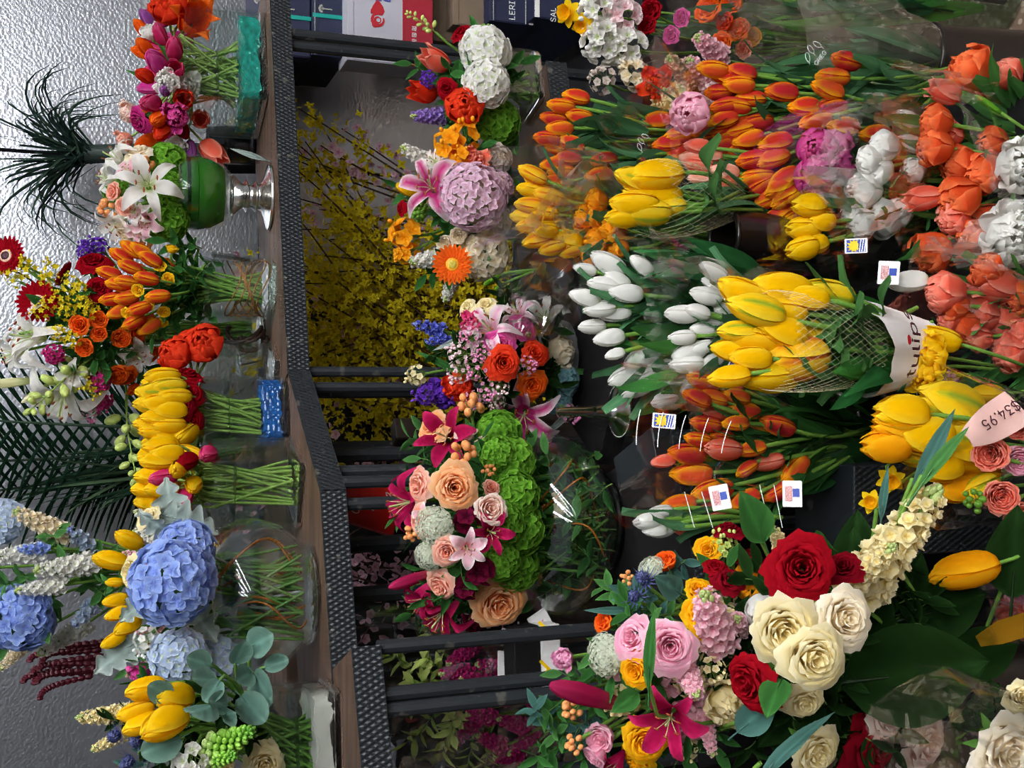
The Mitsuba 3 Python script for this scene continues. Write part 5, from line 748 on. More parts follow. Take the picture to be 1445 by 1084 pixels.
A1.many([('orchid', 'goldorange', 632, 206, 62, 'golden orchid spray nearer the tips'), ('orchid', 'goldorange', 656, 192, 62, 'golden orchid spray beside the green hydrangea'), ('orchid', 'goldorange', 648, 222, 44, 'golden orchid spray over the pincushion'), ('frill', 'coral', 668, 226, 34, 'small coral pincushion'), ('hydr', 'hmixed', 700, 224, 48, 'small dusky pink hydrangea by the green one'), ('lily', 'stargazer', 606, 262, 96, 'pink and white stargazer lily', {'axis': (.1, .9, .5), 'dy': -.03}), ('stock', 'white', 592, 222, 74, 'white stock above the stargazer lily', {'axis': (.3, .4, .9)}), ('lily', 'whitelily', 612, 226, 48, 'white lily behind the stargazer'), ('shydr', 'hpink', 668, 278, 104, 'big pale pink hydrangea', {'axis': (.1, 1, -.05), 'dy': -.03}), ('tulip', 'yellow', 576, 266, 38, 'yellow tulip behind the stargazer lily'), ('grape', 'greenberry', 592, 298, 34, 'green berries under the stargazer lily'), ('grape', 'redberry', 626, 286, 30, 'dark red berries beside the pink hydrangea'),
         ('orchid', 'goldorange', 572, 330, 62, 'golden orchid spray at the tips, lower', {'axis': (0, .6, .9)}), ('orchid', 'goldorange', 574, 358, 44, 'small golden orchid spray by the white stock'), ('stock', 'white', 606, 366, 82, 'white stock beside the orange gerbera', {'axis': (-.2, .5, .9)}), ('ranun', 'ivory', 646, 332, 32, 'cream ranunculus nearer the pink hydrangea'), ('ranun', 'ivory', 628, 342, 32, 'cream ranunculus nearer the gerbera'), ('ogerb', 'orange', 638, 373, 58, 'orange gerbera', {'axis': (-.1, 1, .25), 'dy': -.04}), ('hydr', 'ivory', 680, 358, 78, 'white hydrangea behind the orange gerbera', {'axis': (-.2, 1, 0)}), ('stock', 'white', 634, 408, 60, 'lowest white stock', {'axis': (-.6, .6, .4)}), ('shydr', 'hpink', 704, 262, 50, 'small pink hydrangea head beside the big one', {'dy': -.01}), ('shydr', 'hmixed', 700, 312, 50, 'dusky hydrangea head beside the big pink one', {'dy': -.01}), ('rose', 'red', 566, 294, 26, 'small dark red rose')])
for a_, l_ in ((A0, 'at the white-hydrangea end'), (A1, 'at the orange-gerbera end')):
    a_.fill('sprig', 'leaf', 10, 80, 'leafy sprig ' + l_, 'leaf sprigs ' + l_, dy=0.05)
for x, y in [(690, 398), (700, 392), (706, 404)]: flower('bud', 'hgreen', at(x, y, 1.42), ax(-.3, .6, .6), 30 * sM, 'green bud between the white hydrangea and the cream roses', 'green buds by the cream roses', at(760, 380, 1.45))
# -- wildflower arrangement by the silver foot
c = on_shelf(832, 500, 0.085, ZM); sW = mpp(c); k = numbered('wooden_pot'); tag(k, 'grey bark-like wooden pot under the orange roses', 'pot'); part(k, 'body', moved(lathe([(0.001, 0.0), (0.046, 0.0), (0.050, 0.01), (0.048, 0.04), (0.052, 0.062), (0.051, 0.075), (0.045, 0.075), (0.043, 0.02), (0.001, 0.02)], 40, lambda v: v * (1 + 0.14 * (meshkit.noise(v * [90, 90, 25])[..., None] - 0.5) * [1, 1, 0])), c), 'm_greywood', 40)
part(k, 'inner', moved(lathe([(0.001, 0.06), (0.044, 0.06)], 20), c), 'm_dark')
A = Arr(705, 500, 75, 105, c[1] - 0.045, 0.11, c + [0, 0, 0.08], c + [0, 0, 0.03], 'by the wooden pot', spread=0.035)
A.many([('rose', 'cream', 686, 430, 34, 'cream rose nearest the cellophane'), ('rose', 'cream', 660, 432, 32, 'cream rose nearer the delphinium'), ('lily', 'sgpale', 688, 462, 84, 'pale pink lily', {'axis': (.3, .7, .6)}), ('lily', 'whitelily', 768, 446, 74, 'white lily', {'axis': (.3, .8, .3)}), ('lily', 'sgpale', 730, 440, 60, 'pale lily between cream rose and white lily', {'axis': (.6, .6, .6)}), ('bud', 'ivbud', 746, 474, 48, 'green-white lily bud', {'axis': (.1, .9, .45)}), ('delph', 'delph', 604, 462, 52, 'blue delphinium', {'axis': (.2, .3, 1)}), ('delph', 'delph', 616, 480, 42, 'smaller blue delphinium', {'axis': (-.2, .4, 1)}), ('rose', 'fuchsia', 736, 464, 48, 'mauve-pink rose'), ('rose', 'fuchsia', 706, 486, 52, 'mauve-pink rose nearer the tips'),
        ('rose', 'orangered', 711, 513, 58, 'orange-red rose in front', {'axis': (0, 1, .2), 'dy': -.03}), ('rose', 'orangered', 754, 500, 48, 'red-orange rose nearest the pot', {'axis': (.2, 1, 0), 'dy': -.02}), ('rose', 'orange', 750, 544, 52, 'orange rose beside the stargazer lily', {'axis': (-.2, 1, .1), 'dy': -.02}), ('frill', 'ivory', 790, 496, 48, 'cream carnation'), ('lily', 'stargazer', 738, 590, 104, 'dark stargazer lily above the bowl vase', {'axis': (-.3, .9, .45), 'dy': -.05}), ('hydr', 'bluegreen', 794, 540, 52, 'small blue-green hydrangea'), ('hydr', 'bluegreen', 788, 566, 40, 'blue-green hydrangea nearer the silver foot'), ('statice', 'purple', 602, 556, 40, 'purple statice at the tips'), ('frill', 'purple', 628, 556, 40, 'dark purple anemone'), ('frill', 'orangered', 650, 546, 44, 'red flower behind the waxflowers'), ('whites', 'cream', 588, 530, 40, 'greenish white sprig'), ('lance', 'midleaf', 818, 526, 62, 'long green leaf pointing to the white tulips', {'axis': (-.2, .9, -.9)}), ('lance', 'silver', 792, 594, 60, 'grey-green leaf beside the stargazer lily', {'axis': (.5, .8, -.5)}), ('lance', 'silver', 640, 482, 56, 'silver leaf under the delphinium', {'axis': (-.3, .7, .9)}), ('lance', 'leaf', 622, 512, 70, 'green leaf over the rods', {'axis': (.4, .4, .9)}), ('frill', 'hotpink', 664, 456, 26, 'hot pink bloom behind the pale lily')])
for i, (x, y, z) in enumerate([(650, 500, 46), (672, 520, 44), (690, 552, 40), (706, 546, 34), (744, 516, 34), (662, 476, 40), (648, 526, 40), (682, 498, 36), (668, 566, 34), (700, 566, 30), (800, 582, 34)]): A.add('wax', 'waxpink' if i % 3 else 'palepink', x, y, z, 'pink waxflower sprig', group='waxflower sprigs by the wooden pot', dy=-.02)
A.fill('sprig', 'darkleaf', 16, 80, 'dark leafy sprig', 'dark leaf sprigs by the wooden pot', dy=0.05)
p = at_z(876, 580, ZM); k = numbered('silver_compote'); tag(k, 'silver stemmed compote foot beside the white tulips', 'vase'); part(k, 'foot', moved(lathe([(0.001, 0.0), (0.034, 0.0), (0.0345, 0.003), (0.030, 0.006), (0.016, 0.012), (0.010, 0.02), (0.0085, 0.035), (0.0075, 0.037), (0.0075, 0.041), (0.0085, 0.043), (0.0065, 0.055), (0.006, 0.075), (0.005, 0.09), (0.001, 0.092)], 32), p), 'm_silver', 40)
an = np.arange(60) * 2 * np.pi / 60; part(k, 'bead_trim', cat([ball(0.0011, p + [0.0345 * math.cos(a), 0.0345 * math.sin(a), 0.003], 1, 1) for a in an]), 'm_silver', True, kind='stuff')
# -- big bowl vase with peach roses
c = on_shelf(892, 735, 0.085, ZM); s3 = mpp(c); RB = 126 * s3
k = vessel('bowl_vase', 'big round glass bowl vase with twigs on the middle step', 'vase', [(0.055, 0), (0.062, 0.004), (0.06, 0.01), (0.085, 0.025), (RB * 0.95, 0.05), (RB, 0.075), (RB * 0.97, 0.095), (RB * 0.85, 0.118), (RB * 0.70, 0.132)], c, water=0.10)
rg = np.linspace(0, 2 * np.pi, 49); part(k, 'dark_foot_ring', tube(np.stack([c[0] + 0.062 * np.cos(rg), c[1] + 0.062 * np.sin(rg), np.full(49, c[2] + 0.006)], -1), 0.006, 8, False), 'm_glass_dark', True)
for i in range(16):
    an = np.linspace(0, 1, 26); a0 = rng.uniform(0, 6.28); r = (0.09 if i % 3 == 0 else 0.04) * np.sin(np.pi * np.clip(an * 0.9 + 0.1, 0, 1)) ** 0.7; cu = tube(np.stack([c[0] + r * np.cos(a0 + 1.3 * np.sin(3 * an)), c[1] + r * np.sin(a0 + 1.3 * np.sin(3 * an + 1)), c[2] + 0.012 + 0.118 * an], -1), 0.0014, 5)
    k = numbered('curly_willow_twig'); tag(k, 'orange-brown curly willow twig inside the big bowl vase', 'twig', 'willow twigs in the bowl vase'); part(k, 'bark', cu, 'm_stem', True, color=colored(cu, '#a8601c'))
A = Arr(655, 735, 95, 135, c[1] - 0.01, 0.125, c + [0, 0, 0.13], c + [0, 0, 0.02], 'over the big bowl vase', spread=0.09, stem='#5f8a3a')
A.many([('rose', 'peach', 641, 688, 78, 'peach rose facing out in the middle', {'axis': (.05, 1, .2), 'dy': -.02}), ('rose', 'peach', 704, 852, 92, 'biggest peach rose, nearest the rods', {'axis': (-.2, 1, .05), 'dy': -.03}), ('rose', 'peach', 610, 604, 60, 'peach rose seen from the side at the top', {'axis': (.4, .5, .8)}), ('rose', 'salmon', 592, 684, 60, 'salmon rose seen from the side', {'axis': (.1, .4, 1)}), ('rose', 'salmon', 594, 738, 56, 'pale salmon rose behind the lace flower', {'axis': (-.1, .5, 1)}), ('rose', 'salmon', 630, 778, 52, 'salmon rose turned face-on near the white alstroemeria', {'axis': (-.1, 1, .4), 'dy': -.02}), ('rose', 'salmon', 622, 826, 56, 'salmon rose seen from the side, lower', {'axis': (-.4, .6, .8)}),
        ('srose', 'blush', 658, 612, 40, 'blush spray rose beside the berries'), ('srose', 'blush', 686, 628, 42, 'blush spray rose next to the green collar'), ('srose', 'salmon', 693, 689, 32, 'small salmon spray rose'), ('srose', 'blush', 692, 718, 58, 'blush spray rose below the big peach face', {'dy': -.03}), ('clily', 'lilypink', 628, 616, 84, 'open crimson lily near the berries', {'axis': (.2, .9, .5)}), ('lily', 'lilypink', 568, 710, 96, 'crimson lily sticking out furthest to the photo\'s left', {'axis': (-.05, .3, 1)}), ('clily', 'lilypink', 694, 752, 62, 'small crimson star-shaped lily', {'axis': (0, 1, .1), 'dy': -.03}), ('bud', 'magbud', 582, 818, 80, 'crimson lily bud, half open', {'axis': (-.2, .3, 1)}), ('lily', 'lilypink', 620, 872, 92, 'lowest crimson lily', {'axis': (-.7, .6, .7)}), ('lily', 'lilypink', 590, 850, 70, 'crimson lily behind the lowest one', {'axis': (-.5, .4, 1)}),
        ('dorchid', 'burg', 660, 734, 52, 'burgundy orchid beside the lace flower', {'dy': -.01}), ('dorchid', 'burg', 676, 808, 62, 'burgundy orchid beside the biggest rose', {'dy': -.02}), ('dorchid', 'burg', 654, 832, 50, 'burgundy orchid behind the biggest rose'), ('dorchid', 'burg', 668, 878, 52, 'lowest burgundy orchid'), ('alstro', 'alpink', 660, 774, 56, 'white and pink alstroemeria in the middle', {'axis': (0, 1, .2), 'dy': -.03}), ('alstro', 'alpink', 600, 730, 40, 'pale alstroemeria by the side-on rose'), ('alstro', 'alpink', 718, 894, 44, 'pale alstroemeria under the biggest rose', {'axis': (-.7, .8, -.3)}),
        ('lace', 'ltgreenlace', 612, 742, 58, 'pale green lace flower between the roses', {'dy': -.01}), ('lace', 'ltgreenlace', 604, 786, 44, 'smaller pale green lace flower'), ('berry', 'peachberry', 664, 574, 44, 'peach berry sprig at the top'), ('berry', 'peachberry', 654, 640, 46, 'peach berry sprig above the rose face', {'dy': -.03}), ('berry', 'peachberry', 582, 752, 30, 'peach berry sprig at the photo\'s left'), ('berry', 'peachberry', 690, 664, 24, 'single peach berries by the green collar')])
for i, (x, y, z) in enumerate([(704, 612, 70), (720, 652, 76), (726, 700, 76), (732, 748, 76), (728, 800, 70), (708, 790, 60), (700, 640, 54), (712, 740, 60)]): A.add('hydr', 'hgreen', x, y, z, 'green hydrangea of the collar', group='green hydrangea collar of the bowl vase', axis=(.004 * (735 - y), 1, -.3), dy=-0.01)
A.fill('sprig', 'leaf', 14, 80, 'green leafy sprig', 'leaf sprigs over the big bowl vase', dy=0.05); A.back('sprig', ['midleaf', 'leaf'], 34, 80, 'leafy stem at the back', 'leafy stems in the bowl vase')
for i in range(40):
    a = rng.uniform(0, 6.28); r = rng.uniform(0.02, 0.085); P = c + [r * math.cos(a), r * math.sin(a), rng.uniform(0.04, 0.1)]; flower('sprig', 'leaf' if i % 2 else 'midleaf', P, nrm(rng.normal(size=3) + [0, 0, 0.8]), 0.085, 'leafy green stem inside the big bowl vase', 'leafy stems inside the bowl vase')
# crates, packages between the steps
def tiltbox(name, label, catg, px, py, Y, w, h, d, bsdf, yaw=0.0, roll=0.0):
    k = numbered(name); tag(k, label, catg); m = cbox([-w / 2, -d / 2, -h / 2], [w / 2, d / 2, h / 2], 0.002); R = trimesh.transformations.euler_matrix(0, roll, yaw); R[:3, 3] = at(px, py, Y); m.apply_transform(R); part(k, 'body', m, bsdf); return k, R
k, R = tiltbox('wooden_crate', 'grey wooden crate corner beside the bowl vase', 'crate', 915, 650, 1.27, 0.05, 0.04, 0.12, 'm_black_paint', 0.4)
k, R = tiltbox('red_package', 'red foil package with white scribble behind the rods', 'package', 522, 708, 1.72, 0.085, 0.10, 0.02, 'm_redfoil', 0.2, 0.35); f = lambda x, z: (R @ [x, -0.0115, z, 1])[:3]
for i in range(3):
    an = np.linspace(0, 4.5 + i, 30); part(k, 'scribble', tube(np.array([f(-0.015 + 0.012 * i + 0.011 * math.cos(a + i), 0.02 - 0.022 * i + 0.006 * math.sin(2 * a)) for a in an]), 0.0006, 4), 'm_white_print')
k, R = tiltbox('black_tray', 'shiny black plastic tray behind the peach roses', 'tray', 582, 610, 1.62, 0.035, 0.06, 0.03, 'm_bucket', 0.5)
k, R = tiltbox('flower_food_box', 'black and white box with yellow corner marks behind the rods', 'box', 737, 930, 1.30, 0.085, 0.036, 0.04, 'm_dark', 0.1, 0.0); f = lambda x, z: (R @ [x, -0.0208, z, 1])[:3]; ux, uz = R[:3, 0], R[:3, 2]
L = Polygon([(0, 0), (0.018, 0), (0.018, 0.004), (0.004, 0.004), (0.004, 0.018), (0, 0.018)])
flatshape(k, 'yellow_corner', aff.rotate(L, 45, origin=(0, 0)), f(-0.012, -0.03), ux, uz, 'm_yellow'); flatshape(k, 'yellow_corner', aff.rotate(L, 45, origin=(0, 0)), f(0.036, -0.03), ux, uz, 'm_yellow'); words(k, 'lettering', 'Call', 0.007, f(-0.036, -0.008), ux, uz, 'm_white_print')
m = cbox([-0.0425, -0.02, -0.045], [0.0425, 0.02, -0.0182]); m.apply_transform(R); part(k, 'white_half', m, 'm_white')
k, R = tiltbox('price_card', 'white card with red writing USA beside the black box', 'card', 766, 884, 1.32, 0.04, 0.028, 0.002, 'm_white', 0.1, -0.5); f = lambda x, z: (R @ [x, -0.0012, z, 1])[:3]; words(k, 'lettering', 'USA', 0.007, f(-0.012, -0.004), R[:3, 0], R[:3, 2], 'm_logo_red')
k = numbered('petal_card'); tag(k, 'pointed white paper slip with a thin red line behind the rods', 'paper'); flatshape(k, 'slip', Polygon([(0, 0.0), (0.024, 0.0), (0.02, -0.03), (0.0, -0.05), (-0.024, -0.02), (-0.02, 0.0)]), at(702, 944, 1.36), np.array([1.0, 0, 0]), Zv, 'm_white', 0.0008); t = tube([at(712, 942, 1.358), at(726, 952, 1.358)], 0.0005, 4); part(k, 'red_line', t, 'm_logo_red')
# dim purple stock in plastic behind the nearest rods
A = Arr(670, 985, 110, 75, 1.5, 0.08, at(800, 985, 1.5), at(860, 985, 1.5), '', spread=0.03)
for i, (x, y) in enumerate([(650, 925), (690, 940), (640, 950), (720, 935), (668, 960), (700, 985), (676, 1010), (720, 1020), (690, 1045), (735, 1050), (660, 1030), (745, 985), (715, 1068), (640, 985)]): A.add('stock', 'magenta', x, y, 66, 'dim purple stock wrapped in plastic behind the nearest rods', group='purple stock behind the nearest rods', axis=(rng.uniform(-.5, .5), .5, .8))
for i, (x, y) in enumerate([(610, 935), (600, 960), (630, 1040), (690, 1060), (615, 905), (590, 985), (640, 1010), (660, 1070), (600, 1030), (570, 930)]): A.add('sprig', 'limebud', x, y, 70, 'yellow-green filler sprig wrapped in plastic behind the nearest rods', group='filler sprigs behind the nearest rods')
sleeve('crumpled clear plastic round the purple stock behind the nearest rods', at(560, 1010, 1.44), at(860, 1000, 1.48), 0.15, 0.05, 5, 0.05, 34, 14, jag=0.04)
# ================================================================ TULIP BUNCHES on the lower tiers
# bunch 1: loose orange tulips beside the middle step
b1 = [(813, 137), (792, 149), (782, 168), (818, 164), (790, 181), (773, 195), (806, 202), (789, 209), (801, 224), (782, 231), (792, 242), (852, 226), (845, 247), (780, 258), (806, 273), (804, 287)]
bunch([(x, y, 40) for x, y in b1], (1010, 200, 1.50), 1.44, label='orange yellow-edged tulip in the bunch nearest the pink hydrangea', group='orange tulips nearest the pink hydrangea', bias=(0, .3, .5), leaves=3)
extra_leaves(15, (800, 930, 120, 270), (1030, 200, 1.5), 1.45, 'green tulip leaf in the bunch nearest the pink hydrangea', 'leaves of the bunch nearest the pink hydrangea')
# bunch 2: the big orange bunch
b2 = [(925, 170), (1006, 97), (1046, 102), (1025, 107), (1043, 119), (1017, 130), (1059, 140), (1001, 167), (1025, 149), (1038, 149), (1034, 165), (1069, 172), (1013, 184), (1043, 184), (943, 203), (957, 214), (939, 223), (1017, 207), (1045, 207), (1060, 221), (1034, 219), (1062, 244), (1041, 237), (1069, 263), (1074, 280), (960, 190), (1050, 232), (1028, 196), (1056, 196), (1000, 185), (1020, 170)]
bunch([(x, y, 46) for x, y in b2], (1320, 95, 1.50), 1.40, slope=0.5, label='orange yellow-edged tulip in the big bunch nearest the black bucket rims', group='orange tulips of the big bunch', bias=(0, .25, .3), leaves=3)
b3 = [(1103, 130), (1135, 151), (1168, 126), (1171, 152), (1190, 179), (1150, 170), (1149, 200), (1235, 190), (1175, 109), (1194, 86), (1094, 201), (1091, 224), (1063, 225), (1107, 252), (1068, 250), (1071, 266), (1110, 279), (1085, 280), (1112, 296), (1093, 310), (1107, 319), (1107, 337), (1093, 358), (1100, 265)]
bunch([(x, y, 50) for x, y in b3], (1360, 110, 1.42), 1.31, slope=0.4, cols=('oyt3', 'oyt', 'oyt2'), label='red-orange tulip in the front of the big bunch above the yellow ones', group='red-orange tulips of the big bunch\'s front', bias=(0, .3, .2), leaves=3)
extra_leaves(40, (1070, 1230, 40, 260), (1340, 85, 1.48), 1.44, 'green tulip leaf in the big orange bunch', 'leaves of the big orange bunch', (0.16, 0.28), 0.016)
extra_leaves(13, (990, 1100, 270, 340), (1200, 330, 1.4), 1.37, 'green tulip leaf below the big orange bunch', 'leaves below the big orange bunch')
for x, y, s, cc, l in [(975, 160, 62, 'pink', 'large pink double tulip among the orange ones'), (1152, 210, 58, 'fuchsia', 'magenta double tulip nearest the white tulips'), (1178, 206, 50, 'fuchsia', 'magenta double tulip partly hidden under an orange one'), (1148, 250, 56, 'fuchsia', 'magenta double tulip nearest the yellow tulips'), (1180, 238, 54, 'fuchsia', 'magenta double tulip deepest in the wrap'), (1158, 232, 44, 'fuchsia', 'small magenta double tulip in the middle of its bunch')]:
    flower('dtulip', cc, at(x, y, 1.36 if x < 1000 else 1.28), ax(rng.uniform(-.3, .2), .7, .7), s * mpp(at(x, y, 1.32)), l, None, at(1320, 190, 1.38), leaves=3)
bunch([(985, 207, 40), (999, 217, 42), (985, 231, 46), (1023, 242, 42), (1022, 258, 40), (978, 222, 40), (1000, 240, 40), (990, 250, 38)], (1200, 240, 1.42), 1.37, kind='tulip', cols=('coral', 'salmon'), label='salmon tulip behind the big orange bunch', group='salmon tulips behind the big orange bunch')
# flowers in wraps beyond (top edge)
def loose(rows, conv, Y): 
    for k_, cc, x, y, s, l, *o in rows: P = at(x, y, Y + (o[1] if len(o) > 1 else 0)); a = o[0] if o and o[0] is not None else ax(rng.uniform(-.2, .2), .6, .8); flower(k_, cc, P, sideon(a, P, 0.9) if k_ in ('tulip', 'bud') else a, s * mpp(at(x, y, Y)), l, None, at(*conv))
loose([('daff', 'daff', 803, 18, 46, 'yellow daffodil beside the white freesia', ax(-.2, .5, .8)), ('daff', 'daff', 822, 34, 38, 'lower yellow daffodil beside the white freesia', ax(-.5, .5, .5)), ('freesia', 'white', 846, 20, 70, 'white freesia furthest up the photo'), ('freesia', 'white', 852, 58, 74, 'white freesia above the orange tulips'), ('freesia', 'palepink', 878, 26, 64, 'pale pink freesia beside the red ranunculus'), ('freesia', 'white', 882, 66, 66, 'white freesia near the pink wrap'), ('freesia', 'ivory', 896, 104, 50, 'cream freesia just over the tulip wrap'), ('whites', 'hmixed', 850, 112, 52, 'dim white filler flower beside the freesias'), ('ranun', 'red', 918, 16, 46, 'red ranunculus at the photo\'s top edge'), ('ranun', 'red', 914, 36, 36, 'red ranunculus facing the freesias'), ('ranun', 'fuchsia', 948, 50, 34, 'deep pink ranunculus in the wrap'), ('ranun', 'fuchsia', 962, 26, 34, 'deep pink ranunculus at the top'), ('ranun', 'orange', 1000, 14, 52, 'orange ranunculus at the top edge'), ('ranun', 'orange', 1034, 4, 44, 'orange ranunculus cut by the top edge'), ('ranun', 'orangered', 1022, 30, 34, 'red-orange ranunculus in the top bunch'), ('ranun', 'orange', 1042, 42, 44, 'orange ranunculus in front of the top bunch'), ('ranun', 'goldorange', 1064, 52, 34, 'yellow-orange ranunculus of the top bunch'), ('ranun', 'orange', 1018, 62, 44, 'lowest orange ranunculus of the top bunch'), ('ranun', 'coral', 1050, 70, 34, 'coral ranunculus at the wrap\'s edge')], (1180, 60, 1.75), 1.66)
loose([('stock', 'pinkstock', 1000, 66, 92, 'pink stock behind the orange tulips'), ('stock', 'pinkstock', 988, 100, 90, 'pink stock nearest the big orange bunch'), ('stock', 'peachstock', 958, 96, 80, 'peach stock beside the pink stock'), ('stock', 'peachstock', 950, 128, 70, 'cream-peach stock over the single orange tulip'), ('frill', 'orangered', 928, 118, 40, 'red-orange carnation beside the peach stock'), ('frill', 'cream', 942, 146, 44, 'cream carnation beside the single orange tulip'), ('frill', 'palepink', 1006, 128, 40, 'pale pink carnation among the orange tulips')], (1160, 100, 1.6), 1.55)
extra_leaves(34, (1050, 1240, -20, 40), (1400, 10, 1.75), 1.7, 'long green leaf standing in the glass bucket', 'leaves in the glass bucket', (0.18, 0.34), 0.015, ('#3c7a3a', '#2f6a44', '#5a9a3c'), 8)
extra_leaves(15, (900, 1000, 0, 60), (1150, 20, 1.75), 1.72, 'green leaf behind the ranunculus', 'leaves behind the ranunculus', seed=9)
P = at(1388, 6, 1.75); P[0] += 0.02; z0 = 0.0; vessel('glass_bucket', 'clear glass bucket of green leaves in the photo\'s upper right', 'bucket', [(0.10, 0), (0.11, 0.006), (0.115, 0.36)], np.array([P[0], 1.75, z0]), 'm_glass_green')
def bucket(label, px, py, Y, r0, r1, h, bsdf='m_bucket', tilt=(0, 0, 1), name='flower_bucket'):
    """Bucket whose rim centre is at the pixel."""
    k = numbered(name); tag(k, label, 'bucket'); M = frame(at(px, py, Y), tilt); m = lathe([(0.001, -h + 0.004), (r0, -h), (r0 * 0.98 + r1 * 0.02, -h + 0.01), (r1, 0), (r1 - 0.003, 0.001), (r1 - 0.006, -0.01), (r0 - 0.005, -h + 0.01)], 40); m.apply_transform(M); part(k, 'body', m, bsdf, 40)
    a = np.linspace(0, 2 * np.pi, 49); rm = tube(np.stack([r1 * np.cos(a), r1 * np.sin(a), 0 * a], -1), 0.004, 8, False); rm.apply_transform(M); part(k, 'rim', rm, bsdf, True); return k
bucket('black bucket with an open rim between yellow and orange tulips', 1022, 334, 1.33, 0.032, 0.038, 0.17)
bucket('brown-black tilted bucket in the photo\'s upper right', 1306, 88, 1.46, 0.075, 0.06, 0.34, tilt=(.08, .25, 1))
# yellow tulips below bunch 1
bunch([(752, 246, 44), (750, 268, 42), (775, 277, 46), (748, 290, 44), (743, 306, 46), (768, 300, 40), (760, 256, 40), (776, 316, 40), (748, 320, 40)], (960, 300, 1.45), 1.40, cols=('ystreak', 'yellow', 'ystreak'), label='yellow tulip with red streaks beside the pink hydrangea', group='streaked yellow tulips beside the pink hydrangea')
bunch([(760, 338, 46), (800, 337, 48), (780, 350, 40), (770, 326, 36), (806, 354, 36)], (1000, 330, 1.4), 1.36, cols=('ystreak', 'yellow'), label='yellow tulip inside the crinkled cellophane', group='yellow tulips inside the crinkled cellophane')
bunch([(838, 304, 50), (845, 342, 52), (864, 326, 48), (824, 308, 36), (842, 284, 38), (872, 350, 36), (836, 362, 40)], (1000, 330, 1.40), 1.33, kind='ptulip', cols=('oparrot',), label='orange-gold parrot tulip beside the white tulips', ranked=True, group='gold parrot tulips beside the white tulips', leaves=3)
bunch([(925, 248, 86), (896, 252, 60), (922, 276, 88), (896, 288, 70), (914, 300, 70), (930, 262, 60), (882, 306, 56), (940, 292, 60)], (1080, 280, 1.38), 1.26, slope=0.2, cols=('yellow', 'ygreen', 'yellow'), label='big yellow tulip in the upper netted bunch', ranked=True, group='yellow tulips of the upper netted bunch', bias=(0, .2, .4), leaves=1, leaflen=1.0, leafcol='#446e3c')
extra_leaves(9, (950, 1010, 250, 310), (1080, 290, 1.38), 1.3, 'green leaf in the upper netted bunch', 'leaves of the upper netted bunch')
extra_leaves(6, (735, 860, 215, 340), (1000, 280, 1.45), 1.40, 'green leaf among the streaked yellow tulips', 'leaves among the streaked yellow tulips', seed=21)
# yellow tulips in front of the big bunch
bunch([(1142, 290, 48), (1135, 322, 50), (1133, 350, 48), (1160, 312, 40), (1150, 346, 40), (1155, 296, 36)], (1330, 300, 1.3), 1.22, kind='ftulip', cols=('yellow',), label='plump yellow tulip below the magenta ones', ranked=True, group='plump yellow tulips below the magenta ones')
# white double tulips
bunch([(1219, 268, 60), (1250, 308, 60), (1214, 316, 54), (1247, 207, 52), (1282, 168, 40, 'tulip'), (1284, 203, 44, 'tulip'), (1226, 226, 44), (1238, 240, 50), (1270, 300, 44), (1200, 300, 34), (1290, 240, 40)], (1440, 230, 1.32), 1.20, slope=0.3, kind='dtulip', cols=('white',), label='white tulip between magenta and orange double tulips', ranked=True, group='white double tulips in the middle of the right side', leaves=3, leafcol='#4f8a4a')
# orange double tulips
bunch([(1368, 102, 76), (1333, 130, 50, 'otulip'), (1320, 172, 54), (1318, 207, 60), (1420, 105, 52), (1352, 231, 60), (1388, 245, 64), (1303, 280, 52, 'otulip'), (1352, 280, 70), (1391, 308, 62, 'otulip'), (1345, 308, 56), (1314, 356, 66), (1362, 354, 50, 'otulip'), (1340, 190, 44), (1400, 200, 50), (1370, 330, 50)], (1560, 210, 1.22), 1.12, slope=0.35, kind='dtulip', cols=('odouble', 'coral', 'odouble'), label='orange double tulip in the upper right bunch', ranked=True, group='orange double tulips of the upper right', leaves=3, leafcol='#4f8a44')
bunch([(1333, 412, 66), (1345, 432, 50), (1380, 420, 60, 'otulip'), (1406, 404, 66, 'otulip'), (1358, 462, 56), (1414, 456, 66), (1424, 497, 62), (1392, 382, 56), (1340, 450, 44), (1390, 446, 50), (1436, 420, 60), (1380, 478, 44), (1440, 470, 50)], (1580, 430, 1.12), 1.03, slope=0.3, kind='dtulip', cols=('coral', 'odouble', 'coral'), label='coral double tulip right of the paper sleeve', ranked=True, group='coral double tulips by the paper sleeve', leaves=3, leafcol='#4f8a44')
loose([('ptulip', 'white', 1440, 236, 74, 'white parrot tulip at the photo\'s right edge', ax(-.1, .8, .5)), ('ptulip', 'white', 1424, 335, 82, 'large white parrot tulip right of the orange double ones', ax(-.1, .8, .5)), ('ptulip', 'white', 1440, 310, 60, 'white parrot tulip behind the large one', ax(.2, .7, .6)), ('bud', 'hgreen', 1394, 147, 46, 'pale green tulip bud among orange double tulips', ax(.1, .4, .9)), ], (1560, 260, 1.12), 1.06)
loose([('tulip', 'white', 1282, 398, 56, 'cream tulip lying under the orange double tulip', ax(-.1, .5, .8))], (1440, 402, 1.12), 1.06)
extra_leaves(26, (1240, 1400, 110, 380), (1520, 240, 1.25), 1.2, 'green leaf among the white and orange double tulips', 'leaves among white and orange double tulips', (0.1, 0.18), 0.011, ('#3f7a3c', '#5a9450', '#2f6438'), 12)
extra_leaves(13, (1290, 1420, 390, 560), (1560, 440, 1.12), 1.06, 'green leaf among the coral double tulips', 'leaves among the coral double tulips', (0.1, 0.17), 0.010, ('#3f7a3c', '#4f8a44', '#2f6438'), 13)
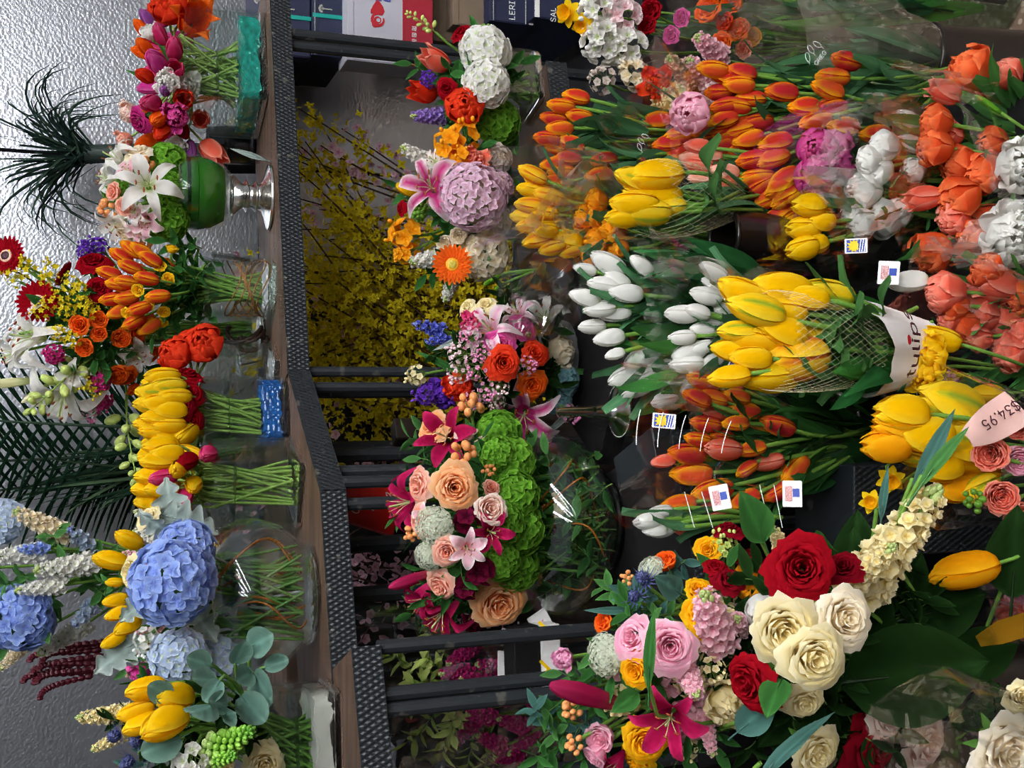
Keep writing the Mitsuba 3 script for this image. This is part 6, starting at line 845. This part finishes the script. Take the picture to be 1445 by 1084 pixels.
# white tulips
wt = [(859, 372, 56), (826, 420, 46), (884, 414, 50), (852, 402, 46), (847, 436, 46), (867, 441, 50), (836, 461, 40), (860, 477, 46), (905, 374, 40), (906, 504, 56), (884, 530, 54), (903, 542, 58), (927, 520, 54), (944, 564, 52), (826, 380, 34), (872, 396, 40), (868, 500, 30)]
bunch(wt, (1060, 440, 1.27), 1.19, slope=0.25, cols=('white',), label='white tulip in the leafy bunch beside the wooden pot', ranked=True, group='white tulips beside the wooden pot', leaves=3, leafcol='#4f8058', bias=(0, .25, .35))
wt2 = [(1007, 383, 44), (997, 417, 48), (963, 443, 50), (993, 466, 42), (1007, 453, 46), (1028, 436, 48), (973, 497, 54), (963, 476, 40), (970, 514, 50), (1004, 511, 40), (1021, 480, 40), (971, 543, 44), (985, 440, 40), (1030, 400, 44), (1010, 400, 40), (990, 490, 36), (1012, 425, 40)]
bunch(wt2, (1150, 460, 1.22), 1.12, slope=0.2, cols=('white',), label='white tulip in the bunch behind the big yellow one', group='white tulips behind the big yellow bunch', leaves=3, leafcol='#4f8058')
extra_leaves(32, (870, 990, 330, 480), (1100, 400, 1.27), 1.22, 'green leaf among the white tulips', 'leaves among the white tulips', (0.12, 0.22), 0.014, ('#2f6b3c', '#3f7f4a', '#24562e'), 14)
extra_leaves(12, (860, 960, 440, 580), (1080, 500, 1.2), 1.16, 'green leaf in front of the white tulips', 'leaves in front of the white tulips', (0.1, 0.16), 0.012, ('#3f7f3c', '#4f8f44'), 15)
# big yellow netted bunch with white paper sleeve
yb = [(1051, 414, 80), (1068, 438, 84), (1104, 408, 88), (1138, 420, 66), (1168, 414, 78), (1100, 440, 80), (1067, 478, 86), (1041, 468, 56), (1102, 466, 80), (1128, 466, 74), (1126, 507, 92, 'ftulip', 'ystreak'), (1082, 530, 82), (1034, 494, 60), (1110, 490, 70), (1060, 505, 60), (1030, 532, 60), (1096, 540, 60)]
bunch(yb, (1300, 490, 1.02), 0.98, slope=0.15, cols=('yellow', 'ygreen', 'yellow'), label='big yellow tulip in the paper-sleeved bunch', ranked=True, group='yellow tulips of the big netted bunch', bias=(0, .25, .3), leaves=3, leafcol='#446e3c', leaflen=1.1)
extra_leaves(23, (1140, 1215, 430, 560), (1330, 495, 1.04), 1.0, 'green leaf in the big netted bunch', 'leaves of the big netted bunch', (0.06, 0.12), 0.011, ('#2f6a2c', '#3f7f38', '#24562a'), 16)
# paper sleeve: a cone of paper round the stems
a0, b0 = at(1206, 492, 0.985), at(1300, 496, 1.02); k = numbered('paper_sleeve'); tag(k, 'white paper sleeve lettered tulips round the big yellow bunch', 'wrapper'); Mx = frame(b0, a0 - b0); Ls = np.linalg.norm(a0 - b0); nn, rw = 40, 6; V = []
for i in range(rw + 1):
    t_ = i / rw; r = 0.038 + 0.016 * t_; an = np.arange(nn) * 2 * np.pi / nn; rr_ = r * (1 + 0.05 * np.sin(5 * an + 2 * t_) + 0.03 * np.sin(11 * an)); V.append(np.stack([rr_ * np.cos(an), 0.8 * rr_ * np.sin(an), Ls * t_ + 0.012 * np.cos(2 * an + 1) * t_], -1))
PV = np.array(V); V = PV.reshape(-1, 3) @ Mx[:3, :3].T + b0; i_, j_ = np.meshgrid(np.arange(rw), np.arange(nn), indexing='ij'); kk_ = (j_ + 1) % nn; fq = np.stack([i_ * nn + j_, i_ * nn + kk_, (i_ + 1) * nn + kk_, (i_ + 1) * nn + j_], -1).reshape(-1, 4); part(k, 'paper', (V, fq), 'm_white', True)
axs = nrm(a0 - b0); fr = nrm(EYE - b0); rd = nrm(np.cross(axs, fr)); rd = rd if rd[0] > 0 else -rd; fn_ = nrm(np.cross(rd, axs)); fn_ = fn_ if np.dot(fn_, EYE - b0) > 0 else -fn_
def wrapwords(k, name, mesh, cx, cz, bsdf):
    """Lays flat lettering (x across, y along) round the front of the paper cone."""
    v = mesh.vertices.copy(); x, y, z = v[:, 0] + cx, v[:, 1] + cz, v[:, 2]; t_ = y / Ls; r = (0.038 + 0.016 * t_) * 1.12 + 0.002 + z; a = x / 0.044; p = b0 + rd * (r * np.sin(a))[:, None] + fn_ * (r * 0.95 * np.cos(a))[:, None] + axs * y[:, None]; part(k, name, (p, mesh.faces), bsdf)
m = meshkit.text_mesh('tulips', 0.017, 0.0004); wrapwords(k, 'lettering', m, -0.022, 0.086, 'm_ink'); wrapwords(k, 'red_dot', trimesh.creation.extrude_polygon(Point(0, 0).buffer(0.0038), 0.0005, engine='earcut'), 0.0085, 0.109, 'm_logo_red')
wrapwords(k, 'green_mark', trimesh.creation.extrude_polygon(Polygon([(0, 0), (0.006, 0.001), (0.012, 0.006), (0.009, 0.011), (0.002, 0.010), (0.006, 0.006)]), 0.0005, engine='earcut'), -0.040, 0.085, 'm_green_print')
# net over the yellow bunch: crossing threads on a cone
def net(label, Ptop, Pbot, rt, rb, n, rows, flat=0.75, yaw=0):
    k = numbered('flower_net'); tag(k, label, 'net'); M = frame(np.asarray(Pbot), np.asarray(Ptop) - Pbot); L = np.linalg.norm(np.asarray(Ptop) - Pbot); ms = []
    for s in (1, -1):
        for i in range(n):
            t_ = np.linspace(0, 1, 14); an = i * 2 * np.pi / n + s * t_ * 1.6; r = rb + (rt - rb) * np.sin(t_ * np.pi * 0.62) ; p = np.stack([r * np.cos(an), flat * r * np.sin(an), L * t_], -1) @ M[:3, :3].T + Pbot; ms.append(tube(p, 0.00016, 3, False))
    part(k, 'netting', cat(ms), 'm_net', kind='stuff')
net('fine pale netting over the big yellow tulip bunch', at(1085, 480, 0.96), at(1222, 492, 0.99), 0.052, 0.040, 40, 12); net('fine pale netting over the upper yellow tulip bunch', at(915, 280, 1.24), at(1035, 285, 1.33), 0.05, 0.026, 30, 12)
# orange tulips in the stickered cellophane
ob = [(993, 538, 50), (983, 562, 44), (1006, 562, 44), (1014, 581, 48), (1051, 579, 46), (997, 598, 46), (1038, 598, 40), (1021, 634, 58), (1072, 602, 46), (1098, 600, 52), (1061, 634, 42), (1084, 652, 48), (1054, 662, 36), (970, 640, 56), (976, 668, 60), (936, 651, 36), (1006, 692, 60), (1020, 616, 36), (1122, 662, 52), (1000, 725, 56), (1050, 706, 50), (1098, 694, 44), (958, 712, 50), (975, 742, 50), (985, 620, 40), (1110, 690, 40), (1040, 560, 40), (1030, 545, 40)]
bunch(ob, (1230, 620, 1.18), 1.10, slope=0.15, cols=('oyt', 'oyt3', 'oyt2', 'coral'), label='orange-red tulip in the cellophane with the flag stickers', group='orange-red tulips of the flag-stickered wrap', leaves=3, leafcol='#33602e')
bunch([(916, 736, 46), (932, 722, 36), (934, 746, 44), (925, 748, 36)], (1080, 720, 1.12), 1.08, cols=('white',), label='white tulip under the flag-stickered wrap', group='white tulips under the flag-stickered wrap')
extra_leaves(34, (1060, 1190, 555, 700), (1260, 620, 1.18), 1.13, 'green leaf in the flag-stickered wrap', 'leaves of the flag-stickered wrap', (0.1, 0.2), 0.014, ('#2f5c2a', '#26502a', '#3c6e34'), 17)
bucket('dark bucket holding the flag-stickered tulips', 1215, 618, 1.16, 0.055, 0.07, 0.25, name='flower_bucket')
bucket('dark bucket behind the lower yellow tulips', 1250, 560, 1.16, 0.05, 0.06, 0.25)
# lower yellow tulips and coral ranunculus
ly = [(1273, 584, 76), (1341, 574, 96), (1252, 628, 70), (1304, 614, 86), (1300, 640, 60), (1262, 604, 60), (1362, 637, 80), (1344, 620, 60), (1376, 672, 70), (1330, 660, 60), (1385, 690, 56), (1350, 690, 56), (1370, 604, 60)]
bunch(ly, (1520, 640, 0.98), 0.93, slope=0.12, kind='ftulip', cols=('yellow', 'ygreen', 'dyellow'), label='big yellow tulip beside the coral ranunculus', ranked=True, group='yellow tulips beside the coral ranunculus', leaves=0, bias=(0, .3, .4))
loose([('daff', 'daff', 1256, 676, 46, 'yellow daffodil beside the cream stock', ax(-.2, .8, .4)), ('daff', 'daff', 1230, 708, 40, 'yellow daffodil under the grey leaf', ax(0, .6, .7)), ('tulip', 'yellow', 1324, 477, 64, 'yellow tulip right of the paper sleeve', ax(.1, .4, .9)), ('ptulip', 'yellow', 1306, 502, 66, 'yellow fringed tulip right of the paper sleeve', ax(0, .5, .8)), ('ptulip', 'yellow', 1300, 528, 50, 'lower yellow fringed tulip by the purple berries', ax(-.2, .5, .8)), ('grape', 'purpleberry', 1332, 543, 50, 'purple berry cluster under cellophane', ax(-.2, .8, .3)), ('tulip', 'yellow', 1392, 556, 50, 'yellow tulip behind the handwritten tag', ax(0, .5, .8))], (1480, 530, 1.04), 0.98)
loose([('ranun', 'coral', 1398, 640, 66, 'coral ranunculus under the handwritten tag', ax(0, .6, .8)), ('ranun', 'coral', 1412, 700, 66, 'lower coral ranunculus beside the yellow tulips', ax(-.1, .8, .5)), ('ranun', 'pink', 1440, 650, 60, 'pink ranunculus at the photo\'s right edge', ax(-.3, .6, .7)), ('ranun', 'coral', 1438, 600, 56, 'coral ranunculus above the pink one', ax(0, .5, .8)), ('ranun', 'coral', 1440, 726, 60, 'coral ranunculus at the right edge, lower', ax(-.4, .7, .5)), ('bud', 'hgreen', 1414, 648, 26, 'round green ranunculus bud'), ('berry', 'greenberry', 1376, 706, 40, 'green ranunculus bud beside the yellow tulips'), ('tulip', 'dyellow', 1362, 806, 96, 'golden tulip lying over the dark leaves', ax(.05, .5, .9))], (1560, 680, 0.9), 0.86)
# handwritten tag
o = at(1402, 596, 0.84); k = numbered('price_tag'); tag(k, 'pale pink paper tag handwritten $34.95 over the coral ranunculus', 'price tag'); dv = nrm(at(1352, 616, 0.84) - at(1440, 560, 0.84)); ev = nrm(np.cross(dv, nrm(EYE - o))); 
if ev[0] < 0: ev = -ev
w = mpp(o)
(m, U, V) = grid(lambda U, V: np.stack([(U - 0.5) * 105 * w, V * 28 * w * (1 - 0.55 * U ** 3), 4 * w * np.sin(5 * U + V) + 3 * w * V * V], -1), 10, 6); Bm = basis(o, dv, ev); part(k, 'paper', (m[0] @ Bm[:3, :3].T + o, m[1]), 'm_pinkpaper', True)
nv = Bm[:3, 2] * (1 if np.dot(Bm[:3, 2], EYE - o) > 0 else -1); words(k, 'lettering', '$34.95', 15 * w, o + nv * 9 * w - dv * 46 * w + np.cross(nv, dv) * -10 * w, dv, np.cross(nv, dv), 'm_ink', 0.0003)
# ---------------------------------------------------------------- clear wraps, stickers, prints
def sticker(parent, px, py, Y, w, h, kind, rot=0.0):
    o = at(px, py, Y); s = mpp(o); n = nrm(EYE - o); r = nrm(np.cross([0, 0, 1.0], n)) * -1; r = r if r[0] > 0 else -r; u = nrm(np.cross(n, r)); u = u if u[2] > 0 else -u; c_, q_ = math.cos(rot), math.sin(rot); r, u = c_ * r + q_ * u, -q_ * r + c_ * u
    def fs(name, poly, b, lift, par=None): return flatshape(par or parent, name, aff.scale(poly, s, s, origin=(0, 0)), o + n * lift, r, u, b, 0.0002)
    sk = fs('sticker', sbox(-w / 2 + 1, -h / 2 + 1, w / 2 - 1, h / 2 - 1).buffer(1.5), 'm_white', 0)
    if kind == 'flag':
        fs('flag_field', sbox(-w * 0.12, h * -0.38, w * 0.2, h * -0.02), 'm_blue', 0.0005, sk)
        for i in range(5): fs('flag_stripe', sbox(-w * 0.3 + 0, h * (0.02 + 0.075 * i), w * 0.3, h * (0.055 + 0.075 * i)), 'm_logo_red', 0.0005, sk)
    else:
        fs('blue_field', sbox(-w * 0.43, -h * 0.43, w * 0.43, h * 0.43), 'm_blue', 0.0004, sk); a = np.arange(22) * 2 * np.pi / 22; rr = np.where(np.arange(22) % 2, 0.2, 0.36) * h; fs('yellow_sun', Polygon(np.stack([rr * np.cos(a) - 0.0, rr * np.sin(a) + h * 0.1], -1)).intersection(sbox(-w * .42, -h * .1, w * .42, h * .42)), 'm_yellow', 0.0007, sk)
        for i in range(3): fs('white_wave', Polygon([(-w * 0.43, -h * (0.12 + 0.11 * i)), (w * 0.43, -h * (0.2 + 0.11 * i)), (w * 0.43, -h * (0.25 + 0.11 * i)), (-w * 0.43, -h * (0.17 + 0.11 * i))]), 'm_white', 0.0007, sk)
def leaflogo(parent, px, py, Y, s0, text=None, rot=0.0):
    o = at(px, py, Y); s = mpp(o) * s0; n = nrm(EYE - o); r = nrm(np.cross(n, [0, 0, 1.0])); r = r if r[0] > 0 else -r; u = nrm(np.cross(n, r)); u = u if u[2] > 0 else -u; c_, q_ = math.cos(rot), math.sin(rot); r, u = c_ * r + q_ * u, -q_ * r + c_ * u
    for i in range(3):
        a = np.linspace(0, 2 * np.pi, 20); lf = Polygon(np.stack([3.2 * np.sin(a), 7 * np.cos(a) * (1 - 0.0 * a)], -1)); lf = lf.difference(lf.buffer(-0.7)).union(sbox(-0.3, -11, 0.3, -6)); flatshape(parent, 'leaf_print', aff.scale(aff.translate(aff.rotate(lf, -35 + 20 * i), 11 * (i - 1), 3 * (i % 2)), s, s, origin=(0, 0)), o, r, u, 'm_white_print', 0.0002)
    if text: words(parent, 'lettering', text, 6 * s, o - u * 18 * s - r * 12 * s, r, u, 'm_white_print', 0.0002)
k = sleeve('clear wrap round the big orange bunch, printed OREG with leaves', at(1075, 100, 1.33), at(1330, 105, 1.48), 0.15, 0.06, 1, 0.02, 26, 9); leaflogo(k, 1146, 72, 1.25, 1.0, 'OREG', -0.5)
k = sleeve('clear wrap printed with small white leaves beside the single orange tulip', at(905, 160, 1.37), at(1060, 200, 1.5), 0.085, 0.05, 2, 0.02, 22, 8); leaflogo(k, 906, 200, 1.30, 0.8, None, -0.4)
sleeve('crinkled cellophane between the white hydrangea and white tulips', at(738, 365, 1.31), at(960, 330, 1.44), 0.085, 0.04, 3, 0.06, 40, 16, jag=0.05)
sleeve('clear wrap round the streaked yellow tulips', at(745, 280, 1.38), at(960, 300, 1.45), 0.08, 0.04, 23, 0.02, 24, 9)
k = sleeve('clear wrap round the pink stock and ranunculus at the top', at(985, 40, 1.52), at(1180, 70, 1.68), 0.13, 0.06, 4, 0.03, 26, 10)
k = sleeve('clear wrap with sunflower sticker round the plump yellow tulips', at(1115, 330, 1.16), at(1330, 330, 1.28), 0.085, 0.05, 6, 0.02, 26, 9); sticker(k, 1208, 347, 1.06, 20, 30, 'sun', 0.1); sticker(k, 1254, 385, 1.05, 32, 28, 'flag', 0.0)
sleeve('clear wrap over the magenta double tulips', at(1125, 228, 1.24), at(1320, 200, 1.36), 0.08, 0.05, 7, 0.02, 24, 9)
sleeve('clear wrap round the white double tulips', at(1190, 260, 1.16), at(1430, 240, 1.3), 0.11, 0.06, 8, 0.03, 26, 10)
sleeve('clear wrap round the orange double tulips of the upper right', at(1300, 240, 1.08), at(1560, 220, 1.2), 0.12, 0.06, 9, 0.02, 26, 9)
sleeve('clear wrap round the coral double tulips', at(1310, 440, 1.0), at(1560, 440, 1.1), 0.085, 0.05, 10, 0.02, 26, 9)
sleeve('clear wrap round the white tulips behind the big yellow bunch', at(950, 460, 1.08), at(1150, 470, 1.2), 0.08, 0.05, 11, 0.02, 26, 9)
sleeve('clear wrap round the leafy white tulips beside the wooden pot', at(880, 420, 1.16), at(1060, 440, 1.27), 0.09, 0.045, 12, 0.02, 24, 9)
k = sleeve('clear wrap with flag and sunflower stickers round the orange-red tulips', at(905, 620, 1.08), at(1230, 620, 1.17), 0.085, 0.055, 13, 0.012, 26, 10); sticker(k, 1016, 702, 1.03, 34, 26, 'flag', 0.15); sticker(k, 1118, 697, 1.03, 36, 26, 'flag', -0.05); sticker(k, 937, 594, 1.03, 20, 32, 'sun', -0.1); sticker(k, 1036, 524, 1.0, 26, 22, 'sun', -0.4)
for i in range(5): a_ = at(904 + 32 * i, 578 + 4 * i, 1.028); b_ = at(898 + 30 * i, 628 + 3 * i, 1.028); part(k, 'white_stripe', tube(bez(a_, a_ + (b_ - a_) * 0.3 + [0.001, 0, 0.002], a_ + (b_ - a_) * 0.7 + [0, 0, 0.002], b_, 6), 0.0006, 4), 'm_white_print')
for i in range(4): a_ = at(966 + (0, 24, 106, 126)[i], 694 - 10 * (i > 1), 1.028); b_ = at(980 + (0, 26, 106, 124)[i], 745, 1.028); part(k, 'white_stripe', tube([a_, b_], 0.0006, 4), 'm_white_print')
sleeve('clear wrap round the lower yellow tulips and coral ranunculus', at(1330, 640, 0.9), at(1560, 660, 0.98), 0.085, 0.05, 14, 0.012, 24, 9)
# ================================================================ FOREGROUND BOUQUETS
cF = at(1230, 960, 0.86); vessel('foreground_vase', 'dark vase under the pink and yellow foreground bouquet', 'vase', [(0.05, 0), (0.055, 0.01), (0.05, 0.14)], at(1300, 960, 0.95) - [0, 0, 0.14], 'm_bucket')
A = Arr(985, 940, 150, 155, 0.98, 0.10, at(1230, 960, 0.97), at(1330, 960, 0.95), 'in the pink and yellow bouquet', spread=0.025)
A.many([('rose', 'pink', 894, 900, 74, 'pink rose seen from the side', {'axis': (.4, .5, .8)}), ('rose', 'pink', 946, 912, 90, 'pink rose turned towards us', {'axis': (.1, .9, .45), 'dy': -.02}), ('lace', 'ltgreenlace', 852, 924, 64, 'pale green lace dome', {'axis': (.1, .4, 1)}), ('clily', 'lilypink', 944, 1018, 104, 'crimson open lily', {'axis': (-.1, .8, .6), 'dy': -.03}), ('bud', 'magbud', 830, 982, 150, 'long crimson lily bud reaching to the rods', {'axis': (.4, .3, 1), 'dy': -.03}), ('rose', 'dyellow', 910, 1046, 78, 'golden yellow rose under the crimson lily', {'axis': (-.1, .9, .4), 'dy': -.01}), ('rose', 'dyellow', 898, 946, 62, 'golden rose between pink rose and lily bud', {'axis': (0, .6, .9)}), ('rose', 'dyellow', 992, 866, 72, 'golden rose behind the pink stock', {'axis': (.4, .6, .6)}), ('rose', 'dyellow', 984, 832, 44, 'golden rose close to the orange ranunculus'), ('rose', 'dyellow', 1000, 776, 48, 'yellow rose beside the dark red ones', {'axis': (.3, .6, .6)}), ('stock', 'pinkstock', 1004, 872, 160, 'pink stock spike in the middle', {'axis': (.6, .6, .5), 'dy': -.02}), ('stock', 'pinkstock', 976, 964, 96, 'pink stock below the pink roses', {'dy': -.02}), ('stock', 'pinkstock', 1040, 880, 100, 'pink stock beside the white bud', {'axis': (.3, .7, .4)}), ('stock', 'pinkstock', 1000, 1040, 70, 'pink stock at the photo\'s lower edge'), ('frill', 'cream', 1024, 990, 62, 'cream stock head beside the red rose'), ('whites', 'cream', 1006, 948, 50, 'small cream blossoms'),
        ('ranun', 'pink', 848, 1040, 58, 'pink ranunculus at the photo\'s lower edge', {'axis': (-.2, .6, .7)}), ('ranun', 'pink', 840, 1066, 50, 'lowest pink ranunculus'), ('clily', 'lilypink', 868, 1080, 60, 'crimson lily cut by the photo\'s lower edge'), ('rose', 'dyellow', 900, 1076, 60, 'yellow rose cut by the photo\'s lower edge'), ('tulip', 'white', 1078, 862, 92, 'white tulip bud between pink stock and cream roses', {'axis': (.0, .7, .8), 'dy': -.03}), ('rose', 'dred', 1028, 748, 50, 'dark red rose nearest the flag stickers'), ('rose', 'dred', 1058, 788, 60, 'dark red rose beside the big leaf'), ('rose', 'dred', 1030, 820, 56, 'dark red rose behind the pink stock'), ('rose', 'red', 1010, 800, 40, 'small red rose'), ('ranun', 'orange', 938, 792, 46, 'orange ranunculus at the upper end'), ('ranun', 'orange', 852, 878, 40, 'orange ranunculus beside the lace dome'), ('frill', 'goldorange', 1056, 828, 46, 'mustard yellow flower with buds'), ('statice', 'limebud', 1020, 774, 54, 'yellow-green spiky filler'), ('thistle', 'thistleblue', 908, 818, 50, 'grey-blue sea holly'), ('thistle', 'thistleblue', 896, 842, 44, 'sea holly beside the orange ranunculus'), ('lace', 'ltgreenlace', 918, 800, 40, 'small lace flower'),
        ('lance', 'bluleaf', 866, 862, 74, 'grey-green leaf by the lace dome', {'axis': (.1, .4, 1)}), ('lance', 'leaf', 915, 920, 110, 'dark leaf crossing the pink roses', {'axis': (1, .5, .1), 'dy': -.06}), ('salal', 'bluleaf', 946, 828, 60, 'blue-green leaf beneath the ranunculus', {'axis': (.3, .8, .5)}), ('frill', 'waxpink', 796, 930, 30, 'mauve fuzzy flower by the rods', {'axis': (0, .5, .8)}), ('berry', 'peachberry', 886, 815, 24, 'single peach berry by the sea holly'), ('berry', 'peachberry', 806, 1000, 36, 'peach berries under the lily bud'), ('berry', 'peachberry', 812, 1050, 34, 'peach berries at the lower edge'), ('salal', 'leaf', 884, 990, 50, 'green leaf under the lily bud')])
A.fill('sprig', 'leaf', 16, 100, 'green leafy sprig', 'leaf sprigs in the pink and yellow bouquet', dy=0.06); A.fill('frill', 'pinkstock', 8, 56, 'pale pink carnation low', 'low pink carnations in the bouquet', dy=0.05, shrink=0.7); A.fill('whites', 'cream', 8, 56, 'small cream filler blossom', 'cream filler blossoms in the bouquet', dy=0.03, shrink=0.8, seed=5)
for i, (x, y) in enumerate([(800, 985), (830, 1012), (790, 1040), (850, 990), (905, 850), (930, 868), (890, 870), (922, 884), (868, 905), (775, 1066), (764, 1004), (880, 838), (840, 1060), (950, 800), (820, 960)]): A.add('sprig', ('leaf', 'bluleaf', 'midleaf')[i % 3], x, y, 84, 'leafy green sprig at the outer edge', group='outer leaf sprigs of the pink and yellow bouquet', dy=0.03, axis=(rng.uniform(-.4, .6), .6, .8))
B = Arr(1180, 930, 160, 170, 0.90, 0.10, at(1400, 960, 0.93), at(1480, 960, 0.93), 'in the red and cream bouquet', spread=0.025)
B.many([('rose', 'red', 1132, 802, 112, 'biggest dark red rose', {'axis': (.25, .8, .55), 'dy': -.02}), ('rose', 'dred', 1190, 800, 60, 'red rose petals behind the biggest one', {'axis': (.5, .5, .4)}), ('rose', 'cream', 1104, 890, 112, 'frilly cream rose nearest the pink stock', {'axis': (-.1, 1, .35), 'dy': -.03}), ('rose', 'cream', 1148, 928, 112, 'round cream rose in the middle', {'axis': (-.05, 1, .2), 'dy': -.04}), ('rose', 'ivory', 1192, 874, 106, 'cream rose nearest the dark leaves', {'axis': (.2, 1, .1), 'dy': -.03}), ('rose', 'cream', 1134, 990, 72, 'cream rose under the round one', {'axis': (-.4, .8, .3)}), ('rose', 'red', 1058, 962, 100, 'red rose seen edge-on', {'axis': (-.1, .25, 1), 'dy': -.02}), ('stock', 'cream', 1268, 762, 210, 'tall cream stock spike', {'axis': (.75, .5, -.25), 'dy': -.03}), ('stock', 'cream', 1225, 800, 130, 'shorter cream stock spike', {'axis': (.55, .7, -.1), 'dy': -.01}), ('stock', 'cream', 1100, 765, 76, 'small cream stock with green buds', {'axis': (.6, .5, .6)}),
        ('salal', 'leaf', 1066, 732, 84, 'bright green leaf beside the dark red roses', {'axis': (.75, .6, .45), 'dy': -.03}), ('salal', 'leaf', 1174, 768, 96, 'green leaf behind the biggest red rose', {'axis': (.3, .9, .4), 'dy': .0}), ('salal', 'darkleaf', 1300, 950, 230, 'very large dark leaf', {'axis': (.1, .8, -.75), 'dy': -.02, 'roll': 0.2}), ('salal', 'darkleaf', 1342, 858, 140, 'dark leaf beneath the cream stock', {'axis': (.2, .7, -.9), 'dy': .0}), ('salal', 'darkleaf', 1394, 920, 120, 'dark leaf beside the golden band', {'axis': (.2, .7, -.8)}), ('salal', 'darkleaf', 1432, 782, 130, 'dark leaf at the photo\'s right edge', {'axis': (.9, .5, .1), 'dy': -.04}), ('lance', 'bluleaf', 1110, 1052, 150, 'blue-green leaf in front', {'axis': (.7, .7, -.45), 'dy': -.05}), ('salal', 'bluleaf', 1068, 1010, 76, 'grey-green leaf beside the edge-on red rose', {'axis': (.4, .8, -.3), 'dy': -.02}), ('salal', 'leaf', 1092, 980, 74, 'dark green leaf under the frilly cream rose', {'axis': (-.2, .9, .4), 'dy': -.04}), ('lance', 'bluleaf', 1316, 636, 140, 'tall blue-grey leaf over the yellow tulips', {'axis': (.9, .5, -.35), 'dy': -.05}), ('lance', 'midleaf', 1330, 640, 120, 'narrow green blade crossing the yellow tulips', {'axis': (.9, .5, -.6), 'dy': -.07}), ('lance', 'bluleaf', 1246, 700, 76, 'blue-grey leaf by the daffodils', {'axis': (.7, .6, .1), 'dy': -.02}),
        ('rose', 'cream', 1150, 1062, 92, 'cream rose at the photo\'s lower edge', {'axis': (-.2, 1, 0)}), ('rose', 'dred', 1230, 1056, 110, 'shaded dark red rose', {'axis': (-.1, 1, -.1), 'dy': .02}), ('rose', 'blush', 1304, 1050, 104, 'shaded blush rose beside the wrapped rose', {'axis': (-.2, 1, -.2), 'dy': .0}), ('rose', 'blush', 1250, 1010, 90, 'shaded pale rose under the large leaf', {'axis': (0, 1, -.1), 'dy': .03}), ('hydr', 'leaf', 1372, 986, 96, 'dim green hydrangea under the large leaf', {'dy': .04})])
B.fill('sprig', 'darkleaf', 30, 110, 'dark leafy sprig', 'dark leaf sprigs in the red and cream bouquet', dy=0.07, seed=7); B.fill('salal', 'darkleaf', 14, 100, 'dark broad leaf low', 'low dark leaves in the red and cream bouquet', dy=0.08, seed=9)
# wrapped white rose at the corner, golden band
P = at(1420, 1060, 0.72); flower('rose', 'ivory', P, ax(-.1, 1, .2), 120 * mpp(P), 'white rose inside clear wrap at the photo\'s lower right corner', None, at(1600, 1100, 0.78)); flower('rose', 'cream', at(1440, 985, 0.76), ax(.2, .9, .3), 60 * mpp(P), 'cream bloom behind the wrapped white rose', None, at(1600, 1060, 0.8)); flower('rose', 'ivory', at(1470, 1100, 0.70), ax(-.1, 1, .2), 110 * mpp(P), 'white rose beside the corner rose, mostly out of frame', None, at(1600, 1120, 0.78))
sleeve('clear wrap round the white rose in the lower right corner', at(1335, 1060, 0.68), at(1600, 1100, 0.78), 0.075, 0.05, 31, 0.008, 24, 8)
k = numbered('gold_ribbon'); tag(k, 'shiny golden wrapping band at the photo\'s right edge', 'ribbon'); ribbon([at(1380, 905, 0.84), at(1410, 892, 0.83), at(1450, 880, 0.83), at(1500, 868, 0.84)], [0.006, 0.012, 0.012, 0.010], [1, 0, 0.4], '#caa028', k, 'band', 'm_gold', 0.1)
loose([('ranun', 'pink', 1440, 840, 56, 'pink ranunculus half hidden behind the dark leaf', ax(0, .7, .5)), ('frill', 'coral', 1424, 880, 46, 'red-pink bloom behind the golden band', ax(0, .8, .3))], (1560, 870, 0.95), 0.9)
sleeve('small clear wrap beside the golden band', at(1395, 840, 0.86), at(1540, 870, 0.95), 0.03, 0.03, 33, 0.03, 20, 8)
# black crate between foreground and tulips, lower benches that carry the buckets
k = numbered('slatted_crate'); tag(k, 'black textured crate corner between flag-stickered tulips and cream stock', 'crate'); P = at(1190, 715, 1.1); part(k, 'body', moved(cbox([-0.06, -0.02, -0.3], [0.05, 0.1, 0.0]), P), 'm_black_emboss')
for lab, xa, xb, ya, yb, z in [('black bench step under the tulip buckets', -0.35, 0.40, 1.02, 1.56, 0.55), ('lowest black bench step under the foreground bouquets', -0.6, 0.2, 0.62, 1.0, 0.42)]:
    k = numbered('bench_step'); tag(k, lab, 'bench'); part(k, 'top', cbox([xa, ya, z - 0.03], [xb, yb, z]), 'm_dark'); [part(k, 'leg', cbox([x - 0.02, y - 0.02, 0], [x + 0.02, y + 0.02, z - 0.03]), 'm_black_paint') for x in (xa + 0.04, (xb) - 0.04) for y in (ya + 0.04, yb - 0.04)]
